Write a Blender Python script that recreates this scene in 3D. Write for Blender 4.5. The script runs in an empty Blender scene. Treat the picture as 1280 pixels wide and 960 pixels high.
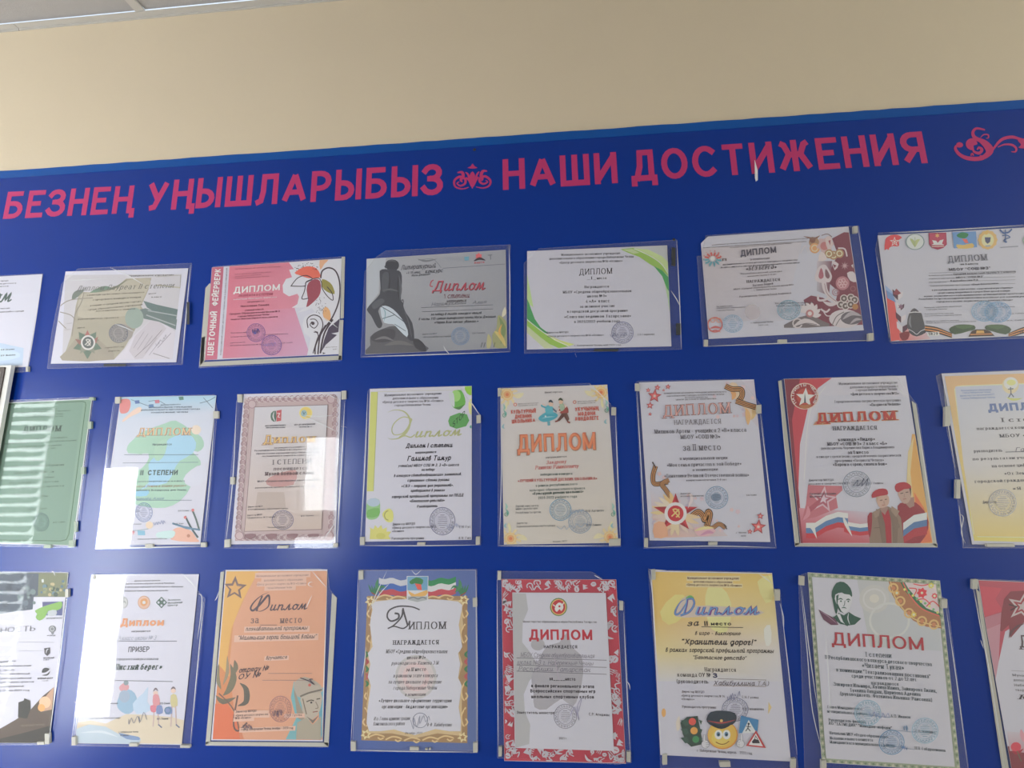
import bpy, math, random
import numpy as np

S = bpy.context.scene
COL = S.collection
PI = math.pi
random.seed(7)

# ------------------------------------------------------------------ camera
PITCH, YAW, ROLL, FPX, DIST = 0.156128363, -0.0654646763, -0.0193553912, 500.063, 0.78602
CZ = 1.75                                   # eye height above the floor
def cam_axes():
    cp, sp, cy, sy, cr, sr = math.cos(PITCH), math.sin(PITCH), math.cos(YAW), math.sin(YAW), math.cos(ROLL), math.sin(ROLL)
    f = np.array([sy*cp, cy*cp, sp]); rt = np.array([cy, -sy, 0.0]); up = np.cross(rt, f)
    return rt*cr + up*sr, -rt*sr + up*cr, f
RT, UP, FW = cam_axes()
cam = bpy.data.cameras.new('camera')
cam.sensor_fit = 'HORIZONTAL'; cam.sensor_width = 36.0; cam.lens = FPX*36.0/1280.0
cam.clip_start = 0.02
cam_o = bpy.data.objects.new('camera', cam); COL.objects.link(cam_o)
from mathutils import Matrix, Vector
M = Matrix.Identity(4)
for i in range(3):
    M[i][0] = RT[i]; M[i][1] = UP[i]; M[i][2] = -FW[i]
M[0][3], M[1][3], M[2][3] = 0.0, -DIST, CZ
cam_o.matrix_world = M
S.camera = cam_o

# ------------------------------------------------------------------ world, light, exposure
S.view_settings.view_transform = 'Standard'
S.view_settings.look = 'None'
S.view_settings.gamma = 1.0
S.view_settings.exposure = 0.24
w = bpy.data.worlds.new('world'); S.world = w; w.use_nodes = True
w.node_tree.nodes['Background'].inputs[0].default_value = (0.75, 0.86, 1.0, 1)
w.node_tree.nodes['Background'].inputs[1].default_value = 1.0

def area(name, loc, rot, sx, sy, power, col):
    l = bpy.data.lights.new(name, 'AREA'); l.shape = 'RECTANGLE'; l.size = sx; l.size_y = sy
    l.energy = power; l.color = col
    o = bpy.data.objects.new(name, l); COL.objects.link(o); o.location = loc; o.rotation_euler = rot
    return o
# daylight at the openings behind the viewer; fill lights added at both corridor ends
area('fill_left_end', (-4.58, -0.8, CZ+0.05), (0, -PI/2, 0), 1.9, 1.3, 32.0, (0.90, 0.95, 1.0))
area('fill_right_end', (3.95, -0.85, CZ-0.1), (0, PI/2, 0), 1.7, 1.2, 72.0, (0.93, 1.0, 0.99))
BACK_LIGHTS = [(-3.95, -3.14, -1.5, 0.42, 30.0), (-2.86, -2.50, -1.55, -0.06, 95.0), (-1.53, -1.21, -0.385, 0.10, 66.0), (-1.53, -1.21, -0.66, -0.50, 56.0)]
for i, (x0, x1, z0, z1, rad) in enumerate(BACK_LIGHTS):
    a_ = (x1-x0)*(z1-z0)
    area('daylight_back_window', ((x0+x1)/2, -1.72, CZ+(z0+z1)/2), (PI/2, 0, 0), x1-x0, z1-z0, rad*a_*PI*0.42, (0.92, 0.97, 1.0))

# ------------------------------------------------------------------ mapping and small helpers
def at(px, py, h=0.0):
    """point on the plane h metres in front of the papers' plane, seen at a photo pixel"""
    u = (px-640.0)/FPX; v = -(py-480.0)/FPX
    d = FW + u*RT + v*UP
    t = (DIST-h)/d[1]
    return (d[0]*t, -h, CZ + d[2]*t)

def lin(c):
    c = c/255.0
    return c/12.92 if c <= 0.04045 else ((c+0.055)/1.055)**2.4

MATS = {}
def mat(name, rgb=(0.8, 0.8, 0.8), rough=0.6, spec=0.5, coat=0.0, coat_rough=0.1, noise=0.0, nscale=60, bump=0.0, bscale=200, metal=0.0):
    if name in MATS: return MATS[name]
    m = bpy.data.materials.new(name); m.use_nodes = True; nt = m.node_tree
    b = nt.nodes['Principled BSDF']
    b.inputs['Base Color'].default_value = (*rgb, 1); b.inputs['Roughness'].default_value = rough
    b.inputs['Specular IOR Level'].default_value = spec; b.inputs['Metallic'].default_value = metal
    b.inputs['Coat Weight'].default_value = coat; b.inputs['Coat Roughness'].default_value = coat_rough
    tc = nt.nodes.new('ShaderNodeTexCoord')
    if noise:
        n = nt.nodes.new('ShaderNodeTexNoise'); n.inputs['Scale'].default_value = nscale; n.inputs['Detail'].default_value = 4
        nt.links.new(tc.outputs['Object'], n.inputs['Vector'])
        r = nt.nodes.new('ShaderNodeMapRange'); r.inputs[3].default_value = 1-noise; r.inputs[4].default_value = 1+noise
        nt.links.new(n.outputs['Fac'], r.inputs[0])
        mx = nt.nodes.new('ShaderNodeMix'); mx.data_type = 'RGBA'; mx.blend_type = 'MULTIPLY'; mx.inputs[0].default_value = 1
        mx.inputs[6].default_value = (*rgb, 1); nt.links.new(r.outputs[0], mx.inputs[7]); nt.links.new(mx.outputs[2], b.inputs['Base Color'])
    if bump:
        n = nt.nodes.new('ShaderNodeTexNoise'); n.inputs['Scale'].default_value = bscale; n.inputs['Detail'].default_value = 3
        nt.links.new(tc.outputs['Object'], n.inputs['Vector'])
        bp = nt.nodes.new('ShaderNodeBump'); bp.inputs['Strength'].default_value = bump; bp.inputs['Distance'].default_value = 0.002
        nt.links.new(n.outputs['Fac'], bp.inputs['Height']); nt.links.new(bp.outputs[0], b.inputs['Normal'])
    MATS[name] = m
    return m

def ink_mat(alpha):
    m = bpy.data.materials.new('printed_ink_sheer' if alpha else 'printed_ink'); m.use_nodes = True; nt = m.node_tree
    b = nt.nodes['Principled BSDF']; b.inputs['Roughness'].default_value = 0.55; b.inputs['Specular IOR Level'].default_value = 0.3
    a = nt.nodes.new('ShaderNodeAttribute'); a.attribute_name = 'ink'
    nt.links.new(a.outputs['Color'], b.inputs['Base Color'])
    if alpha: nt.links.new(a.outputs['Alpha'], b.inputs['Alpha'])
    return m
INK, INK_A = ink_mat(False), ink_mat(True)

def film_mat(name, haze, gloss_rough, bump):
    """clear plastic film: see-through, slightly milky, glossy"""
    m = bpy.data.materials.new(name); m.use_nodes = True; nt = m.node_tree; nt.nodes.clear()
    out = nt.nodes.new('ShaderNodeOutputMaterial')
    tr = nt.nodes.new('ShaderNodeBsdfTransparent'); tr.inputs[0].default_value = (0.995, 0.995, 0.995, 1)
    df = nt.nodes.new('ShaderNodeBsdfDiffuse'); df.inputs[0].default_value = (0.85, 0.87, 0.9, 1)
    gl = nt.nodes.new('ShaderNodeBsdfGlossy'); gl.inputs['Roughness'].default_value = gloss_rough
    tc = nt.nodes.new('ShaderNodeTexCoord')
    n = nt.nodes.new('ShaderNodeTexNoise'); n.inputs['Scale'].default_value = 14; n.inputs['Detail'].default_value = 2
    nt.links.new(tc.outputs['Object'], n.inputs['Vector'])
    bp = nt.nodes.new('ShaderNodeBump'); bp.inputs['Strength'].default_value = bump; bp.inputs['Distance'].default_value = 0.002
    nt.links.new(n.outputs['Fac'], bp.inputs['Height']); nt.links.new(bp.outputs[0], gl.inputs['Normal'])
    lw = nt.nodes.new('ShaderNodeFresnel'); lw.inputs[0].default_value = 1.30
    m1 = nt.nodes.new('ShaderNodeMixShader'); m1.inputs[0].default_value = haze
    nt.links.new(tr.outputs[0], m1.inputs[1]); nt.links.new(df.outputs[0], m1.inputs[2])
    mn = nt.nodes.new('ShaderNodeMath'); mn.operation = 'MINIMUM'; mn.inputs[1].default_value = 0.07; nt.links.new(lw.outputs[0], mn.inputs[0])
    m2 = nt.nodes.new('ShaderNodeMixShader'); nt.links.new(mn.outputs[0], m2.inputs[0])
    nt.links.new(m1.outputs[0], m2.inputs[1]); nt.links.new(gl.outputs[0], m2.inputs[2])
    nt.links.new(m2.outputs[0], out.inputs[0])
    return m
FILM = film_mat('clear_film', 0.03, 0.03, 0.07)
FILM_BACK = film_mat('clear_back_film', 0.03, 0.15, 0.1)
SEAM = film_mat('film_edge', 0.10, 0.2, 0.0)
CREASE = film_mat('film_crease', 0.75, 0.1, 0.0)

def new_obj(name, verts, faces, mats, parent=None, loc=(0, 0, 0), mi=None, smooth=False):
    me = bpy.data.meshes.new(name)
    me.from_pydata([(v[0]-loc[0], v[1]-loc[1], v[2]-loc[2]) for v in verts], [], faces)
    for m_ in (mats if isinstance(mats, (list, tuple)) else [mats]): me.materials.append(m_)
    if mi: me.polygons.foreach_set('material_index', mi)
    if smooth: me.polygons.foreach_set('use_smooth', [True]*len(faces))
    me.update()
    o = bpy.data.objects.new(name, me); COL.objects.link(o)
    if parent is not None: o.parent = parent
    else: o.location = loc
    return o
def empty(name, loc):
    o = bpy.data.objects.new(name, None); COL.objects.link(o); o.location = loc; o.empty_display_size = 0.05
    return o
def tag(o, label, cat, group=None):
    o['label'] = label; o['category'] = cat
    if group: o['group'] = group
    return o

BOXF = [(0, 1, 3, 2), (4, 6, 7, 5), (0, 4, 5, 1), (2, 3, 7, 6), (0, 2, 6, 4), (1, 5, 7, 3)]
def box_v(x0, x1, y0, y1, z0, z1):
    return [(x, y, z) for x in (x0, x1) for y in (y0, y1) for z in (z0, z1)]
def box(name, x0, x1, y0, y1, z0, z1, m, parent=None, loc=(0, 0, 0)):
    return new_obj(name, box_v(x0, x1, y0, y1, z0, z1), BOXF, m, parent, loc)
def structure(o):
    o['kind'] = 'structure'; return o

def slab(name, outline, h0, h1, m, parent=None, loc=(0, 0, 0)):
    """outline in photo pixels, extruded between heights h0 < h1 in front of the paper plane"""
    n = len(outline)
    v = [at(x, y, h1) for x, y in outline]
    v += [(p[0], -h0, p[2]) for p in v]
    f = [tuple(range(n-1, -1, -1)), tuple(range(n, 2*n))] + [(i, (i+1) % n, n+(i+1) % n, n+i) for i in range(n)]
    return new_obj(name, v, f, m, parent, loc)

# ------------------------------------------------------------------ stroke lettering (Cyrillic), drawn from centre lines
def arc(cx, cy, rx, ry, a0, a1, n=12):
    return [(cx+rx*math.cos(math.radians(a0+(a1-a0)*i/n)), cy+ry*math.sin(math.radians(a0+(a1-a0)*i/n))) for i in range(n+1)]
def bowl(x0, y0, y1, x1):
    r = (y1-y0)/2; q = min(r, x1-x0)
    return [(x0, y1)] + arc(x1-q, (y0+y1)/2, q, r, 90, -90, 8) + [(x0, y0)]
G = {}
def g(ch, wd, *st): G[ch] = (wd, st)
B = 'b'
g('А', .66, [B, (0, 0), (.33, 1)], [B, (.66, 0), (.33, 1)], [B, (.12, .32), (.54, .32)])
g('Б', .52, [(.47, 1), (0, 1), (0, 0)], bowl(0, 0, .57, .52))
g('В', .52, [(0, 0), (0, 1)], bowl(0, .53, 1, .46), bowl(0, 0, .53, .52))
g('Г', .45, [(0, 0), (0, 1), (.45, 1)])
g('Д', .66, [(0, -.2), (0, 0), (.66, 0), (.66, -.2)], [(.1, 0), (.2, .45), (.22, 1), (.57, 1), (.57, 0)])
g('Е', .48, [(.48, 1), (0, 1), (0, 0), (.48, 0)], [B, (0, .52), (.44, .52)])
g('Ё', .48, [(.48, 1), (0, 1), (0, 0), (.48, 0)], [B, (0, .52), (.44, .52)], [(.12, 1.2), (.13, 1.2)], [(.34, 1.2), (.35, 1.2)])
g('Ж', .86, [(.43, 0), (.43, 1)], [B, (.43, .52), (.25, .55), (.12, .92), (.0, 1)], [B, (.25, .55), (0, 0)], [B, (.43, .52), (.61, .55), (.74, .92), (.86, 1)], [B, (.61, .55), (.86, 0)])
g('З', .48, arc(.22, .77, .24, .23, 160, -90, 10) + [(.15, .54)], [(.22, .54)] + arc(.22, .27, .28, .27, 90, -160, 10))
g('И', .54, [(0, 0), (0, 1)], [(.54, 0), (.54, 1)], [B, (0, .04), (.54, .96)])
g('Й', .54, [(0, 0), (0, 1)], [(.54, 0), (.54, 1)], [B, (0, .04), (.54, .96)], arc(.27, 1.3, .15, .14, 200, 340, 6))
g('К', .5, [(0, 0), (0, 1)], [B, (0, .5), (.17, .55), (.36, .94), (.5, 1)], [B, (.17, .55), (.52, 0)])
g('Л', .56, [(-.02, 0), (.08, .05), (.14, .4), (.15, 1), (.56, 1), (.56, 0)])
g('М', .68, [(0, 0), (0, 1)], [(.68, 0), (.68, 1)], [B, (0, .97), (.34, .02)], [B, (.68, .97), (.34, .02)])
g('Н', .54, [(0, 0), (0, 1)], [(.54, 0), (.54, 1)], [B, (0, .52), (.54, .52)])
g('Ң', .54, [(0, 0), (0, 1)], [(.54, 0), (.54, 1)], [B, (0, .52), (.54, .52)], [(.54, 0), (.66, 0), (.66, -.2)])
g('О', .66, arc(.33, .5, .33, .5, 0, 360, 20))
g('П', .54, [(0, 0), (0, 1), (.54, 1), (.54, 0)])
g('Р', .5, [(0, 0), (0, 1)], bowl(0, .42, 1, .5))
g('С', .6, arc(.33, .5, .33, .5, 48, 312, 16))
g('Т', .56, [(.28, 0), (.28, 1)], [B, (-.05, 1), (.61, 1)])
g('У', .58, [B, (0, 1), (.3, .35)], [B, (.58, 1), (.3, .3), (.2, .04), (.02, 0)])
g('Ф', .72, [(.36, 0), (.36, 1)], arc(.36, .52, .36, .3, 0, 360, 18))
g('Х', .56, [B, (0, 0), (.56, 1)], [B, (0, 1), (.56, 0)])
g('Ц', .6, [(0, 1), (0, 0), (.62, 0), (.62, -.2)], [(.52, 0), (.52, 1)])
g('Ч', .5, [(0, 1), (0, .62), (.06, .48), (.2, .42), (.5, .46)], [(.5, 0), (.5, 1)])
g('Ш', .76, [(0, 1), (0, 0), (.76, 0), (.76, 1)], [(.38, 0), (.38, 1)])
g('Щ', .84, [(0, 1), (0, 0), (.86, 0), (.86, -.2)], [(.38, 0), (.38, 1)], [(.76, 0), (.76, 1)])
g('Ъ', .6, [(-.05, 1), (.14, 1), (.14, 0)], bowl(.14, 0, .57, .62))
g('Ы', .7, [(0, 1), (0, 0)], bowl(0, 0, .57, .46), [(.7, 0), (.7, 1)])
g('Ь', .5, [(0, 1), (0, 0)], bowl(0, 0, .57, .5))
g('Э', .58, arc(.25, .5, .33, .5, 132, -132, 16), [B, (.2, .5), (.58, .5)])
g('Ю', .86, [(0, 0), (0, 1)], arc(.56, .5, .3, .5, 0, 360, 18), [B, (0, .5), (.26, .5)])
g('Я', .52, [(.52, 0), (.52, 1)], bowl(0, .44, 1, .5)[:0] + [(.52, 1)] + arc(.25, .72, .25, .28, 90, 270, 8) + [(.52, .44)], [B, (.3, .44), (0, 0)])
g('Ә', .64, arc(.32, .5, .32, .5, 180, 500, 18), [B, (0, .48), (.64, .48)])
g('Ө', .66, arc(.33, .5, .33, .5, 0, 360, 20), [B, (0, .5), (.66, .5)])
g('1', .3, [(.22, 0), (.22, 1)], [B, (.22, .98), (0, .74)])
g('2', .5, arc(.24, .72, .24, .28, 170, -20, 8) + [(.0, 0), (.5, 0)])
g('3', .48, arc(.22, .77, .22, .23, 160, -90, 8), arc(.22, .27, .26, .27, 90, -160, 8))
g('4', .52, [(.4, 0), (.4, 1), (0, .28), (.52, .28)])
g('5', .48, [(.44, 1), (.08, 1), (.04, .55)] + arc(.22, .32, .26, .32, 110, -150, 9))
g('6', .5, arc(.25, .3, .25, .3, 0, 360, 14), [(.4, 1), (.12, .7), (.0, .34)])
g('7', .48, [(0, 1), (.48, 1), (.16, 0)])
g('8', .48, arc(.24, .76, .21, .24, 0, 360, 12), arc(.24, .27, .24, .27, 0, 360, 12))
g('9', .5, arc(.25, .7, .25, .3, 0, 360, 14), [(.1, 0), (.38, .3), (.5, .66)])
g('0', .5, arc(.25, .5, .25, .5, 0, 360, 16))
g('I', .02, [(0, 0), (0, 1)])
g('S', .5, arc(.26, .76, .24, .24, 40, 270, 8)[:-1] + arc(.24, .26, .26, .26, 90, -145, 8))
g('P', .5, [(0, 0), (0, 1)], bowl(0, .42, 1, .5)); g('O', .66, arc(.33, .5, .33, .5, 0, 360, 20)); g('T', .56, [(.28, 0), (.28, 1)], [B, (-.05, 1), (.61, 1)])
g('N', .54, [(0, 0), (0, 1)], [(.54, 0), (.54, 1)], [B, (0, .96), (.54, .04)])
g('№', .95, [(0, 0), (0, 1)], [(.5, 0), (.5, 1)], [B, (0, .96), (.5, .04)], arc(.78, .6, .15, .22, 0, 360, 10), [B, (.63, .2), (.93, .2)])
g('«', .4, [B, (.2, .6), (0, .38), (.2, .14)], [B, (.42, .6), (.22, .38), (.42, .14)])
g('»', .4, [B, (0, .6), (.2, .38), (0, .14)], [B, (.22, .6), (.42, .38), (.22, .14)])
g('"', .2, [B, (0, 1), (0, .72)], [B, (.18, 1), (.18, .72)])
g('-', .3, [B, (0, .38), (.3, .38)]); g('–', .5, [B, (0, .38), (.5, .38)])
g('.', .02, [(0, 0), (.01, 0)]); g(',', .06, [B, (.06, .06), (0, -.16)]); g(':', .02, [(0, 0), (.01, 0)], [(0, .5), (.01, .5)])
g('!', .02, [(0, 0), (.01, 0)], [(0, .3), (0, 1)]); g('/', .35, [B, (0, -.05), (.35, 1.05)])
g('(', .2, arc(.3, .45, .3, .65, 120, 240, 6)); g(')', .2, arc(-.1, .45, .3, .65, 60, -60, 6)); g('_', .6, [B, (0, -.08), (.6, -.08)]); g('~', .01, [B, (0, 0), (.01, 0)])
LOW = {}
def gl(ch, wd, *st): LOW[ch] = (wd, st)
gl('а', .4, arc(.2, .56, .2, .16, 160, 0, 6) + [(.4, 0)], [(.4, .42)] + arc(.19, .2, .19, .2, 80, 290, 8) + [(.4, .12)])
gl('б', .46, arc(.23, .32, .23, .32, 0, 360, 14), [(.0, .34), (.03, .75), (.2, .96), (.44, 1.0)])
gl('е', .44, [(0.02, .37), (.44, .37)] + arc(.22, .36, .22, .36, 10, 310, 12))
gl('ё', .44, [(0.02, .37), (.44, .37)] + arc(.22, .36, .22, .36, 10, 310, 12), [(.12, .95), (.13, .95)], [(.32, .95), (.33, .95)])
gl('р', .44, [(0, .72), (0, -.28)], arc(.22, .36, .22, .36, 0, 360, 14))
gl('у', .42, [B, (0, .72), (.22, .1)], [B, (.42, .72), (.18, -.1), (.1, -.27), (0, -.28)])
gl('ф', .66, [(.33, -.28), (.33, 1)], arc(.33, .36, .33, .34, 0, 360, 16))
CUR = dict(LOW)       # cursive / italic forms
def gc(ch, wd, *st): CUR[ch] = (wd, st)
def U(x): return [(x, .7), (x, .14), (x+.08, .02), (x+.2, .06), (x+.3, .25)]
gc('и', .5, [(0, .7), (0, .14), (.08, .0), (.2, .06), (.32, .3)], [(.32, .7), (.32, .1), (.42, 0), (.54, .12)])
gc('й', .5, [(0, .7), (0, .14), (.08, .0), (.2, .06), (.32, .3)], [(.32, .7), (.32, .1), (.42, 0), (.54, .12)], arc(.2, 1.0, .12, .1, 200, 340, 5))
gc('п', .5, [(0, 0), (0, .7)], [(0, .45), (.16, .68), (.3, .66), (.34, .5), (.34, .1), (.42, 0), (.54, .12)])
gc('т', .76, [(0, 0), (0, .7)], [(0, .45), (.14, .68), (.26, .66), (.3, .5), (.3, 0)], [(.3, .45), (.44, .68), (.56, .66), (.6, .5), (.6, .1), (.68, 0), (.78, .12)])
gc('г', .4, [(0, .55), (.08, .7), (.2, .68), (.26, .55), (.1, .3), (.06, .1), (.14, 0), (.26, .02), (.38, .16)])
gc('д', .5, arc(.2, .35, .2, .35, 20, 340, 10), [(.4, .7), (.4, -.1), (.3, -.28), (.16, -.26), (.16, -.12), (.52, .14)])
gc('л', .5, [(-.08, .04), (.04, 0), (.12, .2), (.26, .7), (.34, .1), (.42, 0), (.54, .12)])
gc('м', .66, [(-.08, .04), (.0, 0), (.06, .2), (.14, .7), (.28, .1), (.46, .7), (.5, .1), (.58, 0), (.7, .12)])
gc('о', .44, arc(.2, .35, .2, .35, 90, 450, 12), [(.2, .68), (.34, .56), (.46, .6)])
gc('а', .48, arc(.2, .35, .2, .35, 30, 330, 10), [(.38, .7), (.38, .1), (.44, 0), (.54, .12)])
gc('в', .42, [(.02, 0), (0, .4), (.06, .9), (.2, .98), (.24, .8), (.06, .5), (.24, .48), (.34, .3), (.28, .06), (.04, .0)])
gc('к', .44, [(0, 0), (0, .7)], [(.34, .7), (.06, .36), (.26, .04), (.36, 0), (.46, .12)])
gc('н', .5, [(0, 0), (0, .7)], [(0, .36), (.32, .38)], [(.32, .7), (.32, .1), (.4, 0), (.52, .12)])

def glyph(ch, style):
    if style in 'ck' and ch in CUR: wd, st = CUR[ch]; return wd, st, 1.0
    if ch in LOW: wd, st = LOW[ch]; return wd, st, 1.0
    if ch in G: wd, st = G[ch]; return wd, st, 1.0
    up = ch.upper()
    if up in G and ch != up:
        wd, st = G[up]; return wd*.82, [[q if q == B else (q[0]*.82, q[1]) for q in s] for s in st], .72
    return .3, [], 1.0

def smooth(pts, n=5, closed=False):
    if len(pts) < 3: return list(pts)
    P_ = list(pts); out = []
    m = len(P_); rng = range(m if closed else m-1)
    for i in rng:
        p0 = P_[(i-1) % m] if closed or i > 0 else P_[0]; p1 = P_[i]; p2 = P_[(i+1) % m]
        p3 = P_[(i+2) % m] if closed or i+2 < m else P_[-1]
        for k in range(n):
            t = k/n; t2 = t*t; t3 = t2*t
            out.append(tuple(.5*((2*p1[j]) + (-p0[j]+p2[j])*t + (2*p0[j]-5*p1[j]+4*p2[j]-p3[j])*t2 + (-p0[j]+3*p1[j]-3*p2[j]+p3[j])*t3) for j in (0, 1)))
    if not closed: out.append(P_[-1])
    return out

def ribbon(pts, wfun, cap=0.0):
    """quads along a polyline with mitred joins; wfun(i, dx, dy) -> width"""
    P_ = [pts[0]]
    for q in pts[1:]:
        if abs(q[0]-P_[-1][0])+abs(q[1]-P_[-1][1]) > 1e-6: P_.append(q)
    n = len(P_)
    if n < 2: return [], []
    closed = n > 3 and abs(P_[0][0]-P_[-1][0])+abs(P_[0][1]-P_[-1][1]) < 1e-4
    D = []
    for i in range(n-1):
        dx, dy = P_[i+1][0]-P_[i][0], P_[i+1][1]-P_[i][1]; L = math.hypot(dx, dy) or 1e-9; D.append((dx/L, dy/L))
    V, F = [], []
    for i in range(n):
        if closed: d0 = D[i-1] if i > 0 else D[-1]; d1 = D[i] if i < n-1 else D[0]
        else: d0 = D[max(i-1, 0)]; d1 = D[min(i, n-2)]
        mx, my = -(d0[1]+d1[1]), d0[0]+d1[0]; L = math.hypot(mx, my)
        if L < .25: mx, my, k = -d1[1], d1[0], 1.0
        else: mx /= L; my /= L; k = min(1/max(.3, -mx*d0[1]+my*d0[0]), 2.2)
        wd = wfun(i/(n-1), (d0[0]+d1[0])/2, (d0[1]+d1[1])/2)*.5*k
        x, y = P_[i]
        if not closed and cap:
            if i == 0: x -= d1[0]*cap; y -= d1[1]*cap
            if i == n-1: x += d0[0]*cap; y += d0[1]*cap
        V += [(x+mx*wd, y+my*wd), (x-mx*wd, y-my*wd)]
        if i: F.append((2*i-2, 2*i-1, 2*i+1, 2*i))
    return V, F

def text_geo(s, style, w):
    """strokes of a line of text in units of cap height; returns (width, V, F)"""
    x = 0.0; V, F = [], []; si = 0
    serif = style in 'fi'; thin = .42 if serif else (.55 if style == 'k' else (.9 if style == 's' else 1.0))
    def wf(t, dx, dy): return w*(thin + (1-thin)*min(1, abs(dy)*1.15))
    for ch in s:
        if ch == ' ': x += .38; continue
        wd, st, sc = glyph(ch, style)
        for s_ in st:
            butt = s_[0] == B
            p = [(q[0]+x+w/2, w/2*thin + q[1]*(sc-w*thin)) for q in (s_[1:] if butt else s_)]
            if style in 'ck' and len(p) > 2 and (ch in CUR): p = smooth(p, 3)
            v, f = ribbon(p, wf, 0 if butt else w*.5*thin)
            si = (si+1) % 5 + 1
            o = len(V); V += [(a_, b__, si) for a_, b__ in v]; F += [tuple(o+i for i in q) for q in f]
            if serif:
                for e, n_ in ((p[0], p[1]), (p[-1], p[-2])):
                    dx, dy = e[0]-n_[0], e[1]-n_[1]
                    if abs(dy) > 1.5*abs(dx) and (e[1] < w or abs(e[1]-sc) < w*1.2):
                        a = w*1.25; b_ = w*.2; o = len(V)
                        V += [(e[0]-a, e[1]-b_, 0), (e[0]+a, e[1]-b_, 0), (e[0]+a, e[1]+b_, 0), (e[0]-a, e[1]+b_, 0)]; F.append((o, o+1, o+2, o+3))
        x += wd + w + (.06 if style in 'ck' and ch in CUR else (.2 if serif else .15))
    if style in 'ick': V = [(a+b_*.27, b_, k) for a, b_, k in V]
    return max(x-.15, .05), V, F

# ------------------------------------------------------------------ printed sheets
class Doc:
    """one paper on the wall; drawing coordinates are those of a magnified crop: px = ox + x*s"""
    def __init__(self, ox, oy, s, corners, ref, h=0.0):
        self.o = (ox, oy, s); self.c = corners; self.ref = [lin(c) for c in ref]; self.h = h
        self.parts = {}; self.layer = 0; self.cur = ('artwork', 0)
        q = [self.px(*p) for p in corners]; cx = sum(p[0] for p in q)/4; cy = sum(p[1] for p in q)/4
        self.loc = at(cx, cy, h)
    def px(self, x, y): return (self.o[0]+x*self.o[2], self.o[1]+y*self.o[2])
    def col(self, c):
        a = c[3] if len(c) > 3 else 1.0
        v = [(.665, .66, .765)[i]*lin(c[i])/self.ref[i] for i in range(3)]; l_ = .3*v[0]+.6*v[1]+.1*v[2]
        return tuple(min(.8, .89*x+.10*l_+.006) for x in v) + (a,)
    def part(self, name):
        self.np = getattr(self, 'np', 0)+1
        self.cur = (name, 0 if name in ('body_text', 'artwork', 'title') else self.np); return self
    def add(self, V, F, cols, free=False):
        """V in crop units; cols one colour or one per vertex"""
        if not F: return
        if not free: V = [self.clip(v) for v in V]
        self.layer += 1
        hh = self.h + .00008 + self.layer*.000006
        cs = [self.col(cols)]*len(V) if not isinstance(cols, list) else [self.col(c) for c in cols]
        sheer = cs[0][3] < 1
        d = self.parts.setdefault(self.cur, [[], [], [], []])
        o = len(d[0]); d[0] += [at(*self.px(v[0], v[1]), hh+(v[2]*1.2e-6 if len(v) > 2 else 0)) for v in V]
        d[1] += [tuple(o+i for i in f) for f in F]; d[2] += cs; d[3] += [1 if sheer else 0]*len(F)
    def poly(self, pts, c, sm=0):
        p = smooth(pts, sm, True) if sm else pts
        self.add(p, [tuple(range(len(p)))], c)
    def clip(self, v):
        """keep the print on its paper"""
        x, y = v[0], v[1]; c = self.c
        for i in range(4):
            a, b_ = c[i], c[(i+1) % 4]; dx, dy = b_[0]-a[0], b_[1]-a[1]; L = math.hypot(dx, dy)
            d = (-(x-a[0])*dy+(y-a[1])*dx)/L      # inside is positive for clockwise corners (y down)
            if d < 1.0: x += -dy/L*(1.0-d); y += dx/L*(1.0-d)
        return (x, y)+tuple(v[2:])
    def quad(self, pts, cs): self.add(pts, [(0, 1, 2, 3)], cs)
    def line(self, pts, w, c, sm=0, w2=None):
        p = smooth(pts, sm) if sm else pts
        V, F = ribbon(p, (lambda t, dx, dy: w) if w2 is None else (lambda t, dx, dy: w+(w2-w)*t)); self.add(V, F, c)
    def lens(self, pts, w, c, sm=4):
        p = smooth(pts, sm); V, F = ribbon(p, lambda t, dx, dy: w*max(.08, math.sin(PI*min(.98, max(.02, t))))); self.add(V, F, c)
    def disc(self, cx, cy, rx, c, ry=None, n=20):
        ry = ry or rx; self.add([(cx+rx*math.cos(2*PI*i/n), cy+ry*math.sin(2*PI*i/n)) for i in range(n)], [tuple(range(n))], c)
    def ring(self, cx, cy, rx, w, c, ry=None, n=24, a0=0, a1=360):
        ry = ry or rx; V, F = ribbon(arc(cx, cy, rx, ry, a0, a1, n), lambda t, dx, dy: w); self.add(V, F, c)
    def star(self, cx, cy, r, c, rot=0, inner=.4, k=5):
        V = [(cx+(r if i % 2 == 0 else r*inner)*math.sin(PI*i/k+rot), cy-(r if i % 2 == 0 else r*inner)*math.cos(PI*i/k+rot)) for i in range(2*k)]
        self.add(V, [tuple(range(2*k))], c)
    def up(self, x, y):
        tl, tr, br, bl = self.c
        t = min(1, max(0, (x-bl[0])/((br[0]-bl[0]) or 1)))
        a = (tl[0]-bl[0], tl[1]-bl[1]); b_ = (tr[0]-br[0], tr[1]-br[1])
        u = (a[0]+(b_[0]-a[0])*t, a[1]+(b_[1]-a[1])*t); L = math.hypot(*u); return (u[0]/L, u[1]/L)
    def t(self, x0, y0, x1, y1, h, s, c=(60, 58, 66), st='f', w=.13, up=None):
        if h < 30 and max(c[:3]) < 150: c = tuple(x*.82 for x in c[:3]); w = w*1.15
        W, V, F = text_geo(s, st, w)
        if not F: return
        ux, uy = up or self.up((x0+x1)/2, (y0+y1)/2)
        self.add([(x0+(x1-x0)*a/W+ux*h*b_, y0+(y1-y0)*a/W+uy*h*b_, k) for a, b_, k in V], F, c)
        self.layer += 1
    def T(self, rows, c=(60, 58, 66), st='f', w=.13):
        for r in rows: self.t(*r, c=c, st=st, w=w)
    def rule(self, x0, y0, x1, y1, w=1.5, c=(80, 80, 90)): self.line([(x0, y0), (x1, y1)], w, c)
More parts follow.
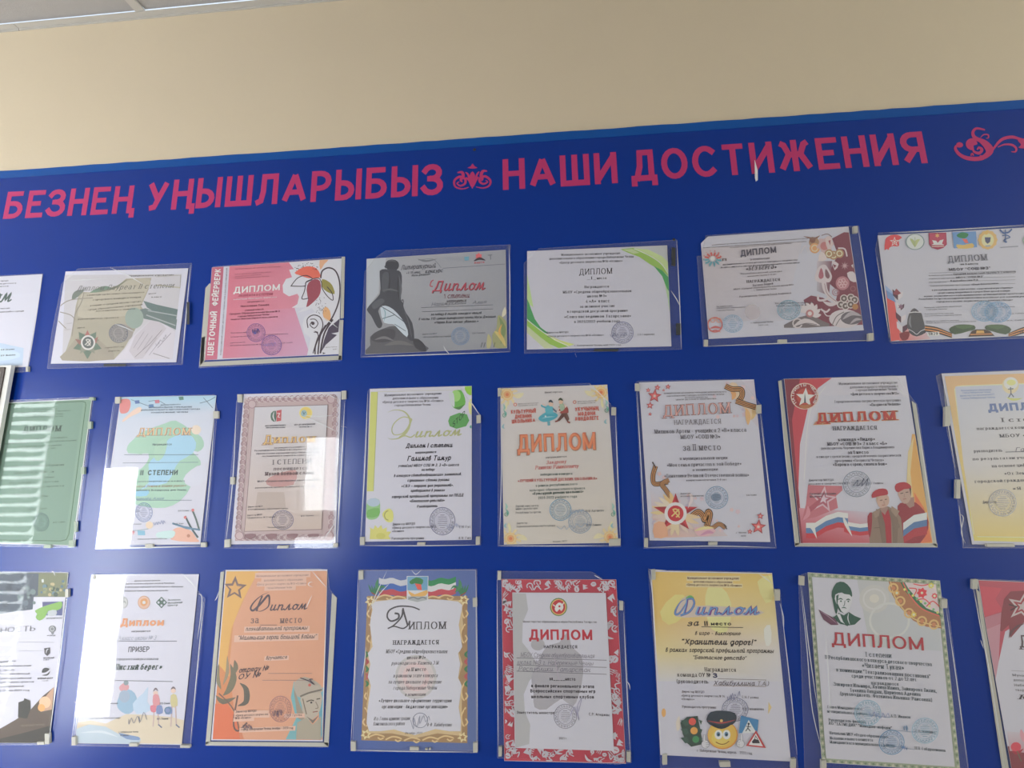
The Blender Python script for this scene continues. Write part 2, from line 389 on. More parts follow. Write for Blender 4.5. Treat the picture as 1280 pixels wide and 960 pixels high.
    def sign(self, x0, y0, x1, y1, h, c=(70, 80, 140), seed=1, w=2.2):
        r = random.Random(seed); n = 9
        self.part('signature')
        p = [(x0+(x1-x0)*i/n + r.uniform(-h, h)*.35, y0+(y1-y0)*i/n + (h if i % 2 else -h)*r.uniform(.3, 1)) for i in range(n+1)]
        self.line(p, w, c, 4)
    def stamp(self, cx, cy, r, c, seed=1, ry=None):
        ry = ry or r; q = random.Random(seed); c = tuple(c[:3]); self.part('paper_stamp')
        self.disc(cx, cy, r, c+(.08,), ry)
        self.ring(cx, cy, r, r*.06, c+(.6,), ry); self.ring(cx, cy, r*.66, r*.035, c+(.5,), ry*.66)
        for rr in (.88, .78):
            a = 0
            while a < 350:
                b_ = q.uniform(6, 16); self.ring(cx, cy, r*rr, r*.07, c+(.42,), ry*rr, 3, a, a+b_); a += b_+q.uniform(3, 8)
        for k in range(-3, 4):
            y = cy+k*ry*.15; hw = r*.5*math.cos(k*.36)
            self.line([(cx-hw*q.uniform(.7, 1), y), (cx+hw*q.uniform(.7, 1), y)], r*.06, c+(.4,))
    def finish(self, name, label, cat, paper, group, thick=.0002, extra=None):
        r = empty(name, self.loc); tag(r, label, cat, group)
        out = [self.px(*p) for p in (extra or self.c)]
        m = mat('paper_white', (0.665, 0.66, 0.765), .6, .3, bump=.05, bscale=300) if paper is None else paper
        slab('sheet', out, self.h-thick, self.h, m, r, self.loc)
        for (pn, _), (V, F, C, mi) in self.parts.items():
            o = new_obj(pn, V, F, [INK, INK_A], r, self.loc, mi)
            if pn in ('body_text', 'border', 'text_backing'): o['kind'] = 'stuff'
            a = o.data.color_attributes.new('ink', 'FLOAT_COLOR', 'POINT')
            a.data.foreach_set('color', [x for c in C for x in c])
        return r

HF = .0026      # height of the front film over the paper plane
def pocket(ox, oy, s, outline, label, tabs=(), strips=(), creases=(), tilt=None, tabm=None, backm=None, cut=()):
    """clear plastic pocket stuck on the board: back sheet, front sheet, edges, tape; coordinates in crop units"""
    px = lambda p: (ox+p[0]*s, oy+p[1]*s)
    O = [px(p) for p in outline]
    if sum(O[i-1][0]*O[i][1]-O[i][0]*O[i-1][1] for i in range(len(O))) > 0: O = O[::-1]   # faces look out from the board
    cx = sum(p[0] for p in O)/len(O); cy = sum(p[1] for p in O)/len(O); loc = at(cx, cy, 0)
    r = empty('plastic_pocket', loc); tag(r, label, 'plastic pocket', 'clear plastic pockets on the blue board')
    v = [at(x, y, -.0008) for x, y in O]; new_obj('back_sheet', v, [tuple(range(len(v)))], backm or FILM_BACK, r, loc)
    v = [at(x, y, HF) for x, y in O]
    if tilt:      # the front film bulges: raise it along the width, then down the height
        xs = [p[0] for p in v]; zs = [p[2] for p in v]; x0, x1, z0, z1 = min(xs), max(xs), min(zs), max(zs)
        v = [(p[0], p[1]-tilt[0]*(p[0]-x0)/(x1-x0)-tilt[1]*(z1-p[2])/(z1-z0), p[2]) for p in v]
    new_obj('front_sheet', v, [tuple(range(len(v)))], FILM, r, loc)
    n = len(O); V, F = [], []
    for i in range(n):
        a, b_ = O[i], O[(i+1) % n]
        rv, rf = ribbon([a, b_], lambda t, dx, dy: .9)
        o = len(V); V += [at(x, y, HF+.0001) for x, y in rv]; F += [tuple(o+k for k in f) for f in rf]
    new_obj('welded_edge', V, F, SEAM, r, loc)
    tm = tabm or TAPE
    for t_ in tabs:       # (x, y, w, h) centre and size in crop units
        x, y, w_, h_ = t_
        jx = random.uniform(-.06, .06)*w_; jy = random.uniform(-.06, .06)*h_
        q = [(x-w_/2+jx, y-h_/2), (x+w_/2, y-h_/2+jy), (x+w_/2-jx, y+h_/2), (x-w_/2, y+h_/2-jy)]
        slab('tape_tab', [px(p) for p in q], -.0011, HF+.0004, tm, r, loc)
    for st in strips:
        slab('tape_strip', [px(p) for p in st], -.0010, -.0002, STRIP, r, loc)
    for c_ in creases:
        p = smooth([px(q) for q in c_], 4) if len(c_) > 2 else [px(q) for q in c_]
        rv, rf = ribbon(p, lambda t, dx, dy: max(.15, 1.1*math.sin(PI*min(.97, max(.03, t)))))
        new_obj('crease', [at(x, y, HF+.0003) for x, y in rv], rf, CREASE, r, loc)
    return r
TAPE = mat('tape_white', (0.50, 0.49, 0.44), .5, .4, noise=.08)
TAPE_DARK = mat('tape_smudged', (0.05, 0.055, 0.06), .6, .3, noise=.3)
STRIP = mat('foam_tape_cream', (0.50, 0.495, 0.45), .6, .3, noise=.05, nscale=40)

# ------------------------------------------------------------------ the room
CEIL = CZ+1.0965; YB = -1.60; YW = .0075
m_wall = mat('cream_paint', (0.69, 0.59, 0.44), .7, .25, noise=.025, nscale=6, bump=.12, bscale=160)
m_ceil = mat('ceiling_tile_grey', (0.40, 0.385, 0.38), .85, .2, noise=.05, nscale=30, bump=.3, bscale=260)
m_trim = mat('ceiling_grid_paint', (0.50, 0.48, 0.45), .5, .4)
m_floor = mat('floor_linoleum', (0.22, 0.17, 0.13), .5, .4, noise=.1, nscale=12)
m_back = mat('back_wall_paint', (0.55, 0.52, 0.47), .8, .2)
m_frame = mat('window_frame_paint', (0.75, 0.75, 0.75), .4, .5)
structure(box('wall_front', -4.6, 4.0, YW, YW+.12, 0, CEIL, m_wall))
structure(box('wall_left', -4.72, -4.6, YB-.1, YW, 0, CEIL, m_back))
structure(box('wall_right', 4.0, 4.12, YB-.1, YW, 0, CEIL, m_back))
structure(box('floor', -4.6, 4.0, YB, YW, -.05, 0, m_floor))
# wall behind the viewer with its openings
def wall_back():
    xs = [-4.6, -3.95, -3.14, -2.86, -2.50, -1.53, -1.21, 4.0]
    V, F = [], []
    def b(x0, x1, z0, z1):
        if z1-z0 < .001: return
        o = len(V); V.extend(box_v(x0, x1, YB-.1, YB, z0, z1)); F.extend([tuple(o+i for i in f) for f in BOXF])
    for i in range(7): 
        x0, x1 = xs[i], xs[i+1]
        if i == 1: b(x0, x1, 0, CZ-1.5); b(x0, x1, CZ+.42, CEIL)
        elif i == 3: b(x0, x1, 0, CZ-1.55); b(x0, x1, CZ-.06, CEIL)
        elif i == 5: b(x0, x1, 0, CZ-.66); b(x0, x1, CZ-.5, CZ-.385); b(x0, x1, CZ+.10, CEIL)
        else: b(x0, x1, 0, CEIL)
    return structure(new_obj('wall_back', V, F, m_back))
wall_back()
def window(n, x0, x1, z0, z1, mull=(), slats=0):
    r = empty('window_%d' % n, ((x0+x1)/2, YB, CZ+z0)); r['kind'] = 'structure'; L = r.location
    t = .022
    for a in ((x0, x1, z1-t, z1), (x0, x1, z0, z0+t), (x0, x0+t, z0+t, z1-t), (x1-t, x1, z0+t, z1-t)):
        box('window_frame', a[0], a[1], YB-.08, YB-.02, CZ+a[2], CZ+a[3], m_frame, r, L)
    for x in mull: box('mullion', x-.012, x+.012, YB-.08, YB-.03, CZ+z0+t, CZ+z1-t, m_frame, r, L)
    if slats:
        for k in range(slats):
            z = CZ+z1-.05-k*.057
            if z < CZ+z0+.04: break
            V = [(x0+t, YB-.015, z), (x1-t, YB-.015, z), (x1-t, YB+.012, z-.034), (x0+t, YB+.012, z-.034)]
            V += [(a, b_, c+.002) for a, b_, c in V]
            new_obj('blind_slat', V, [(3, 2, 1, 0), (4, 5, 6, 7), (0, 1, 5, 4), (1, 2, 6, 5), (2, 3, 7, 6), (3, 0, 4, 7)], mat('blind_slat_grey', (.3, .3, .3), .5, .4), r, L)
window(1, -3.95, -3.14, -1.5, .42, (), 40)
window(2, -2.86, -2.50, -1.55, -.06)
window(3, -1.53, -1.21, -.385, .10, (-1.475,))
# ceiling of lay-in tiles on a metal grid
ce = structure(box('ceiling', -4.6, 4.0, YB, YW, CEIL+.03, CEIL+.06, m_ceil))
TBX = at(187, 18.5)[0]*0 + (at(183, 19)[0])
bars_x = [TBX-.012 + .6*k for k in range(-6, 8)]
cells = []
ys = [YW-.012, -.585, -1.185, YB]
for i in range(len(bars_x)-1):
    for j in range(3):
        x0, x1 = bars_x[i]+.012, bars_x[i+1]-.012; y1, y0 = ys[j]-(.012 if j else 0), ys[j+1]+.012
        new_obj('ceiling_tile', box_v(x0, x1, y0, y1, CEIL+.004+random.uniform(0, .0015), CEIL+.018), BOXF, m_ceil, ce)
for x in bars_x:
    box('grid_bar', x-.012, x+.012, YB, YW-.012, CEIL-.001, CEIL+.004, m_trim, ce)
for y in ys[1:3]:
    for i in range(len(bars_x)-1): box('grid_bar', bars_x[i]+.0125, bars_x[i+1]-.0125, y-.012, y+.012, CEIL-.001, CEIL+.003, m_trim, ce)
xj = at(20, 36)[0]
t1 = empty('trim_1', (xj, YW, CEIL)); t1['kind'] = 'structure'
for a, b_ in ((-4.59, xj-.0012), (xj+.0012, 1.6), (1.603, 3.99)):
    box('wall_angle', a, b_, YW-.014, YW-.0004, CEIL-.0035, CEIL-.0015, m_trim, t1, t1.location)
    box('wall_angle', a, b_, YW-.0025, YW-.0002, CEIL-.008, CEIL-.0035, m_trim, t1, t1.location)

# ------------------------------------------------------------------ the blue board
m_board = mat('blue_board', (0.004, 0.037, 0.28), .25, .26, noise=.04, nscale=3, bump=.04, bscale=25)
m_strip = mat('blue_edge_tape', (0.006, 0.085, 0.36), .4, .25, noise=.06, nscale=20)
ZT = at(640, 169.5, -.0014)[2]; ZS = at(640, 179.5, -.0014)[2]
BX0, BX1, BZ0 = -1.75, 1.55, CZ-.95
bd = empty('display_board', (0, 0, BZ0)); tag(bd, 'big glossy blue display board with a magenta heading, hung on the cream wall', 'board')
box('panel', BX0, BX1, .0014, YW-.0002, BZ0, ZT-.0006, m_board, bd, bd.location)
V = []; F = []
n = 120
for i in range(n+1):
    x = BX0+(BX1-BX0)*i/n; V += [(x, .0009, ZS+random.uniform(-.0004, .0004)), (x, .0009, ZT+random.uniform(-.0004, .0011))]
    V += [(x, .0013, V[-2][2]), (x, .0013, V[-1][2])]
    if i:
        a = 4*(i-1); b_ = 4*i
        F += [(a, b_, b_+1, a+1), (a+1, b_+1, b_+3, a+3), (a, a+2, b_+2, b_)]
new_obj('edge_tape', V, F, m_strip, bd, bd.location)
def board_part(name, V, F, m):
    return new_obj(name, [at(x, y, -.0011) for x, y in V], F, m, bd, bd.location)
m_head = mat('magenta_vinyl', (0.52, 0.042, 0.165), .45, .35)
def head_word(s, x0, y0, x1, y1, top, w):
    a, b_, c = at(x0, y0, -.0011), at(x1, y1, -.0011), at(*top, -.0011)
    W, V, F = text_geo(s, 's', w)
    def z0(t): return a[2]+(b_[2]-a[2])*t
    h = c[2]-z0((c[0]-a[0])/(b_[0]-a[0]))
    new_obj('heading_word', [(a[0]+(b_[0]-a[0])*u/W, .0012-k*2e-5, z0(u/W)+h*v) for u, v, k in V], F, m_head, bd, bd.location)
head_word('БЕЗНЕҢ', 3.3, 273.8, 163.5, 266.2, (8.7, 240), .19)
head_word('УҢЫШЛАРЫБЫЗ', 181.6, 264, 553, 243.3, (541, 205), .19)
head_word('НАШИ', 628.7, 237.5, 772.5, 228.7, (631, 199), .19)
head_word('ДОСТИЖЕНИЯ', 789.5, 226.8, 1160, 203.7, (1153, 164), .19)
def orn(px, py, sc, strokes, name='heading_ornament'):
    V, F = [], []; li = 0
    for pts, w_ in strokes:
        p = smooth(pts, 5) if len(pts) > 2 else pts
        if w_ == 0: v, f = smooth(pts, 4, True), None; f = [tuple(range(len(v)))]
        else: v, f = ribbon(p, lambda t, dx, dy: w_*(.35+.65*math.sin(PI*min(1, max(0, t)))))
        li += 1
        o = len(V); V += [(px+x*sc, py+y*sc, li) for x, y in v]; F += [tuple(o+i for i in q) for q in f]
    new_obj(name, [at(x, y, -.0011+k*1.5e-5) for x, y, k in V], F, m_head, bd, bd.location)
# crop (540,160) scale .09375
orn(540, 160, .09375, [([(540, 475), (570, 510), (605, 530), (560, 540), (520, 540), (475, 530), (515, 510)], 0),
    ([(540, 580), (575, 640), (560, 730), (545, 800), (530, 800), (515, 730), (500, 640)], 0),
    ([(490, 790), (400, 812), (310, 780), (300, 700), (370, 650), (440, 680), (440, 740), (380, 770), (335, 740), (365, 715)], 32),
    ([(590, 785), (680, 800), (760, 770), (778, 700), (710, 645), (640, 670), (640, 720), (690, 745), (740, 720), (715, 695)], 32),
    ([(340, 595), (400, 590), (415, 640), (385, 690), (405, 720)], 42), ([(735, 575), (680, 575), (655, 630), (670, 680), (655, 705)], 42),
    ([(445, 590), (480, 620), (500, 700)], 26), ([(630, 580), (600, 620), (575, 700)], 26),
    ([(450, 660), (500, 700), (525, 780)], 34), ([(620, 650), (580, 700), (550, 780)], 34)])
# crop (1160,130) scale .09375
orn(1160, 130, .09375, [([(405, 570), (375, 560), (370, 610), (430, 680), (540, 725), (700, 725), (820, 660), (840, 590), (760, 510), (660, 470), (610, 430), (600, 370), (650, 325), (760, 345)], 60),
    ([(380, 530), (415, 508), (460, 525), (465, 560), (430, 580), (385, 570)], 0),
    ([(505, 520), (540, 470), (610, 460), (660, 530), (600, 560), (600, 610), (560, 610), (515, 575)], 0),
    ([(600, 560), (610, 630), (680, 655), (720, 610), (680, 580), (655, 610)], 40), ([(660, 470), (760, 560), (800, 640), (740, 700), (690, 690)], 55),
    ([(700, 450), (740, 410), (800, 410), (805, 450), (775, 455)], 20), ([(570, 690), (590, 665), (610, 690)], 30),
    ([(820, 680), (900, 560), (990, 470), (1120, 440), (1240, 470), (1340, 480)], 42), ([(930, 575), (1020, 540), (1120, 545), (1175, 590), (1165, 635), (1110, 635)], 30),
    ([(1200, 480), (1330, 470), (1340, 580), (1210, 585), (1240, 540)], 0)])
sc_ = at(593, 187, -.0011)
bm = []
def disc_obj(name, c, r, t, m, parent, loc, n=14, dome=.4):
    V = [(c[0]+r*math.cos(2*PI*i/n), c[1], c[2]+r*math.sin(2*PI*i/n)) for i in range(n)] + [(c[0]+r*dome*1.6*math.cos(2*PI*i/n), c[1]-t, c[2]+r*dome*1.6*math.sin(2*PI*i/n)) for i in range(n)]
    F = [(i, (i+1) % n, n+(i+1) % n, n+i) for i in range(n)] + [tuple(range(n, 2*n))]
    return new_obj(name, V, F, m, parent, loc)
m_screw = mat('dark_metal', (0.03, 0.03, 0.035), .35, .5, metal=.6)
disc_obj('screw', sc_, .0035, .0015, m_screw, bd, bd.location)
disc_obj('screw', at(842.5, 299.5, -.0011), .003, .0015, m_screw, bd, bd.location)
# scrap of white tape under the letter И
slv = [(943.6, 200), (945.4, 206.5), (947.2, 213), (947.3, 225), (945.2, 226.2), (944.1, 222), (943.9, 210)]
o = slab('tape_scrap', slv, -.0009, .0006, mat('tape_scrap_white', (.8, .8, .8), .4, .4), None, at(945, 215, 0))
tag(o, 'narrow white scrap of tape stuck over the first И of the last heading word', 'tape')
slv = [(1, 0)]
# framed picture at the left edge
fx = at(18, 457, .006); fz = fx[2]; FX = fx[0]
fr = empty('picture_frame', (FX-.15, 0, fz)); tag(fr, 'white and dark brown framed picture cut off at the left, overlapping the green diploma', 'picture frame')
L = fr.location; y0, y1 = -.011, -.0045
m_w = mat('frame_white', (.70, .69, .66), .45, .4); m_b = mat('frame_brown', (.045, .028, .022), .35, .5, noise=.15, nscale=50)
xl = FX-.30; zb = fz-.46
for a in ((FX-.012, FX, zb, fz), (xl, xl+.012, zb, fz), (xl+.012, FX-.012, fz-.004, fz), (xl+.012, FX-.012, zb, zb+.004)):
    box('white_rim', a[0], a[1], y0, y1, a[2], a[3], m_w, fr, L)
def rounded(x0, x1, z0, z1, r, n=6):
    P_ = []
    for cx, cz, a in ((x1-r, z1-r, 0), (x0+r, z1-r, 90), (x0+r, z0+r, 180), (x1-r, z0+r, 270)):
        P_ += [(cx+r*math.cos(math.radians(a+90*i/n)), cz+r*math.sin(math.radians(a+90*i/n))) for i in range(n+1)]
    return P_
Oo, Ii = rounded(xl+.012, FX-.012, zb+.004, fz-.004, .006), rounded(xl+.022, FX-.0205, zb+.013, fz-.0125, .004)
n = len(Oo)
V = [(x, y0-.002, z) for x, z in Oo]+[(x, y0-.002, z) for x, z in Ii]+[(x, y1, z) for x, z in Oo]+[(x, y1, z) for x, z in Ii]
F = []
for i in range(n):
    j = (i+1) % n; F += [(i, j, n+j, n+i), (i, 2*n+i, 2*n+j, j), (n+i, n+j, 3*n+j, 3*n+i)]
new_obj('brown_moulding', V, F, m_b, fr, L)
V = [(x, y0+.001, z) for x, z in Ii]
new_obj('picture_print', [(x, y0+.0035, z) for x, z in Ii], [tuple(range(len(Ii)))], mat('pale_green_print', (.33, .34, .30), .35, .5, noise=.3, nscale=30), fr, L)
new_obj('glass_pane', V, [tuple(range(len(Ii)))], film_mat('picture_glass', .01, .02, 0), fr, L)

GR = 'school award diplomas on the blue board'
TXT = (62, 60, 70)
def bars(D, rows, c=TXT, st='f', w=.13):       # rows of small print
    D.T(rows, c, st, w)

# ================================================= row 1
# -- 1.1 landscape sheet cut off at the left
A_ = (0, 300, .1875)
D = Doc(*A_, [(-545, 272), (282, 228), (185, 845), (-700, 878)], (203, 205, 222))
D.part('artwork'); D.poly([(-680, 690), (0, 685), (60, 700), (158, 720), (150, 835), (-690, 870)], (176, 198, 226)); D.poly([(-650, 720), (-200, 700), (100, 740), (60, 800), (-600, 850)], (186, 208, 234), 3)
D.part('title'); D.t(-330, 440, 62, 412, 88, 'Диплом', (70, 92, 90), 'k', .14)
D.part('body_text'); D.T([(-250, 290, 55, 274, 9, 'Муниципальное учреждение города'), (-280, 308, 108, 291, 9, 'дополнительного образования детского'), (-240, 325, 55, 311, 9, 'творчества награждается'),
    (-260, 474, 66, 458, 9, 'команда школы за активное участие'), (-300, 498, 158, 477, 10, 'в городском конкурсе творческих работ среди')], TXT, 'f', .2)
D.T([(5, 736, 95, 731, 9, 'А.И. Петрова'), (5, 775, 102, 769, 9, 'Н.В. Иванова')], TXT, 'f', .2)
D.finish('diploma', 'landscape diploma with a pale blue bottom, at the left end of the top row', 'diploma', None, GR)
pocket(*A_, [(-560, 262), (287, 225), (186, 878), (-720, 912)], 'clear pocket around the sheet at the left end of the top row', tabs=[(178, 860, 14, 34)], creases=[[(282, 232), (240, 520), (188, 850)]])

# -- 1.2 parchment collage
D = Doc(*A_, [(437, 210), (1255, 188), (1175, 815), (338, 825)], (196, 199, 214))
D.part('artwork')
D.poly([(430, 232), (1210, 228), (1150, 795), (415, 803)], (186, 186, 194))
D.poly([(530, 345), (640, 350), (790, 300), (840, 258), (1010, 252), (990, 330), (940, 440), (960, 470), (900, 600), (830, 720), (760, 797), (415, 803), (440, 735), (470, 650), (490, 540), (505, 440)], (160, 156, 140))
D.poly([(545, 360), (720, 345), (850, 270), (1000, 262), (985, 330), (935, 430), (900, 500), (560, 520), (520, 480)], (172, 168, 152), 2)
D.poly([(440, 740), (560, 620), (700, 700), (760, 797), (415, 803)], (152, 146, 132), 2)
D.poly([(760, 797), (830, 735), (890, 640), (1010, 528), (1060, 535), (1170, 610), (1150, 795)], (196, 194, 206))
D.poly([(860, 740), (900, 640), (1010, 530), (1060, 540), (1110, 590), (950, 790), (900, 795)], (186, 182, 192))
D.lens([(480, 400), (510, 360), (560, 335)], 40, (110, 122, 116)); D.lens([(600, 350), (690, 325), (740, 320)], 34, (112, 140, 120))
D.lens([(640, 345), (760, 320), (850, 262)], 12, (120, 128, 110)); 
for p in ([(400, 440), (470, 400), (620, 385)], [(400, 480), (470, 500), (500, 530)], [(390, 540), (440, 590)], [(560, 350), (540, 420), (500, 500), (480, 640)]): D.line(p, 6, (140, 136, 128), 4)
D.poly([(955, 405), (1040, 430), (1185, 462), (1175, 530), (1060, 500), (980, 450)], (96, 118, 118)); D.poly([(905, 470), (970, 455), (1180, 530), (1172, 598), (1060, 545), (960, 525)], (104, 122, 122)); D.line([(985, 470), (1180, 505)], 8, (150, 160, 164)); D.line([(975, 500), (1170, 570)], 8, (156, 164, 168))
D.disc(895, 520, 62, (140, 158, 150), 70); D.disc(805, 620, 82, (150, 146, 142), 62)
D.line([(1080, 600), (1000, 690), (900, 780)], 3, (120, 116, 122)); 
for k in range(5): D.line([(960+k*28, 610+k*14), (890+k*26, 720+k*12)], 3, (150, 146, 158))
D.line([(1140, 620), (1050, 720)], 3, (130, 126, 140)); D.rule(1020, 755, 1130, 790, 4, (130, 126, 132)); D.sign(1040, 700, 1110, 640, 16, (130, 128, 142), 3)
D.rule(1040, 245, 1205, 235, 3, (160, 158, 150)); D.rule(1205, 235, 1200, 320, 3, (150, 146, 130)); D.rule(1040, 300, 1200, 318, 8, (170, 168, 150))
D.part('order_medal')
for k in range(5):
    a = 2*PI*k/5; D.star(585+8*math.sin(a), 690-8*math.cos(a), 96, (96, 116, 102) if k not in (0,) else (150, 96, 92), a, .2, 1+0) if False else None
D.star(583, 694, 100, (96, 118, 104), PI/5, .55); D.star(583, 690, 84, (128, 134, 120), 0, .5); D.poly([(583, 600), (560, 650), (606, 650)], (160, 100, 96)); D.poly([(655, 645), (610, 670), (640, 690)], (150, 104, 98)); D.poly([(500, 660), (550, 670), (530, 700)], (140, 100, 92))
D.disc(587, 684, 48, (196, 196, 196), 50); D.disc(587, 684, 37, (88, 96, 96), 39)
D.ring(584, 682, 18, 7, (190, 190, 186), 20, 12, -120, 110); D.line([(566, 700), (604, 664)], 7, (190, 190, 186)); D.line([(572, 664), (604, 704)], 6, (190, 190, 186))
D.part('title'); D.t(510, 340, 1155, 318, 34, 'Диплом Лауреат II степени', (104, 106, 104), 'i', .12)
D.part('body_text')
r_ = [(860, 244, 1160, 236, 10, 'муниципальное учреждение'), (580, 372, 960, 352, 9, 'в номинации художественное слово награждается'), (620, 404, 940, 385, 11, 'городского конкурса чтецов'), (600, 442, 940, 412, 9, 'учащийся средней школы города'), (585, 470, 950, 434, 9, 'среди образовательных учреждений'), (640, 478, 900, 462, 9, 'посвящённого памяти'), (520, 532, 790, 520, 9, 'руководитель проекта'), (515, 590, 565, 586, 9, 'директор'), (700, 722, 825, 714, 9, 'город 2022 год'), (720, 745, 800, 740, 9, 'апрель'), (990, 362, 1040, 358, 8, 'школа'), (1010, 385, 1080, 382, 9, 'класс')]
D.T(r_, (112, 108, 102), 'f', .16)
D.T([(420, 262, 800, 250, 5, '- - - - - - - - - - -'), (440, 560, 480, 556, 6, 'слово'), (430, 600, 470, 598, 6, 'память')], (150, 146, 150), 'i', .2)
D.part('paper_stamp'); D.stamp(790, 622, 62, (120, 130, 150), 2)
D.finish('diploma', 'landscape diploma with dark green pens and a star order printed on parchment', 'diploma', None, GR)
pocket(*A_, [(520, 192), (1278, 155), (1216, 830), (315, 858), (345, 620), (412, 290)], 'clear pocket with white fold streaks around the parchment and star order diploma',
    tabs=[], creases=[[(735, 185), (850, 235), (965, 302)], [(765, 560), (830, 582), (895, 612)], [(430, 272), (560, 266), (720, 256)], [(900, 675), (985, 668)], [(770, 672), (820, 676)], [(1270, 165), (1240, 500), (1212, 825)]])
for q in ([(1232, 420), (1256, 410), (1250, 560), (1230, 560)], [(690, 826), (840, 822), (840, 838), (690, 842)]): pass

# -- 1.3 pink flower diploma
B_ = (230, 300, .17713)
D = Doc(*B_, [(197, 193), (1112, 130), (1092, 806), (147, 848)], (205, 203, 215))
D.part('artwork')
D.quad([(197, 193), (280, 188), (234, 842), (147, 848)], [(190, 92, 118), (196, 96, 122), (204, 100, 128), (196, 96, 122)])
D.quad([(320, 184), (770, 155), (780, 480), (300, 510)], [(214, 112, 134), (212, 120, 142), (216, 132, 152), (216, 116, 138)])
D.quad([(300, 510), (780, 480), (890, 815), (272, 836)], [(216, 116, 138), (214, 140, 166), (206, 158, 190), (208, 118, 142)])
D.quad([(770, 155), (1112, 130), (1104, 450), (780, 480)], [(212, 120, 142), (206, 206, 214), (208, 206, 214), (216, 132, 152)])
white = (214, 212, 220)
D.poly([(740, 158), (1112, 130), (1092, 806), (868, 816), (885, 740), (893, 690), (850, 660), (835, 600), (850, 545), (890, 520), (925, 508), (900, 480), (860, 500), (800, 512), (838, 488), (860, 475), (800, 478), (760, 478), (800, 452), (812, 400), (800, 380), (740, 398), (700, 372), (696, 320), (720, 275), (762, 262), (742, 210), (775, 205)], white)
D.poly([(780, 232), (840, 192), (890, 186), (935, 200), (960, 240), (955, 265), (880, 270), (820, 250)], (228, 100, 76), 2)
D.poly([(925, 275), (960, 290), (966, 350), (950, 400), (900, 450), (862, 474), (875, 420), (865, 350), (880, 300)], (160, 66, 84), 2)
D.poly([(975, 275), (1030, 300), (1055, 340), (1062, 382), (1010, 366), (975, 330)], (150, 140, 60), 2)
D.poly([(1000, 470), (1030, 500), (1035, 560), (1015, 572), (985, 545), (980, 500)], (240, 168, 110), 2)
D.poly([(958, 140), (1020, 138), (990, 170), (962, 210)], (226, 170, 130), 2)
ol = (66, 50, 62)
for p, w_ in (([(755, 325), (800, 270), (860, 250), (905, 275), (860, 300), (850, 325), (755, 325)], 6), ([(860, 300), (850, 360), (832, 415), (880, 410)], 6), ([(905, 275), (950, 270), (970, 300), (975, 340), (1010, 395), (1050, 425), (1045, 375), (1010, 330)], 6),
              ([(965, 270), (975, 220), (1020, 196), (1070, 220), (1098, 300), (1095, 420), (1050, 540), (980, 640), (930, 740), (925, 806)], 10), ([(1000, 600), (960, 680), (945, 806)], 10), ([(1050, 560), (990, 660), (962, 800)], 12),
              ([(875, 620), (870, 560), (910, 530), (960, 545), (980, 600), (960, 660), (940, 700), (910, 800)], 7), ([(905, 575), (890, 600), (920, 622), (945, 590), (925, 560), (890, 560)], 6), ([(915, 650), (940, 655), (950, 690)], 6), ([(860, 300), (870, 290), (900, 278)], 6)):
    D.line(p, w_, ol, 6)
D.poly([(1020, 620), (1098, 555), (1090, 650), (1040, 660), (1080, 670), (1000, 740), (968, 790), (990, 700)], (78, 66, 88)); D.disc(910, 588, 12, ol); D.poly([(918, 640), (945, 648), (948, 668)], ol); D.poly([(978, 792), (1000, 800), (980, 806)], ol)
rr = random.Random(5)
for k in range(34):
    t = rr.random(); x = 790+t*150+rr.uniform(-8, 8); y = 205-30*math.sin(t*3)+rr.uniform(-16, 16); D.disc(x, y, 3, ol, n=5)
for k in range(34): D.disc(rr.uniform(930, 1000), rr.uniform(390, 520), 3, ol, n=5)
D.part('title'); D.t(348, 376, 675, 354, 44, 'ДИПЛОМ', (240, 236, 240), 's', .17)
D.part('side_title'); 
D.t(205, 815, 235, 505, 42, 'ЦВЕТОЧНЫЙ', (238, 228, 234), 's', .2, (-1, -.05)); D.t(238, 465, 262, 205, 42, 'ФЕЙЕРВЕРК', (238, 228, 234), 's', .2, (-1, -.05))
D.t(262, 812, 306, 200, 10, 'всероссийский конкурс детского творчества и рисунка городской', (130, 110, 130), 's', .14, (-1, -.05))
D.part('body_text')
D.t(385, 402, 625, 390, 18, 'ЛАУРЕАТА II СТЕПЕНИ', (176, 50, 90), 's', .16); D.t(350, 424, 655, 406, 10, 'в номинации «Прикладное творчество»', (236, 214, 222), 's', .16)
D.T([(360, 208, 680, 190, 8, 'Муниципальное автономное учреждение'), (360, 246, 612, 228, 8, 'Центр детского творчества города'), (360, 262, 545, 246, 8, 'дополнительного образования'), (360, 274, 600, 258, 8, 'города Набережные Челны')], (160, 80, 104), 's', .14)
D.T([(448, 442, 565, 434, 10, 'награждается'), (400, 474, 600, 462, 13, 'Николаева Тимура'), (430, 502, 560, 492, 12, 'ученица класса'), (320, 528, 675, 508, 12, 'Средняя Образовательная Школа № 3'), (380, 545, 600, 530, 12, 'города Набережные Челны'), (330, 566, 660, 545, 11, 'педагог Иванова Мария Станиславовна')], (140, 46, 76), 's', .15)
D.T([(330, 660, 445, 654, 8, 'Председатель жюри'), (330, 688, 470, 680, 8, 'руководитель конкурса'), (560, 672, 735, 664, 8, 'заслуженный учитель'), (325, 730, 430, 724, 8, 'Директор центра'), (325, 748, 545, 740, 8, 'детского творчества № 16'), (690, 732, 765, 726, 9, 'Е.И. Гусева')], (140, 84, 120), 's', .14)
D.T([(990, 760, 1080, 756, 6, 'город Челны'), (1050, 775, 1080, 772, 6, '2021')], (120, 110, 120), 's', .15)
D.part('paper_stamp'); D.stamp(508, 654, 64, (130, 96, 170), 4); D.stamp(617, 742, 70, (96, 76, 170), 5); D.part('signature'); D.sign(480, 650, 530, 640, 22, (80, 80, 160), 6, 4); D.sign(560, 742, 650, 735, 14, (110, 110, 190), 7)
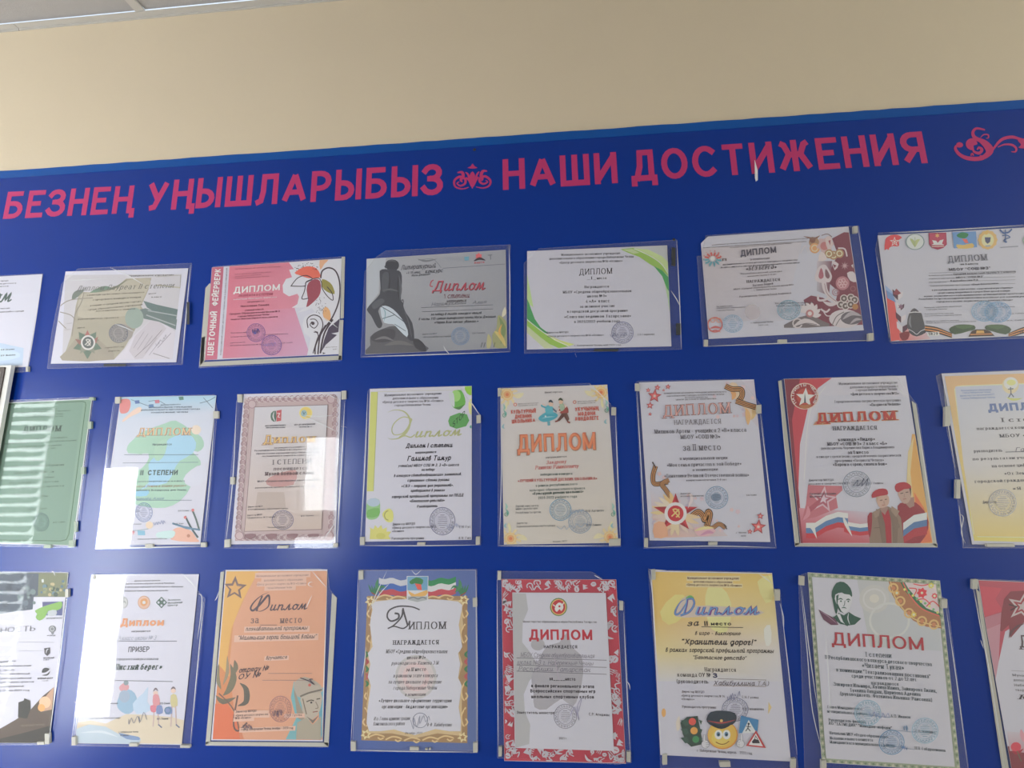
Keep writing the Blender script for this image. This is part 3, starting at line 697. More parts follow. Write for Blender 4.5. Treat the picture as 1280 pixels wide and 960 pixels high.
D.finish('diploma', 'pink diploma with a big red and crimson flower on the right half', 'diploma', None, GR)
pocket(*B_, [(190, 300), (205, 188), (1135, 117), (1110, 852), (105, 902), (152, 335)], 'pocket with cream foam tape on three sides around the pink flower diploma',
    strips=[[(180, 305), (196, 320), (148, 848), (108, 890), (152, 340)], [(1112, 118), (1135, 118), (1126, 550), (1104, 552)], [(1100, 565), (1124, 565), (1112, 845), (1090, 846)], [(120, 862), (1110, 815), (1112, 845), (108, 893)], [(124, 690), (148, 680), (140, 850), (112, 885)]],
    creases=[[(985, 545), (1040, 585), (1085, 620)]], tabs=[])

# -- 1.4 grey statue diploma
C_ = (440, 290, .17707)
D = Doc(*C_, [(103, 190), (1085, 125), (1095, 820), (93, 865)], (176, 181, 196))
D.part('artwork')
D.quad([(103, 190), (1085, 125), (1095, 820), (93, 865)], [(146, 152, 162), (140, 146, 158), (134, 140, 150), (120, 126, 136)])
D.poly([(103, 190), (240, 182), (232, 260), (195, 270), (190, 430), (105, 540)], (158, 168, 180), 0)
sd = (62, 66, 76)
D.poly([(95, 862), (130, 800), (128, 740), (200, 690), (330, 660), (420, 740), (500, 790), (522, 846)], (82, 84, 92), 2)
D.poly([(195, 275), (235, 262), (262, 268), (330, 272), (352, 310), (350, 400), (345, 480), (365, 500), (362, 520), (380, 570), (425, 640), (440, 750), (415, 770), (385, 740), (330, 700), (290, 640), (230, 570), (215, 520), (185, 560), (215, 650), (195, 680), (170, 660), (135, 590), (104, 548), (140, 500), (195, 440), (200, 360)], sd, 2)
D.poly([(200, 540), (235, 520), (290, 545), (350, 610), (392, 690), (388, 742), (330, 690), (290, 650), (225, 640)], (170, 186, 200), 2)
D.line([(205, 525), (290, 575), (395, 655)], 5, (50, 60, 76)); D.line([(215, 612), (300, 585)], 5, (60, 80, 96)); D.line([(300, 650), (380, 700)], 4, (60, 80, 96)); D.lens([(215, 530), (235, 570), (225, 640)], 7, (110, 150, 165))
D.poly([(236, 240), (238, 218), (252, 202), (280, 194), (310, 200), (328, 216), (332, 240), (322, 262), (300, 278), (268, 274), (248, 262)], (54, 57, 66), 2); D.poly([(256, 258), (312, 264), (318, 285), (250, 285)], sd); D.poly([(236, 232), (228, 246), (238, 256), (250, 250)], sd); D.lens([(250, 212), (280, 200), (312, 212)], 9, (84, 88, 98))
D.line([(262, 285), (266, 360), (258, 430)], 5, (48, 50, 58), 3); D.line([(330, 300), (322, 400), (335, 470)], 5, (46, 48, 56), 3); D.lens([(345, 488), (358, 480), (366, 500)], 12, (90, 92, 102)); D.line([(370, 560), (400, 640), (420, 740)], 6, (84, 86, 96), 3)
D.poly([(215, 300), (260, 290), (250, 400), (215, 420)], (76, 80, 90), 3); D.poly([(140, 510), (200, 470), (230, 490), (160, 545)], (80, 84, 94), 3); D.lens([(330, 300), (345, 400), (335, 480)], 16, (84, 88, 98)); D.lens([(210, 415), (270, 405), (330, 420)], 14, (86, 90, 98))
D.poly([(130, 750), (200, 690), (300, 690), (290, 760), (190, 780)], (68, 70, 78), 3); D.lens([(160, 760), (230, 745), (300, 770)], 18, (104, 106, 112)); D.lens([(230, 800), (330, 780), (430, 800)], 30, (98, 100, 104)); D.poly([(430, 760), (470, 756), (515, 800), (520, 846), (450, 820)], (56, 58, 66), 2)
D.poly([(1030, 590), (1070, 610), (1095, 660), (1095, 815), (1010, 815), (990, 730), (1020, 680)], (140, 146, 104), 3); D.poly([(960, 720), (985, 760), (975, 815), (950, 812)], (160, 160, 116), 3); D.lens([(1040, 600), (1070, 690), (1050, 790)], 32, (108, 132, 84)); D.lens([(1005, 700), (1050, 740), (1085, 810)], 30, (180, 168, 96)); D.lens([(1080, 530), (1075, 570), (1060, 600)], 28, (190, 190, 170)); D.lens([(1060, 650), (1040, 700), (1060, 750)], 14, (200, 150, 70))
for x in (910, 930, 1000): D.line([(x, 815), (x+10, 780)], 4, (66, 76, 74))
D.part('emblem')
D.lens([(462, 190), (520, 205), (600, 190)], 14, (110, 116, 126)); D.line([(470, 200), (560, 188), (600, 215), (630, 255)], 3, (110, 116, 126), 4); D.rule(640, 256, 1082, 226, 3, (96, 100, 112))
D.t(652, 205, 780, 196, 22, 'СРЦДО', (140, 150, 166), 's', .1); D.poly([(792, 176), (826, 172), (824, 200), (796, 202)], (92, 150, 176))
D.star(895, 172, 26, (196, 92, 100), 0, .7, 6); D.lens([(860, 205), (900, 188), (942, 200)], 18, (50, 46, 56)); D.t(864, 224, 934, 218, 13, 'Берта', (170, 60, 70), 's', .2); D.rule(958, 164, 990, 162, 4, (90, 96, 106)); D.rule(977, 164, 979, 195, 4, (90, 96, 106))
D.part('title')
for c_, w_, dx in (((78, 50, 64), .13, 3), ((172, 66, 84), .10, 0)): 
    D.t(566+dx, 418+dx, 925+dx, 408+dx, 72, 'Диплом', c_, 'c', w_)
D.line([(575, 340), (560, 350), (552, 380), (570, 385)], 7, (172, 66, 84), 4)
D.t(648, 470, 660, 469, 32, '1', (110, 52, 70), 's', .1); D.t(672, 468, 826, 464, 36, 'степени', (110, 52, 70), 'c', .11)
D.part('body_text')
D.t(345, 268, 588, 252, 34, 'Литературный', (70, 72, 84), 'c', .12); D.t(516, 292, 640, 284, 28, 'конкурс', (80, 82, 94), 'c', .12); D.T([(384, 298, 480, 290, 17, '« К 115-летию'), (420, 314, 552, 304, 17, 'Мусы Джалиля»')], (76, 78, 90), 'c', .13)
D.t(668, 496, 804, 490, 18, 'награждается', (80, 74, 86), 'c', .12); D.t(560, 524, 800, 508, 26, 'Нагимуллина', (120, 124, 138), 'c', .08); D.t(850, 508, 945, 504, 24, 'Алия', (120, 124, 138), 'c', .08)
D.rule(488, 534, 994, 514, 3); D.rule(494, 563, 996, 543, 3)
D.T([(556, 590, 912, 578, 17, 'за победу в онлайн-конкурсе чтецов'), (470, 624, 1012, 604, 18, 'в честь 115-летия татарского поэта Мусы Джалиля'), (580, 648, 890, 638, 19, '«Через всю песню уважаю.»')], (56, 58, 70), 'c', .13)
D.T([(498, 726, 600, 720, 9, 'Директор МАУ'), (502, 746, 700, 740, 10, '«Детская библиотека города»'), (850, 720, 940, 714, 9, 'Л.Х. Гаязова')], (80, 84, 98), 'f', .14)
D.part('paper_stamp'); D.stamp(765, 735, 62, (110, 150, 196), 8)
D.finish('diploma', 'dim grey diploma with a dark statue on the left and cursive red title', 'diploma', None, GR)
pocket(*C_, [(172, 176), (240, 133), (1118, 90), (1116, 846), (62, 886), (90, 280)], 'clear pocket around the grey statue diploma', tabs=[(1106, 106, 22, 30)], creases=[[(645, 802), (662, 835), (690, 862)], [(70, 880), (500, 868), (1110, 845)], [(1108, 100), (1114, 400), (1112, 830)]], tabm=FILM_BACK)

# -- 1.5 green swoosh
DD = (640, 285, .17713)
D = Doc(*DD, [(107, 163), (1095, 122), (1125, 835), (105, 858)], (186, 190, 206))
D.part('artwork')
D.quad([(760, 137), (1095, 122), (1100, 240), (980, 250)], [(180, 186, 200), (172, 178, 186), (176, 186, 190), (184, 188, 202)])
D.poly([(765, 150), (860, 140), (960, 170), (1050, 240), (1103, 310), (1105, 340), (1060, 300), (980, 260), (900, 205), (820, 175)], (138, 180, 76))
D.poly([(860, 142), (960, 152), (1060, 200), (1099, 240), (1102, 300), (1040, 240), (960, 185)], (176, 200, 140)); D.poly([(780, 152), (850, 148), (900, 175), (860, 182)], (176, 196, 150))
D.poly([(1000, 268), (1060, 300), (1105, 345), (1108, 450), (1090, 420), (1060, 340)], (62, 152, 88)); D.poly([(1075, 380), (1108, 460), (1112, 600), (1100, 500)], (160, 196, 150)); D.line([(860, 146), (960, 190), (1050, 250), (1103, 325)], 5, (220, 230, 220), 5)
D.poly([(106, 480), (130, 560), (160, 640), (200, 700), (260, 745), (230, 740), (150, 690), (105, 640)], (62, 152, 88)); D.poly([(106, 330), (125, 420), (150, 560), (125, 540), (106, 500)], (172, 206, 140))
D.poly([(105, 650), (200, 725), (300, 790), (400, 836), (330, 848), (220, 800), (150, 740), (105, 690)], (138, 184, 70)); D.poly([(105, 690), (200, 770), (300, 845), (230, 850), (105, 740)], (180, 196, 156)); D.poly([(240, 745), (330, 790), (440, 820), (400, 836), (300, 795)], (190, 206, 120)); D.line([(105, 645), (180, 705), (280, 775), (400, 835)], 5, (224, 232, 222), 5)
D.part('title'); D.t(474, 330, 708, 322, 40, 'ДИПЛОМ', (74, 74, 84), 'f', .12)
D.part('body_text')
D.T([(348, 196, 765, 184, 15, 'Муниципальное автономное учреждение'), (265, 224, 858, 208, 15, 'дополнительного образования города Набережные Челны'), (335, 252, 780, 238, 15, '«Центр детского творчества №16 «Огниво»'),
     (512, 424, 684, 420, 17, 'Награждается'), (360, 462, 842, 452, 18, 'МБОУ «Средняя общеобразовательная'), (530, 490, 668, 486, 17, 'школа №3»'), (520, 527, 690, 523, 20, '4 «А»  класс'), (480, 563, 725, 557, 17, 'за активное участие'), (390, 598, 818, 590, 17, 'в городской досуговой программе'), (370, 636, 840, 628, 18, '«Союз наследников Татарстана»'), (440, 670, 762, 664, 17, 'в 2021/2022 учебном году')], (72, 72, 86), 'f', .15)
D.t(528, 364, 598, 362, 20, '_I_', (60, 60, 80), 'f', .12); D.t(600, 362, 668, 360, 16, 'место', (72, 72, 86), 'f', .15)
D.T([(244, 744, 398, 740, 12, 'Директор МАУДО'), (248, 770, 648, 760, 12, '«Центр детского творчества №16 «Огниво»'), (888, 758, 1005, 754, 12, 'Е.Н. Гаврилова'), (440, 834, 768, 828, 10, 'г. Набережные Челны, май 2022 год')], (76, 76, 92), 'f', .14)
D.part('paper_stamp'); D.stamp(780, 738, 76, (120, 124, 170), 9); D.part('signature'); D.sign(692, 762, 812, 748, 20, (70, 74, 120), 10)
D.finish('diploma', 'white landscape diploma with green swooshes in two corners', 'diploma', None, GR)
pocket(*DD, [(85, 250), (190, 146), (1165, 84), (1198, 856), (88, 884)], 'clear pocket with dark smudged tape around the diploma with green swooshes', tabm=TAPE_DARK,
       tabs=[(1142, 200, 26, 130), (1176, 712, 26, 80), (665, 860, 180, 16)], creases=[[(1120, 440), (1160, 500), (1190, 560)], [(445, 885), (456, 912)], [(1162, 90), (1182, 500), (1195, 850)]])

# -- 1.6 burgundy flowers
E_ = (860, 270, .1875)
D = Doc(*E_, [(84, 140), (1070, 70), (1172, 762), (138, 820)], (168, 172, 186))
D.part('artwork')
D.quad([(90, 215), (760, 170), (640, 700), (135, 700)], [(166, 162, 170), (172, 172, 184), (166, 168, 182), (160, 160, 172)])
bur = (112, 60, 76); bd2 = (126, 76, 88)
D.poly([(960, 150), (1040, 108), (1072, 110), (1165, 700), (1165, 725), (940, 735), (820, 740), (800, 640), (770, 560), (820, 530), (900, 545), (980, 590), (1000, 500), (930, 440), (960, 330), (1000, 260)], bur)
D.quad([(860, 300), (960, 300), (940, 530), (860, 500)], [(170, 166, 178), (120, 86, 100), (112, 70, 84), (150, 150, 164)])
D.poly([(640, 745), (690, 700), (800, 660), (900, 700), (940, 735)], (104, 98, 104), 2)
gw = (178, 172, 180)
D.disc(840, 175, 34, (150, 122, 96)); D.disc(845, 215, 34, (188, 140, 96)); D.ring(845, 215, 20, 7, (206, 176, 150)); D.disc(830, 160, 20, (120, 84, 74)); D.star(915, 195, 62, (172, 150, 154), .3, .7, 6); D.disc(910, 200, 28, (168, 110, 112)); D.poly([(915, 150), (950, 135), (965, 190), (935, 230)], (178, 166, 170), 2); D.poly([(935, 165), (950, 160), (948, 195)], (140, 70, 84))
for x, y in ((970, 262), (1010, 250), (940, 252)): D.disc(x, y, 30, (150, 120, 90)); D.ring(x, y, 17, 7, (206, 184, 160))
D.poly([(880, 240), (910, 250), (925, 290), (870, 300)], (190, 176, 178), 2); D.poly([(960, 300), (1005, 320), (978, 362)], gw, 2); D.poly([(965, 320), (990, 330), (976, 348)], bur); D.line([(1000, 215), (1045, 220), (1060, 270)], 10, gw, 4); D.line([(750, 250), (780, 200), (800, 240)], 6, (178, 176, 186), 4); D.line([(890, 130), (930, 120), (960, 140)], 5, (110, 90, 96), 4); D.lens([(770, 135), (840, 150), (880, 130)], 14, (120, 92, 84))
# tulip
D.poly([(885, 330), (860, 360), (845, 420), (880, 445), (912, 440), (945, 440), (960, 400), (935, 350), (915, 325)], gw, 3); D.poly([(888, 345), (870, 400), (885, 420), (905, 400)], (148, 90, 106), 3); D.poly([(918, 352), (915, 400), (935, 418), (945, 395)], (120, 90, 100), 3)
D.line([(905, 440), (915, 490), (945, 540), (1000, 585)], 34, gw, 5, 20); D.line([(868, 525), (870, 560), (910, 560), (940, 545)], 14, gw, 5); D.lens([(900, 570), (950, 590), (1000, 580)], 26, gw); D.line([(910, 450), (930, 520), (990, 570)], 3, bur, 5)
D.star(1045, 332, 30, (170, 140, 150), 0, .3, 8); D.disc(1030, 448, 46, (160, 110, 122)); 
for k in range(6): D.ring(1030+20*math.cos(k), 448+20*math.sin(k), 12, 4, (190, 160, 168), n=8)
D.poly([(1060, 380), (1100, 370), (1118, 400), (1122, 440), (1080, 430)], gw, 2); D.poly([(1100, 320), (1088, 330), (1102, 350)], gw)
D.ring(985, 508, 22, 5, (150, 104, 116)); D.ring(985, 508, 10, 4, (150, 104, 116)); D.ring(1100, 485, 16, 4, (140, 96, 108))
D.line([(885, 620), (920, 640), (945, 620)], 12, gw, 4); D.line([(905, 640), (925, 665), (955, 665)], 7, gw, 4)
for x, y in ((1020, 590), (1040, 550), (1085, 545), (1110, 560), (1050, 600), (1085, 590)): D.disc(x, y, 27, (176, 170, 172)); D.disc(x, y, 20, (96, 84, 84)); D.disc(x, y, 8, (170, 166, 168))
D.disc(1115, 605, 20, (158, 114, 72))
D.disc(1045, 685, 105, (176, 172, 180), 62); D.disc(1090, 680, 72, (92, 88, 98), 44); D.lens([(1030, 690), (1090, 650), (1155, 665)], 26, (150, 146, 156)); D.lens([(1080, 720), (1120, 690), (1158, 690)], 18, (150, 146, 156)); D.line([(960, 730), (990, 670), (1040, 640)], 6, (96, 92, 100), 4); D.line([(985, 732), (1010, 690), (1040, 670)], 5, (96, 92, 100), 4)
for k in range(7):
    a = -.3+k*.5; D.lens([(810, 650), (810+45*math.cos(a), 650-45*math.sin(a)), (810+78*math.cos(a+.2), 650-78*math.sin(a+.2))], 30, (182, 178, 184))
D.disc(812, 650, 26, (160, 110, 116)); D.disc(812, 650, 14, (190, 180, 184)); D.ring(730, 715, 30, 9, (176, 172, 178)); D.lens([(700, 740), (780, 700), (880, 730)], 34, (176, 172, 178)); D.line([(720, 735), (790, 715), (860, 725)], 4, (90, 84, 92), 4)
D.part('emblem')
for k in range(12):
    a = 2*PI*k/12; c_ = (170, 84, 84) if 1 < k < 8 else (84, 140, 156)
    a = a+PI/2+.3; x, y = 165+55*math.cos(a), 285+44*math.sin(a)
    c_ = (176, 88, 84) if y < 292 else (84, 142, 158)
    D.line([(165+26*math.cos(a), 285+20*math.sin(a)), (x, y)], 12, c_); D.line([(x-6, y-10), (x+6*math.cos(a), y+10*math.sin(a))], 7, c_)
D.disc(165, 284, 16, (196, 196, 206)); D.t(228, 300, 258, 298, 16, 'П', (110, 92, 92), 's', .2)
D.part('emblem'); D.ring(180, 725, 48, 9, (176, 98, 96)); D.ring(165, 695, 14, 5, (196, 130, 110)); D.ring(205, 695, 14, 5, (196, 130, 110)); D.lens([(145, 750), (185, 740), (225, 750)], 16, (170, 90, 92)); D.lens([(150, 770), (185, 762), (220, 775)], 9, (170, 90, 92))
D.part('title'); D.t(350, 270, 590, 244, 42, 'ДИПЛОМ', (76, 74, 88), 's', .2)
D.part('subtitle'); D.t(386, 364, 590, 350, 23, '«БЕЗ БЕРГӘ»', (82, 72, 84), 'i', .2)
D.part('body_text')
D.T([(160, 196, 800, 152, 7, 'муниципальное автономное учреждение дополнительного образования детского юношеского центра'), (100, 214, 790, 172, 7, 'администрация муниципального образования город Набережные Челны управление образования и молодёжи'), (280, 214, 690, 184, 6, 'исполнительного комитета города Набережные Челны')], (120, 112, 120), 's', .16)
D.T([(416, 296, 545, 286, 11, 'В НОМИНАЦИИ'), (352, 390, 628, 372, 9, 'Республиканский конкурс'), (398, 406, 590, 392, 9, 'вокальная группа 7-11 лет'), (305, 494, 705, 462, 10, 'МБОУ «Средняя общеобразовательная школа №3»'), (440, 498, 590, 488, 9, 'г. Набережные Челны'), (344, 544, 688, 518, 12, 'Руководитель: Спирина Елена Андреевна')], (108, 100, 110), 's', .15)
D.T([(232, 328, 728, 296, 9, 'муниципального этапа детского народного творчества'), (218, 348, 744, 314, 9, 'Всероссийского смотра фольклорных народных коллективов')], (74, 70, 84), 'i', .2)
D.t(392, 446, 614, 432, 17, 'НАГРАЖДАЕТСЯ', (84, 78, 92), 'f', .18); D.t(432, 470, 568, 456, 14, 'Хасанов Андрей', (90, 84, 98), 'f', .16)
D.T([(190, 608, 295, 602, 8, 'За директора'), (190, 618, 384, 610, 7, 'управления образования'), (190, 634, 310, 628, 7, 'города Челны'), (420, 718, 568, 708, 10, 'г. Набережные Челны'), (470, 732, 535, 728, 7, '2021 год'), (582, 586, 830, 580, 9, 'И.о. директора центра творчества'), (586, 604, 800, 598, 9, 'Ахметзянова Р.К.')], (84, 84, 100), 's', .16)
D.part('paper_stamp'); D.stamp(672, 626, 76, (96, 148, 170), 11, 64); D.stamp(298, 718, 66, (110, 160, 196), 12, 58); D.disc(430, 640, 52, (190, 176, 180, .35)); D.part('signature'); D.sign(600, 640, 740, 620, 26, (100, 140, 160), 13)
D.finish('diploma', 'landscape diploma with burgundy folk flowers filling its right side', 'diploma', None, GR, extra=[(132, 137), (1070, 70), (1172, 762), (138, 820), (86, 182)])
pocket(*E_, [(60, 270), (88, 268), (120, 130), (1138, 65), (1245, 830), (102, 872)], 'clear pocket around the burgundy folk flower diploma', tabs=[(1118, 90, 26, 44), (1220, 806, 34, 48), (632, 836, 56, 24), (122, 846, 24, 44)], creases=[[(1132, 75), (1190, 440), (1236, 800)], [(110, 868), (640, 848), (1238, 828)]])

# -- 1.7 emblems along the top, flag and bell
F_ = (1080, 270, .17715)
D = Doc(*F_, [(97, 137), (1242, 76), (1383, 835), (190, 885)], (158, 164, 178))
D.part('artwork')
D.poly([(150, 490), (215, 600), (232, 700), (245, 800), (300, 868), (190, 885)], (186, 72, 72)); D.poly([(148, 486), (200, 540), (225, 610), (165, 580)], (92, 124, 170)); D.poly([(148, 486), (196, 530), (215, 560), (152, 520)], (120, 146, 186)); D.quad([(250, 780), (420, 800), (470, 868), (250, 882)], [(190, 120, 124), (168, 150, 160), (166, 150, 160), (186, 84, 86)])
for k, (x, y, s_) in enumerate(((240, 560, 44), (258, 640, 34), (262, 720, 44), (272, 790, 48))):
    c1, c2 = (74, 50, 66), (188, 172, 182)
    D.poly([(x-s_*.9, y-s_), (x, y-s_*.2), (x, y+s_*.8), (x-s_*.8, y)], c1 if k % 2 == 0 else c2); D.poly([(x+s_*.8, y-s_*.6), (x, y-s_*.2), (x, y+s_*.8), (x+s_*.7, y+s_*.2)], c2 if k % 2 == 0 else c1)
D.poly([(228, 512), (262, 545), (232, 560), (205, 548)], (120, 60, 74)); D.star(260, 640, 22, (116, 90, 110), 0, .5, 6); D.poly([(250, 830), (320, 815), (310, 868), (270, 878)], (110, 40, 52), 2)
D.poly([(318, 690), (340, 680), (400, 682), (415, 720), (428, 800), (370, 820), (312, 800), (305, 750)], (70, 72, 80), 3); D.lens([(330, 700), (322, 750), (335, 790)], 16, (108, 112, 122)); D.lens([(320, 690), (355, 660), (395, 688)], 18, (84, 84, 92)); D.disc(354, 664, 12, (80, 80, 90)); D.line([(310, 684), (355, 678), (400, 680)], 6, (170, 174, 186)); D.poly([(318, 800), (370, 820), (430, 800), (434, 824), (372, 850), (325, 828)], (60, 62, 72), 2); D.line([(315, 800), (345, 815), (372, 835), (400, 812), (430, 800)], 5, (160, 164, 176), 3)
# ribbons
for sx, ex in ((1, 0), (-1, 1640)):
    fx_ = lambda p: [(ex+sx*a, b_) for a, b_ in p]
    for k, c_ in enumerate(((58, 50, 48), (190, 120, 70), (58, 50, 48), (190, 120, 70), (58, 50, 48))):
        D.line(fx_([(430, 775+k*9), (520, 790+k*9), (620, 832+k*6)]), 9, c_, 4)
    D.poly(fx_([(600, 800), (640, 772), (700, 765), (778, 772), (782, 800), (740, 812), (640, 836)]), (56, 76, 58), 2); D.poly(fx_([(640, 775), (720, 768), (776, 776), (700, 800)]), (70, 96, 66), 2)
D.poly([(760, 812), (790, 800), (850, 800), (890, 812), (922, 846), (736, 852)], (64, 50, 44)); D.poly([(795, 808), (845, 808), (850, 826), (790, 828)], (196, 140, 70)); D.line([(750, 836), (905, 832)], 7, (190, 120, 70))
D.poly([(446, 822), (530, 816), (534, 842), (450, 848)], (176, 182, 194)); D.t(456, 842, 524, 838, 18, '1879', (60, 60, 72), 'f', .2); D.t(1098, 830, 1160, 826, 18, '1945', (60, 60, 72), 'f', .2)
D.part('emblem')
red = (186, 62, 70)
D.poly([(150, 170), (170, 145), (210, 130), (250, 138), (268, 155), (246, 168), (248, 200), (240, 215), (205, 212), (178, 225), (176, 240), (160, 232), (145, 240)], red, 2); D.star(216, 182, 36, (190, 190, 200)); D.star(216, 182, 24, red); D.star(216, 182, 12, (190, 190, 200))
D.part('emblem'); D.disc(360, 182, 68, (110, 130, 138), 58); D.disc(360, 182, 60, (168, 182, 186), 52); D.lens([(360, 220), (345, 180), (325, 160)], 22, (140, 156, 110)); D.lens([(360, 220), (372, 180), (395, 165)], 22, (150, 164, 116)); D.line([(360, 150), (360, 220)], 4, (130, 150, 116))
D.part('emblem'); D.poly([(455, 120), (580, 116), (585, 200), (560, 225), (520, 238), (480, 225), (460, 200)], (136, 44, 74)); D.poly([(465, 128), (574, 124), (578, 196), (520, 228), (468, 196)], (150, 56, 84)); D.poly([(480, 170), (510, 175), (520, 190), (535, 172), (562, 165), (550, 195), (566, 205), (475, 205), (492, 195)], (206, 200, 206)); D.star(517, 138, 18, (190, 140, 90), 0, .5, 6); D.rule(478, 216, 565, 214, 5, (190, 170, 160))
D.part('emblem'); D.quad([(622, 114), (790, 108), (798, 220), (636, 228)], [(88, 128, 176)]*4); D.poly([(654, 135), (690, 115), (735, 125), (728, 148), (705, 158), (670, 152)], (40, 110, 70), 3); D.poly([(690, 160), (725, 162), (738, 190), (715, 192)], (206, 84, 72)); D.poly([(655, 200), (700, 205), (765, 192), (770, 224), (665, 230)], (206, 152, 84), 2)
D.part('emblem'); D.star(873, 168, 70, (176, 150, 96), 0, .92, 12); D.disc(873, 170, 44, (192, 176, 140), 48); D.poly([(852, 150), (894, 150), (890, 182), (872, 196), (856, 182)], (70, 76, 106), 0); D.disc(862, 118, 14, (190, 150, 80)); D.rule(856, 212, 892, 210, 7, (110, 130, 170))
nb = (56, 84, 134)
D.part('emblem'); D.line([(998, 95), (1000, 190)], 7, nb); D.line([(958, 96), (985, 120), (998, 118), (1020, 115), (1044, 92)], 11, nb, 4); D.line([(975, 140), (1005, 135), (1030, 150), (1000, 162), (988, 175), (1010, 184)], 7, nb, 5); D.rule(962, 222, 1088, 214, 6, (110, 116, 132))
D.part('emblem'); D.disc(1170, 170, 50, (120, 150, 140), 46); D.disc(1170, 170, 30, (90, 110, 108), 28)
D.part('title'); D.t(594, 328, 874, 312, 44, 'ДИПЛОМ', (84, 88, 104), 'f', .15)
D.part('body_text')
D.t(682, 346, 806, 342, 13, 'за 3 место', (50, 50, 62), 's', .18); D.t(602, 388, 894, 376, 20, 'МБОУ "СОШ №3"', (70, 68, 84), 's', .18)
for y0_, y1_ in ((402, 388), (422, 404), (442, 428), (466, 450), (490, 476)): D.rule(458, y0_, 1068, y1_, 2, (100, 104, 116))
D.T([(458, 424, 622, 418, 8, 'Количество участников'), (458, 448, 640, 440, 8, 'Учебное заведение'), (462, 472, 582, 468, 8, 'Руководитель'), (470, 498, 745, 490, 8, 'Образовательная программа')], (116, 120, 132), 's', .14)
D.T([(632, 416, 1072, 398, 13, 'Средней возрастной группы 5-7 классов'), (650, 440, 846, 432, 12, 'МБОУ "СОШ №3"'), (612, 464, 814, 456, 12, 'Камалбекова Р.К.'), (758, 490, 950, 480, 12, '«Юные безопасники»')], (74, 74, 90), 's', .16)
D.T([(480, 528, 1052, 510, 11, 'в республиканском этапе военно-спортивной игры «Зарница»'), (520, 548, 1030, 532, 11, 'среди команд юнармейцев и отрядов Юных друзей полиции'), (424, 572, 1200, 548, 11, 'военно-патриотического клуба муниципальных организаций имени Героя России в городе'), (386, 592, 1200, 570, 11, 'Республики Татарстан посвященном памяти воинов исполнивших долг в военном деле, нашим'), (512, 610, 1050, 596, 11, 'городского военно-патриотического движения «Звезда»')], (72, 74, 90), 'i', .2)
D.T([(426, 650, 690, 640, 8, 'Начальник управления образования'), (440, 664, 585, 658, 7, 'города Челны'), (430, 694, 632, 688, 7, 'Руководитель центра'), (430, 708, 688, 700, 7, 'исполнительного комитета города'), (440, 746, 670, 738, 7, 'Директор молодёжного движения'), (440, 758, 790, 746, 7, 'военно-патриотического воспитания детей города'), (960, 648, 1064, 642, 8, 'Р.М. Валеев'), (1030, 694, 1140, 688, 8, 'О.Н. Сабиров'), (1010, 742, 1140, 736, 8, 'И.А. Сафин')], (92, 96, 112), 's', .15)
D.part('paper_stamp'); D.stamp(852, 672, 92, (96, 150, 196), 14, 70); D.stamp(945, 678, 92, (80, 140, 196), 15, 72)
D.finish('diploma', 'diploma with a row of emblems along its top, right end of the top row', 'diploma', None, GR)
pocket(*F_, [(80, 235), (104, 120), (1260, 55), (1410, 850), (200, 900), (180, 885)], 'clear pocket around the diploma with the row of emblems', tabs=[(50, 856, 34, 50)][:0], creases=[[(90, 290), (140, 600), (180, 860)], [(180, 120), (600, 98), (1120, 66)]])
# ================================================= row 2
# -- 2.1 green diploma behind the picture frame
G_ = (0, 440, .27083)
D = Doc(*G_, [(-52, 236), (425, 214), (336, 896), (-155, 880)], (196, 200, 216))
gcol = (104, 140, 122)
D.part('artwork')
D.poly([(-48, 240), (422, 218), (334, 892), (-150, 876)], (110, 146, 128)); D.poly([(40, 240), (388, 224), (385, 232), (300, 868), (-130, 862), (-45, 246)], (104, 140, 124))
D.part('border'); dg = (56, 96, 70)
D.line([(-48, 246), (380, 228), (394, 232), (396, 245), (318, 840), (306, 866), (280, 872), (-120, 866)], 3.5, dg); 
D.part('title'); D.t(104, 372, 282, 366, 28, 'ДИПЛОМ', (52, 84, 72), 'f', .17)
D.part('body_text')
D.T([(158, 268, 262, 264, 5, 'Министерство культуры'), (84, 284, 325, 272, 6, 'Государственное учреждение дополнительного'), (150, 292, 290, 288, 6, 'образования города Челны'), (118, 304, 290, 298, 6, 'Центр детского творчества'),
     (62, 408, 310, 396, 7, 'Лауреат республиканского конкурса'), (20, 426, 352, 410, 7, 'художественного творчества детей и молодёжи'), (84, 440, 285, 432, 7, 'в номинации декоративное'), (104, 452, 256, 446, 7, 'прикладное искусство'),
     (44, 534, 295, 524, 9, 'ученик средней школы Карамзин'), (66, 562, 250, 556, 7, 'школа № 3'), (60, 586, 250, 580, 7, 'города Набережные'), (44, 608, 270, 600, 7, 'Республика Татарстан'), (60, 630, 295, 620, 7, 'Руководитель проекта'), (66, 662, 220, 668, 7, 'Набережные Челны'), (130, 730, 215, 724, 6, 'директор центра'), (245, 790, 300, 786, 6, 'И.Н. Сафин')], (66, 98, 84), 'f', .16)
D.part('paper_stamp'); D.stamp(190, 785, 36, (60, 110, 120), 16, 42)
D.finish('diploma', 'green diploma half hidden by the picture frame, striped window light on it', 'diploma', None, GR)
pocket(*G_, [(-58, 228), (432, 208), (342, 902), (-160, 892)], 'clear pocket with pale green tape around the green diploma', tabs=[(412, 338, 16, 32), (380, 548, 16, 32), (422, 216, 20, 14), (328, 885, 24, 30), (218, 898, 34, 14), (346, 806, 10, 50)], tabm=mat('tape_pale_green', (.34, .42, .33), .5, .4),
       strips=[[(398, 226), (425, 218), (378, 540), (345, 780), (330, 780)]][:0], creases=[[(118, 489), (150, 496), (216, 499)], [(424, 212), (380, 560), (338, 895)], [(170, 222), (176, 220)]])

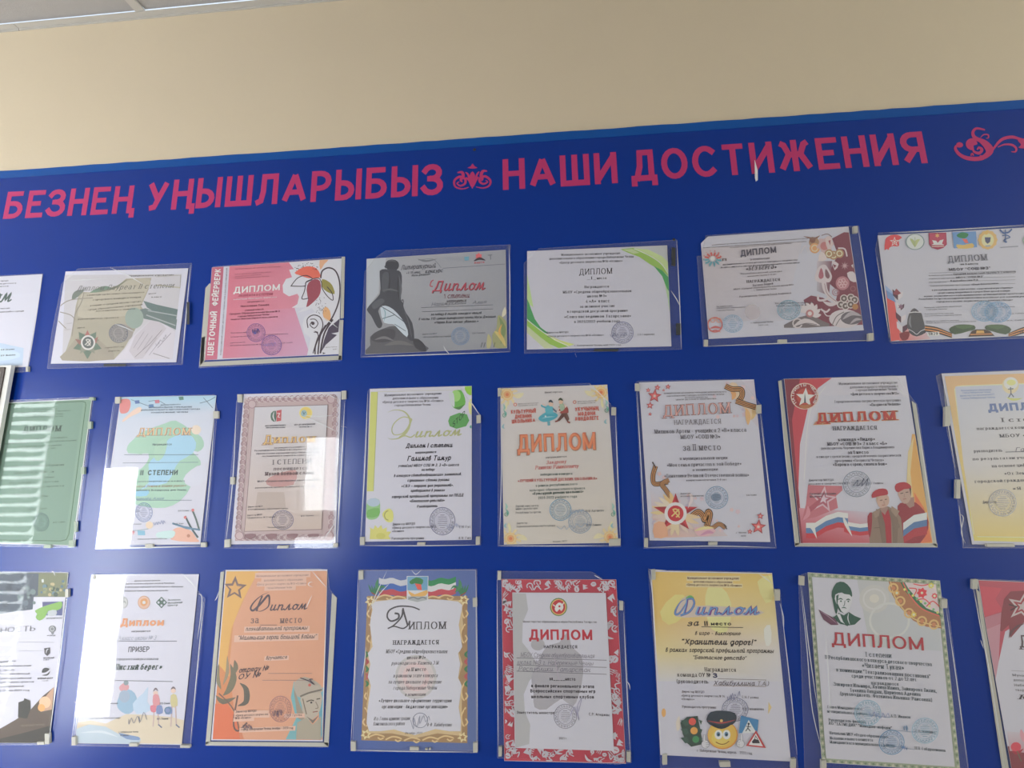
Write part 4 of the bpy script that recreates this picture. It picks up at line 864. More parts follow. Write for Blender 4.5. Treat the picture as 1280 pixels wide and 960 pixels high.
# -- 2.2 globe and sky, II degree
H_ = (110, 480, .22911)
D = Doc(*H_, [(178, 72), (700, 62), (612, 875), (62, 878)], (206, 210, 226))
D.part('artwork')
D.quad([(178, 72), (700, 62), (690, 160), (165, 200)], [(150, 196, 222), (160, 204, 228), (200, 210, 228), (196, 208, 226)])
D.quad([(165, 200), (690, 160), (660, 430), (130, 460)], [(196, 208, 226), (200, 210, 228), (206, 212, 230), (206, 212, 230)])
D.poly([(180, 85), (225, 84), (232, 120), (215, 155), (180, 160), (172, 130)], (216, 130, 130), 3); D.poly([(190, 195), (250, 140), (285, 125), (290, 150), (230, 180), (195, 205)], (226, 200, 184), 3)
for p in ([(235, 85), (330, 120), (350, 125)], [(330, 95), (380, 90), (420, 110)], [(630, 75), (680, 130)], [(610, 105), (660, 90), (695, 70)]): D.line(p, 3, (96, 110, 130), 3)
for x, y, c_ in ((268, 98, (80, 110, 170)), (345, 120, (90, 130, 180)), (377, 96, (190, 110, 130)), (508, 78, (80, 130, 120))): D.poly([(x-14, y-8), (x+12, y-10), (x+14, y+8), (x-10, y+10)], c_)
D.poly([(240, 310), (300, 260), (420, 215), (480, 200), (560, 250), (620, 290), (632, 340), (600, 370), (560, 360), (600, 400), (615, 440), (560, 480), (530, 520), (560, 560), (500, 640), (420, 675), (330, 672), (240, 650), (210, 590), (195, 540), (185, 490), (260, 480), (320, 430), (310, 385), (220, 378), (215, 340)], (160, 204, 184), 2)
D.poly([(440, 300), (540, 270), (590, 320), (570, 380), (500, 420), (470, 470), (430, 540), (330, 560), (260, 590), (330, 540), (330, 440), (360, 400), (400, 360)], (158, 206, 234), 2); D.poly([(370, 330), (430, 300), (420, 380), (385, 420), (360, 400)], (166, 208, 186), 2); D.poly([(240, 590), (330, 580), (320, 610), (260, 612)], (140, 200, 230), 2)
D.poly([(260, 395), (330, 380), (320, 430), (260, 460), (200, 470)], (206, 212, 230), 2); D.poly([(560, 470), (630, 440), (650, 520), (560, 560), (520, 520)], (206, 212, 230), 2); D.disc(590, 250, 26, (228, 212, 196))
D.poly([(135, 850), (150, 800), (190, 830), (195, 855), (160, 862)], (222, 180, 164), 3); D.poly([(455, 850), (460, 800), (500, 782), (560, 800), (590, 840), (600, 862)], (226, 176, 156), 3); D.poly([(270, 800), (310, 800), (312, 825), (272, 825)], (120, 180, 210)); D.poly([(380, 810), (470, 800), (460, 840), (380, 838)], (190, 222, 224), 3)
D.disc(335, 770, 20, (226, 206, 180)); D.disc(245, 810, 10, (200, 130, 140)); D.disc(178, 775, 12, (206, 150, 140)); D.line([(110, 860), (150, 800), (170, 770)], 3, (160, 120, 110), 3); D.disc(548, 828, 9, (190, 130, 110)); D.line([(160, 780), (240, 800), (330, 790)], 3, (120, 160, 170), 3)
for p, c_ in (([(570, 690), (590, 740), (608, 800)], (90, 110, 110)), ([(530, 720), (560, 780), (600, 838)], (70, 90, 96)), ([(460, 760), (540, 785), (610, 795)], (90, 130, 160))): D.line(p, 10, c_, 3)
D.disc(572, 688, 8, (214, 120, 120)); D.disc(530, 728, 8, (214, 120, 120)); D.lens([(500, 775), (540, 785), (580, 790)], 14, (100, 140, 170))
D.part('title'); D.t(268, 282, 560, 280, 42, 'ДИПЛОМ', (160, 130, 120), 'f', .2); D.t(270, 280, 558, 278, 40, 'ДИПЛОМ', (232, 190, 140), 'f', .11)
D.part('subtitle'); D.t(284, 498, 488, 496, 28, 'II  СТЕПЕНИ', (88, 118, 118), 's', .2)
D.part('body_text')
D.T([(395, 118, 505, 114, 6, 'ДИПЛОМ КОНКУРСА'), (330, 132, 568, 128, 7, 'МУНИЦИПАЛЬНОЕ УЧРЕЖДЕНИЕ'), (288, 146, 612, 140, 7, 'ДОПОЛНИТЕЛЬНОГО ОБРАЗОВАНИЯ ГОРОДА'), (345, 160, 545, 156, 7, 'НАБЕРЕЖНЫЕ ЧЕЛНЫ')], (80, 104, 130), 's', .18)
D.T([(352, 336, 455, 334, 12, 'Награждается'), (240, 536, 528, 532, 8, 'городского конкурса рисунков на асфальте'), (220, 584, 534, 582, 9, 'посвящённого Всемирному дню Земли'), (170, 634, 220, 632, 8, 'педагог'), (155, 682, 210, 680, 7, 'Директор'), (155, 698, 284, 696, 7, 'детского творчества'), (492, 696, 548, 694, 8, 'Е.Н. Гусева'), (150, 770, 290, 766, 6, 'руководитель программы'), (470, 766, 520, 764, 6, 'И.В. Ким'), (270, 850, 430, 846, 6, 'Набережные Челны 2022 год')], (100, 118, 130), 's', .15)
D.t(218, 565, 534, 560, 13, '«Планета Земля в наших руках»', (170, 140, 110), 'i', .15)
D.rule(198, 386, 602, 386, 2.5, (90, 110, 120)); D.rule(190, 431, 600, 427, 2.5, (110, 130, 150)); D.rule(170, 634, 566, 634, 2.5, (100, 120, 140)); D.t(220, 634, 410, 630, 14, 'Ахметова Алия', (120, 150, 180), 'c', .1)
D.part('paper_stamp'); D.stamp(305, 700, 46, (110, 140, 200), 17, 52); D.part('signature'); D.sign(360, 765, 420, 750, 12, (120, 140, 190), 18)
D.finish('diploma', 'pale diploma with a green and blue globe behind the words II СТЕПЕНИ', 'diploma', None, GR)
pocket(*H_, [(148, 72), (690, 58), (706, 150), (640, 888), (40, 900)], 'clear pocket around the green and blue globe diploma', tabs=[(160, 88, 26, 34), (696, 168, 26, 40), (332, 884, 40, 20), (628, 878, 26, 26)],
       creases=[[(138, 100), (90, 480), (50, 880)], [(690, 170), (665, 520), (632, 860)], [(110, 470), (125, 468), (142, 472)], [(55, 895), (300, 892), (630, 884)], [(20, 550), (45, 540), (90, 535)][:0] or [(72, 660), (64, 780), (48, 890)]])

# -- 2.3 guilloche border
I_ = (275, 480, .22906)
D = Doc(*I_, [(130, 55), (660, 42), (630, 870), (60, 875)], (205, 204, 220))
D.part('border')
D.poly([(135, 80), (640, 68), (612, 852), (82, 856)], (178, 150, 156)); D.poly([(160, 100), (618, 90), (590, 828), (108, 832)], (188, 164, 168))
rr = random.Random(3)
for k in range(120):
    t = (k % 30)/29.0
    sd_ = k//30
    if sd_ == 0: x, y = 150+t*470, 86-t*14
    elif sd_ == 1: x, y = 632-t*28, 90+t*740
    elif sd_ == 2: x, y = 100+t*490, 838
    else: x, y = 146-t*50, 100+t*730
    D.ring(x, y, 15, 4, (160, 126, 136) if k % 2 else (204, 186, 190), n=8); 
for k in range(4):
    x = 165+k*115-k*0; D.poly([(x-30, 820), (x+30, 818), (x+22, 838), (x, 848), (x-22, 838)], (140, 104, 112), 2)
for x, y in ((175, 110), (106, 828), (606, 84), (596, 826)): D.disc(x, y, 26, (196, 172, 178)); D.ring(x, y, 22, 4, (160, 126, 136), n=14)
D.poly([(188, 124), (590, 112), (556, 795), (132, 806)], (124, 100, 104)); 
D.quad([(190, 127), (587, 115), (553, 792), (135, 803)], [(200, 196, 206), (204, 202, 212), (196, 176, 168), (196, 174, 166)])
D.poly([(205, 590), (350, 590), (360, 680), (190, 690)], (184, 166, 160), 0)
D.part('emblem'); D.poly([(278, 160), (305, 146), (305, 204), (280, 196)], (80, 110, 96), 2); D.poly([(308, 146), (336, 140), (334, 200), (308, 205)], (190, 76, 84)); D.lens([(296, 150), (290, 178), (302, 206)], 7, (200, 200, 206)); D.line([(312, 160), (326, 160), (316, 180), (328, 182)], 4, (220, 200, 206))
D.part('emblem'); D.disc(468, 158, 34, (222, 196, 96), 32); D.disc(458, 160, 17, (150, 180, 190), 19); D.line([(452, 150), (458, 166), (466, 152)], 3, (60, 90, 120)); D.ring(468, 158, 34, 4, (230, 210, 130), 32)
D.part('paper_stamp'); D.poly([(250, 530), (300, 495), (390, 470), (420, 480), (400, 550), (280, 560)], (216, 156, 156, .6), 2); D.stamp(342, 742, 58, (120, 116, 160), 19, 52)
D.part('title'); D.t(236, 326, 520, 318, 46, 'Диплом', (150, 100, 74), 'f', .24); D.t(238, 324, 518, 316, 44, 'Диплом', (230, 186, 110), 'f', .13)
D.part('subtitle'); D.t(288, 440, 500, 432, 26, 'I СТЕПЕНИ', (96, 88, 96), 'f', .12)
D.part('body_text')
D.T([(246, 232, 358, 228, 7, 'МБОУ ДОПОЛНИТЕЛЬНОГО'), (250, 242, 355, 240, 6, 'ОБРАЗОВАНИЯ ЧЕЛНЫ'), (405, 226, 520, 222, 7, 'МБУ ДО ОБЪЕДИНЕНИЕ'), (430, 238, 500, 236, 6, 'ЧЕЛНЫ № 4')], (80, 78, 96), 's', .18)
D.T([(296, 352, 460, 346, 8, 'награждается учащийся'), (188, 368, 545, 356, 8, 'Республиканского конкурса исследовательских работ'), (196, 384, 540, 374, 8, 'образовательных учреждений города Набережные Челны'), (230, 398, 520, 390, 8, 'посвящённого памяти и славе народа'), (204, 536, 540, 526, 9, 'МБОУ «Средняя общеобразовательная школа №3»'), (192, 570, 520, 560, 7, 'руководитель проекта: Валиева Р.Р. Белова Н.Б.')], (108, 100, 110), 'f', .16)
D.t(292, 472, 480, 466, 18, 'посвящается', (130, 110, 120), 'f', .14); D.t(246, 500, 510, 492, 19, 'Музей боевой славы', (110, 74, 80), 'f', .18)
D.T([(152, 674, 232, 670, 7, 'Директор МБУ'), (152, 688, 370, 682, 7, 'дополнительного образования города'), (148, 720, 230, 716, 7, 'Директор МБОУ'), (148, 734, 300, 728, 7, 'Средняя школа № 3 города'), (442, 724, 510, 720, 7, 'М.В. Львова'), (260, 786, 350, 784, 6, 'Челны 2022')], (90, 84, 96), 'f', .17)
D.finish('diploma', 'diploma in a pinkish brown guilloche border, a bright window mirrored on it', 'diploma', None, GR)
pocket(*I_, [(98, 58), (685, 42), (642, 896), (22, 896)], 'clear pocket mirroring a bright window, around the guilloche border diploma', tabs=[(106, 78, 22, 44), (674, 60, 22, 44), (66, 528, 20, 40), (38, 870, 28, 40), (628, 880, 22, 20), (340, 890, 60, 14)],
       creases=[[(440, 172), (540, 212), (655, 268)], [(540, 44), (600, 62), (640, 84)], [(460, 172), (540, 176), (620, 170)], [(362, 52), (390, 74), (425, 52)], [(680, 100), (660, 480), (636, 880)], [(634, 740), (600, 800), (560, 850)], [(660, 230), (690, 236), (710, 238)][:2], [(90, 90), (70, 520), (30, 880)]])

# -- 2.4 lime beads, STOP sign
J_ = (440, 470, .23944)
D = Doc(*J_, [(93, 68), (625, 52), (625, 855), (68, 865)], (200, 202, 220))
D.part('artwork')
D.poly([(98, 84), (134, 82), (112, 602), (78, 602)], (198, 204, 110)); D.rule(134, 84, 112, 600, 3, (160, 168, 110)); D.rule(100, 83, 622, 72, 2, (190, 190, 170))
D.poly([(512, 95), (560, 72), (585, 100), (590, 150), (545, 172), (520, 150)], (96, 176, 66), 3); D.disc(542, 104, 26, (150, 206, 110), 30); D.poly([(505, 90), (530, 90), (535, 160), (515, 140)], (196, 206, 214), 3); D.lens([(535, 165), (560, 168), (585, 150)], 14, (70, 130, 60))
D.poly([(588, 56), (625, 54), (625, 100), (600, 90)], (140, 196, 60), 2); D.poly([(608, 140), (625, 120), (625, 200), (612, 190)], (216, 220, 140), 2)
D.poly([(512, 210), (560, 192), (600, 200), (612, 232), (596, 262), (545, 276), (510, 262), (502, 235)], (84, 160, 84)); D.t(526, 270, 590, 208, 30, 'STOP', (36, 70, 44), 's', .14)
D.disc(622, 265, 8, (80, 160, 150))
D.poly([(80, 650), (140, 645), (144, 720), (118, 748), (76, 738)], (138, 190, 130), 3); D.disc(112, 660, 34, (170, 190, 214), 22); D.poly([(82, 700), (140, 690), (140, 730), (80, 738)], (110, 176, 90), 2)
D.poly([(158, 720), (190, 692), (214, 710), (212, 758), (180, 760)], (204, 206, 110), 3); D.ring(190, 728, 20, 3, (110, 110, 80), 24, 12, 90, 270)
D.poly([(92, 852), (96, 800), (90, 790), (112, 800), (120, 778), (135, 795), (152, 778), (160, 800), (182, 790), (180, 812), (205, 812), (190, 835), (202, 852)], (206, 204, 110), 0); D.disc(150, 835, 24, (196, 194, 90), 16)
D.part('title'); oc = (176, 182, 130)
D.lens([(185, 190), (225, 177), (272, 186), (300, 220), (300, 262), (280, 300), (245, 324), (205, 330), (186, 322)], 9, oc, 6); D.line([(312, 224), (268, 214), (226, 240), (208, 278), (220, 306), (262, 300), (296, 262), (306, 236)], 5, oc, 5); D.line([(312, 224), (296, 262), (272, 300), (246, 322)], 8, oc, 4); D.line([(246, 322), (276, 312), (306, 320), (328, 306)], 6, oc, 4)
D.t(326, 322, 560, 312, 44, 'иплом', oc, 'c', .14)
D.part('body_text'); dk = (58, 56, 76)
D.T([(170, 106, 468, 96, 12, 'Муниципальное автономное  учреждение'), (212, 122, 450, 118, 12, 'дополнительного образования'), (160, 142, 478, 134, 12, '«Центр детского творчества №16 «Огниво»'), (224, 158, 410, 154, 11, 'города Набережные Челны')], dk, 'f', .14)
D.t(280, 376, 522, 372, 24, 'Диплом I степени', dk, 'c', .16); D.t(330, 406, 438, 402, 13, 'награждается', dk, 'c', .17); D.t(288, 444, 512, 440, 27, 'Галимов Тимур', dk, 'c', .15)
D.T([(240, 476, 556, 470, 15, 'учени(ца) МБОУ СОШ № 3, 3 «В» класса'), (362, 496, 430, 494, 14, 'за победу'), (218, 528, 572, 518, 15, 'в конкурсе световозвращающих элементов,'), (288, 552, 506, 548, 15, 'сделанных своими руками'), (256, 582, 530, 576, 15, '«СВЭ – подарок для родителей»,'), (306, 606, 484, 602, 15, 'проводимого в рамках'), (206, 638, 580, 628, 15, 'городской профильной программы по ПБДД'), (300, 660, 482, 656, 15, '«Безопасное детство»')], dk, 'c', .15)
D.t(338, 688, 446, 684, 14, 'Руководитель', dk, 'c', .17)
D.T([(212, 780, 330, 776, 12, 'Директор МАУДО'), (210, 798, 440, 792, 12, '«Центр детского творчества №16'), (210, 816, 272, 814, 12, '«Огниво»'), (208, 854, 375, 852, 12, 'Руководитель программы'), (560, 794, 620, 792, 12, 'Е.Н. Гус'), (558, 852, 620, 851, 12, 'К.В. Гил')], dk, 'f', .14)
D.part('paper_stamp'); D.stamp(472, 758, 66, (120, 120, 160), 20, 72); D.part('signature'); D.sign(500, 795, 555, 775, 22, (150, 160, 196), 21)
D.finish('diploma', 'white diploma with a green octagonal STOP sign and a lime yellow bar down its left', 'diploma', None, GR)
pocket(*J_, [(82, 82), (95, 66), (560, 52), (625, 148), (672, 205), (671, 883), (40, 886)], 'clear pocket around the lime green STOP sign diploma', tabs=[(660, 225, 20, 40), (656, 860, 20, 40), (52, 862, 20, 40), (360, 876, 42, 14)], creases=[[(82, 90), (65, 500), (45, 870)], [(40, 885), (350, 886), (668, 882)], [(598, 112), (630, 150), (668, 208)]])

# -- 2.5 folk dancers
K_ = (610, 470, .23968)
D = Doc(*K_, [(65, 65), (622, 45), (680, 870), (83, 880)], (190, 195, 208))
D.part('artwork')
D.quad([(65, 65), (622, 45), (680, 870), (83, 880)], [(194, 194, 196), (194, 195, 198), (194, 191, 180), (194, 193, 186)])
def rosette(x, y, r, sx, sy):
    for k in range(10):
        a = 2*PI*k/10; D.lens([(x+r*.5*math.cos(a), y+r*.5*math.sin(a)), (x+r*1.5*math.cos(a+.2), y+r*1.5*math.sin(a+.2)), (x+r*1.9*math.cos(a+.35), y+r*1.9*math.sin(a+.35))], r*.45, (216, 196, 150))
    D.star(x, y, r*1.15, (222, 182, 124), 0, .85, 12); D.disc(x, y, r*.62, (222, 160, 104)); D.disc(x, y, r*.28, (206, 120, 76)); D.ring(x, y, r*.75, r*.08, (230, 200, 150))
    for k in range(3):
        D.lens([(x+sx*r*1.2, y+sy*r*.2*k), (x+sx*r*2.1, y-sy*r*(.1-.3*k)), (x+sx*r*2.9, y-sy*r*(.3-.1*k))], r*.28, (214, 204, 164)); D.lens([(x-sx*r*.3+sx*r*.2*k, y+sy*r*1.2), (x-sx*r*.2, y+sy*r*(1.8+.3*k)), (x-sx*r*.5, y+sy*r*(2.3+.2*k))], r*.28, (216, 206, 160))
for x, y, sx, sy in ((100, 97, 1, 1), (590, 85, -1, 1), (118, 848, 1, -1), (636, 840, -1, -1)): rosette(x, y, 30, sx, sy)
for x, y in ((85, 205), (618, 180), (96, 722), (652, 722)):
    D.lens([(x-2, y-26), (x+8, y-8), (x-2, y+4)], 12, (110, 170, 160)); D.lens([(x, y+44), (x-8, y+60), (x+2, y+70)], 10, (130, 180, 190)); D.ring(x, y, 9, 3, (70, 140, 110)); D.lens([(x-6, y-60), (x+2, y-40), (x-6, y-24)], 10, (140, 190, 180))
# dancers
te = (60, 160, 180)
D.poly([(262, 220), (300, 190), (340, 188), (365, 205), (340, 228), (290, 240)], te, 3); D.poly([(300, 160), (322, 152), (340, 165), (336, 195), (302, 196)], (76, 170, 186), 2); D.line([(304, 166), (282, 158), (278, 150)], 8, te); D.line([(338, 170), (356, 186), (372, 180)], 8, (90, 110, 130)); D.disc(328, 146, 12, (206, 180, 160), 13); D.lens([(316, 138), (326, 130), (340, 140)], 12, (40, 60, 76)); D.line([(316, 236), (318, 258)], 14, (90, 160, 176)); D.disc(300, 210, 4, (220, 226, 226)); D.lens([(280, 222), (310, 214), (350, 212)], 4, (160, 206, 214)); D.line([(298, 150), (284, 146)], 5, (206, 180, 160))
D.poly([(368, 160), (392, 148), (412, 158), (420, 190), (395, 200), (372, 190)], (150, 70, 64), 2); D.poly([(372, 150), (390, 140), (400, 170), (380, 184)], (150, 176, 150), 2); D.disc(380, 135, 11, (206, 176, 150), 12); D.lens([(366, 128), (378, 120), (392, 130)], 12, (60, 74, 50)); D.poly([(385, 195), (412, 192), (424, 225), (414, 240), (396, 212), (372, 236), (360, 232)], (96, 62, 54), 0); D.line([(414, 238), (428, 244)], 8, (130, 60, 50)); D.line([(366, 234), (350, 238)], 8, (130, 60, 50)); D.line([(410, 160), (400, 150), (405, 165)], 8, (210, 190, 180)); D.line([(372, 165), (362, 185), (378, 186)], 7, (210, 190, 180))
D.part('emblem'); 
for x, y in ((142, 149), (452, 136)): D.part('emblem'); D.disc(x, y, 9, (190, 100, 90)); D.disc(x, y, 5, (200, 200, 190))
D.part('title')
D.t(150, 402, 566, 388, 96, 'ДИПЛОМ', (150, 130, 112), 's', .22); D.t(154, 398, 562, 384, 92, 'ДИПЛОМ', (196, 100, 64), 's', .20); D.t(157, 394, 558, 382, 84, 'ДИПЛОМ', (222, 130, 84), 's', .12)
rd = (190, 88, 74)
D.T([(120, 198, 250, 192, 21, 'КУЛЬТУРНЫЙ'), (140, 222, 230, 218, 20, 'ДНЕВНИК'), (124, 248, 246, 240, 20, 'ШКОЛЬНИКА'), (454, 184, 576, 178, 21, 'УКУЧЫНЫҢ'), (470, 208, 560, 204, 20, 'МӘДӘНИ'), (456, 234, 578, 228, 20, 'КӨНДӘЛЕГЕ')], rd, 's', .26)
D.part('body_text')
D.T([(296, 90, 388, 86, 9, 'Министерство'), (158, 148, 262, 142, 5, 'Министерство культуры'), (158, 158, 256, 152, 5, 'Республики Татарстан'), (468, 136, 566, 130, 5, 'Министерство образования'), (468, 146, 560, 140, 5, 'Республики Татарстан')], (124, 122, 128), 'f', .16)
D.t(302, 430, 410, 424, 10, 'награждается', (120, 112, 116), 's', .14); D.t(304, 460, 408, 454, 18, 'Захарову', (196, 86, 84), 'i', .14); D.t(246, 488, 472, 478, 20, 'Рамилю Рамилевичу', (196, 86, 84), 'i', .14)
gr = (84, 116, 112)
D.t(274, 520, 440, 514, 12, 'победителю конкурса', gr, 'f', .17); D.t(156, 554, 570, 540, 14, '«ЛУЧШИЙ КУЛЬТУРНЫЙ ДНЕВНИК ШКОЛЬНИКА»', (180, 60, 56), 'f', .18)
D.T([(250, 578, 466, 568, 12, 'в рамках республиканского'), (218, 602, 506, 590, 12, 'культурно-образовательного проекта'), (262, 642, 464, 634, 13, '2021-2022 учебного года')], gr, 'f', .15); D.t(232, 620, 498, 608, 13, '«Культурный дневник школьника»', (54, 90, 84), 'f', .2)
D.T([(145, 684, 265, 680, 10, 'Первый заместитель'), (145, 698, 258, 694, 10, 'министра культуры'), (145, 718, 276, 714, 10, 'Республики Татарстан'), (150, 772, 205, 770, 9, 'Директор'), (150, 790, 350, 784, 9, 'Национальной библиотеки Республики'), (510, 710, 604, 706, 11, 'Ю.И. Адгамова'), (514, 784, 590, 780, 11, 'И.И. Тимин'), (340, 868, 412, 864, 8, 'Казань, 2022')], (112, 118, 122), 'f', .14)
D.part('paper_stamp'); D.stamp(378, 698, 56, (70, 150, 190), 22); D.stamp(480, 760, 60, (130, 160, 190), 23); D.part('signature'); D.sign(430, 708, 500, 702, 8, (120, 150, 180), 24); D.sign(360, 795, 520, 775, 12, (120, 150, 180), 25)
D.finish('diploma', 'diploma with two folk dancers printed above its large orange title', 'diploma', None, GR)
pocket(*K_, [(52, 62), (530, 38), (640, 155), (668, 166), (692, 890), (52, 888)], 'clear pocket around the folk dancers diploma', tabs=[(58, 84, 14, 40), (656, 184, 24, 42), (662, 868, 60, 34)], creases=[[(530, 42), (580, 88), (640, 148)], [(64, 100), (70, 500), (58, 880)], [(664, 190), (676, 500), (690, 860)], [(55, 884), (300, 886), (640, 884)], [(642, 650), (656, 640), (664, 655)]])

# -- 2.6 red stars and striped ribbon
L_ = (785, 460, .25)
D = Doc(*L_, [(55, 72), (630, 57), (712, 870), (108, 862)], (178, 182, 196))
D.part('artwork')
D.quad([(110, 600), (300, 640), (500, 840), (132, 850)], [(176, 180, 196), (176, 176, 188), (180, 172, 180), (196, 158, 142)])
D.quad([(460, 76), (630, 62), (655, 300), (560, 200)], [(176, 180, 194), (172, 168, 184), (176, 174, 188), (176, 174, 190)])
rr = random.Random(9)
for k in range(46):
    if k < 14: x, y = rr.uniform(420, 640), rr.uniform(70, 260)
    else: x = rr.uniform(120, 560); y = 700+(x-120)*.25+rr.uniform(-120, 60) if x > 250 else rr.uniform(520, 840)
    if y > 845: y = 840
    D.star(x, y, rr.uniform(8, 16), rr.choice([(186, 170, 184), (168, 164, 188), (196, 172, 176)]), rr.random(), .6, 5)
og = (206, 148, 96)
D.poly([(505, 80), (540, 75), (560, 110), (590, 170), (640, 190), (650, 225), (600, 260), (590, 215), (560, 180), (520, 140)], (206, 176, 150), 2)
D.lens([(500, 90), (530, 130), (520, 160)], 22, og); D.lens([(590, 200), (600, 240), (600, 285)], 26, (200, 160, 110)); D.lens([(620, 200), (630, 230), (615, 260)], 20, (206, 170, 120))
def stripes(pts, w_):
    D.line(pts, w_, (60, 50, 50), 5)
    P_ = smooth(pts, 5)
    for k in (-.28, 0, .28):
        q = []
        for i, p in enumerate(P_):
            a = P_[max(i-1, 0)]; b_ = P_[min(i+1, len(P_)-1)]; dx, dy = b_[0]-a[0], b_[1]-a[1]; l_ = math.hypot(dx, dy) or 1
            q.append((p[0]-dy/l_*k*w_, p[1]+dx/l_*k*w_))
        D.line(q, w_*.13, (206, 140, 80))
stripes([(486, 90), (520, 105), (565, 108), (570, 140), (548, 170)], 28); stripes([(540, 165), (570, 175), (600, 185), (640, 196)], 28); 
stripes([(138, 490), (125, 540), (135, 580), (200, 570)], 24); stripes([(205, 560), (170, 580), (190, 610), (216, 650)], 24)
stripes([(320, 740), (350, 720), (372, 735), (385, 760), (400, 720), (410, 735), (395, 790)], 30); stripes([(380, 790), (420, 800), (455, 780), (488, 800)], 22); D.line([(122, 470), (140, 500)], 6, (70, 56, 56)); D.line([(480, 780), (494, 806)], 6, (70, 56, 56))
for a, c_ in ((2.0, (206, 170, 120)), (2.5, (196, 186, 170)), (3.0, (210, 180, 130)), (3.5, (190, 176, 170)), (4.1, (206, 170, 140)), (4.7, (200, 182, 150)), (5.4, (196, 180, 170)), (6.0, (206, 176, 140))):
    for da in (-.18, .1): D.lens([(240, 728), (240+70*math.cos(a+da), 728-70*math.sin(a+da)), (240+128*math.cos(a+da), 728-112*math.sin(a+da))], 22, c_)
for k in range(5):
    a = -PI/2+2*PI*k/5; D.poly([(238+40*math.cos(a-.7), 726+40*math.sin(a-.7)), (238+115*math.cos(a), 726+100*math.sin(a)), (238+40*math.cos(a+.7), 726+40*math.sin(a+.7))], (176, 52, 62) if k != 4 else (160, 44, 56)); D.poly([(238+20*math.cos(a), 726+20*math.sin(a)), (238+115*math.cos(a), 726+100*math.sin(a)), (238+40*math.cos(a+.7), 726+40*math.sin(a+.7))], (140, 38, 50))
D.disc(238, 727, 56, (200, 196, 200)); D.disc(238, 727, 40, (176, 44, 56)); D.ring(236, 725, 20, 7, (216, 176, 110), 20, 12, -130, 80); D.line([(218, 742), (256, 706)], 7, (216, 176, 110)); D.line([(226, 712), (258, 748)], 6, (216, 176, 110))
D.poly([(330, 800), (400, 795), (440, 815), (400, 840), (350, 838)], (206, 160, 170), 2); D.lens([(330, 815), (380, 800), (430, 800)], 16, (216, 186, 130)); D.lens([(360, 838), (400, 820), (430, 825)], 16, (180, 130, 160)); D.poly([(130, 780), (180, 770), (200, 840), (132, 848)], (206, 150, 120), 2); D.lens([(300, 700), (320, 650), (300, 620)], 18, (196, 186, 190))
D.part('red_star')
for x, y, r in ((133, 140, 36), (147, 98, 17), (200, 94, 15), (101, 111, 13), (110, 187, 20), (178, 111, 8), (110, 231, 10), (652, 794, 40), (662, 740, 19), (610, 818, 15), (112, 230, 8)):
    D.part('red_star'); D.star(x, y, r, (150, 54, 66), .1, .45); D.star(x, y, r*.72, (196, 96, 100), .1, .45); D.disc(x, y, r*.18, (222, 180, 176))
D.part('title'); D.t(176, 243, 516, 226, 56, 'ДИПЛОМ', (120, 84, 88), 'f', .17); D.t(178, 241, 514, 224, 52, 'ДИПЛОМ', (196, 150, 146), 'f', .09)
D.part('body_text')
D.t(232, 284, 466, 278, 24, 'НАГРАЖДАЕТСЯ', (120, 116, 128), 'f', .12)
D.T([(180, 130, 492, 122, 6, 'МУНИЦИПАЛЬНОЕ АВТОНОМНОЕ УЧРЕЖДЕНИЕ ДОПОЛНИТЕЛЬНОГО'), (194, 144, 480, 134, 6, 'ОБРАЗОВАНИЯ ГОРОДА НАБЕРЕЖНЫЕ ЧЕЛНЫ'), (284, 150, 400, 148, 5, 'ДЕТСКОГО ТВОРЧЕСТВА'), (240, 162, 442, 156, 6, 'ЦЕНТР ДЕТСКОГО ТВОРЧЕСТВА')], (110, 106, 118), 's', .17)
D.T([(134, 328, 592, 318, 20, 'Милюков Артем - учащийся 2 «В» класса'), (264, 355, 462, 352, 20, 'МБОУ «СОШ №3»')], (92, 90, 102), 'f', .14)
D.t(276, 414, 466, 410, 32, 'за II место', (80, 78, 90), 'f', .15)
D.T([(260, 460, 498, 456, 15, 'в муниципальной акции'), (196, 494, 568, 486, 17, '«Моя семья причастна к той Победе»'), (324, 516, 450, 512, 13, 'в номинации'), (182, 548, 606, 542, 17, '«Памятники Великой Отечественной войны»')], (100, 98, 112), 'f', .14)
D.T([(292, 566, 494, 562, 9, 'возрастная категория 7-9 лет'), (262, 632, 312, 630, 7, 'Директор'), (262, 644, 378, 642, 7, 'детского творчества'), (594, 640, 642, 638, 8, 'Е.Н. Гусева'), (540, 828, 592, 826, 7, 'г. Челны'), (565, 844, 590, 843, 7, '2022')], (104, 102, 116), 's', .16)
D.part('paper_stamp'); D.stamp(444, 648, 56, (100, 146, 180), 26); D.disc(440, 646, 26, (90, 120, 150, .5), 20)
D.finish('diploma', 'diploma with red stars, black and orange ribbons and a star order at lower left', 'diploma', None, GR)
pocket(*L_, [(38, 78), (50, 66), (560, 56), (640, 150), (662, 182), (742, 902), (80, 902)], 'clear pocket around the red stars and striped ribbon diploma', tabs=[(47, 96, 20, 38), (656, 206, 22, 42), (92, 874, 18, 46), (426, 878, 44, 14)], creases=[[(44, 110), (66, 500), (84, 850)], [(662, 230), (700, 560), (738, 890)], [(90, 898), (420, 890), (736, 898)]])

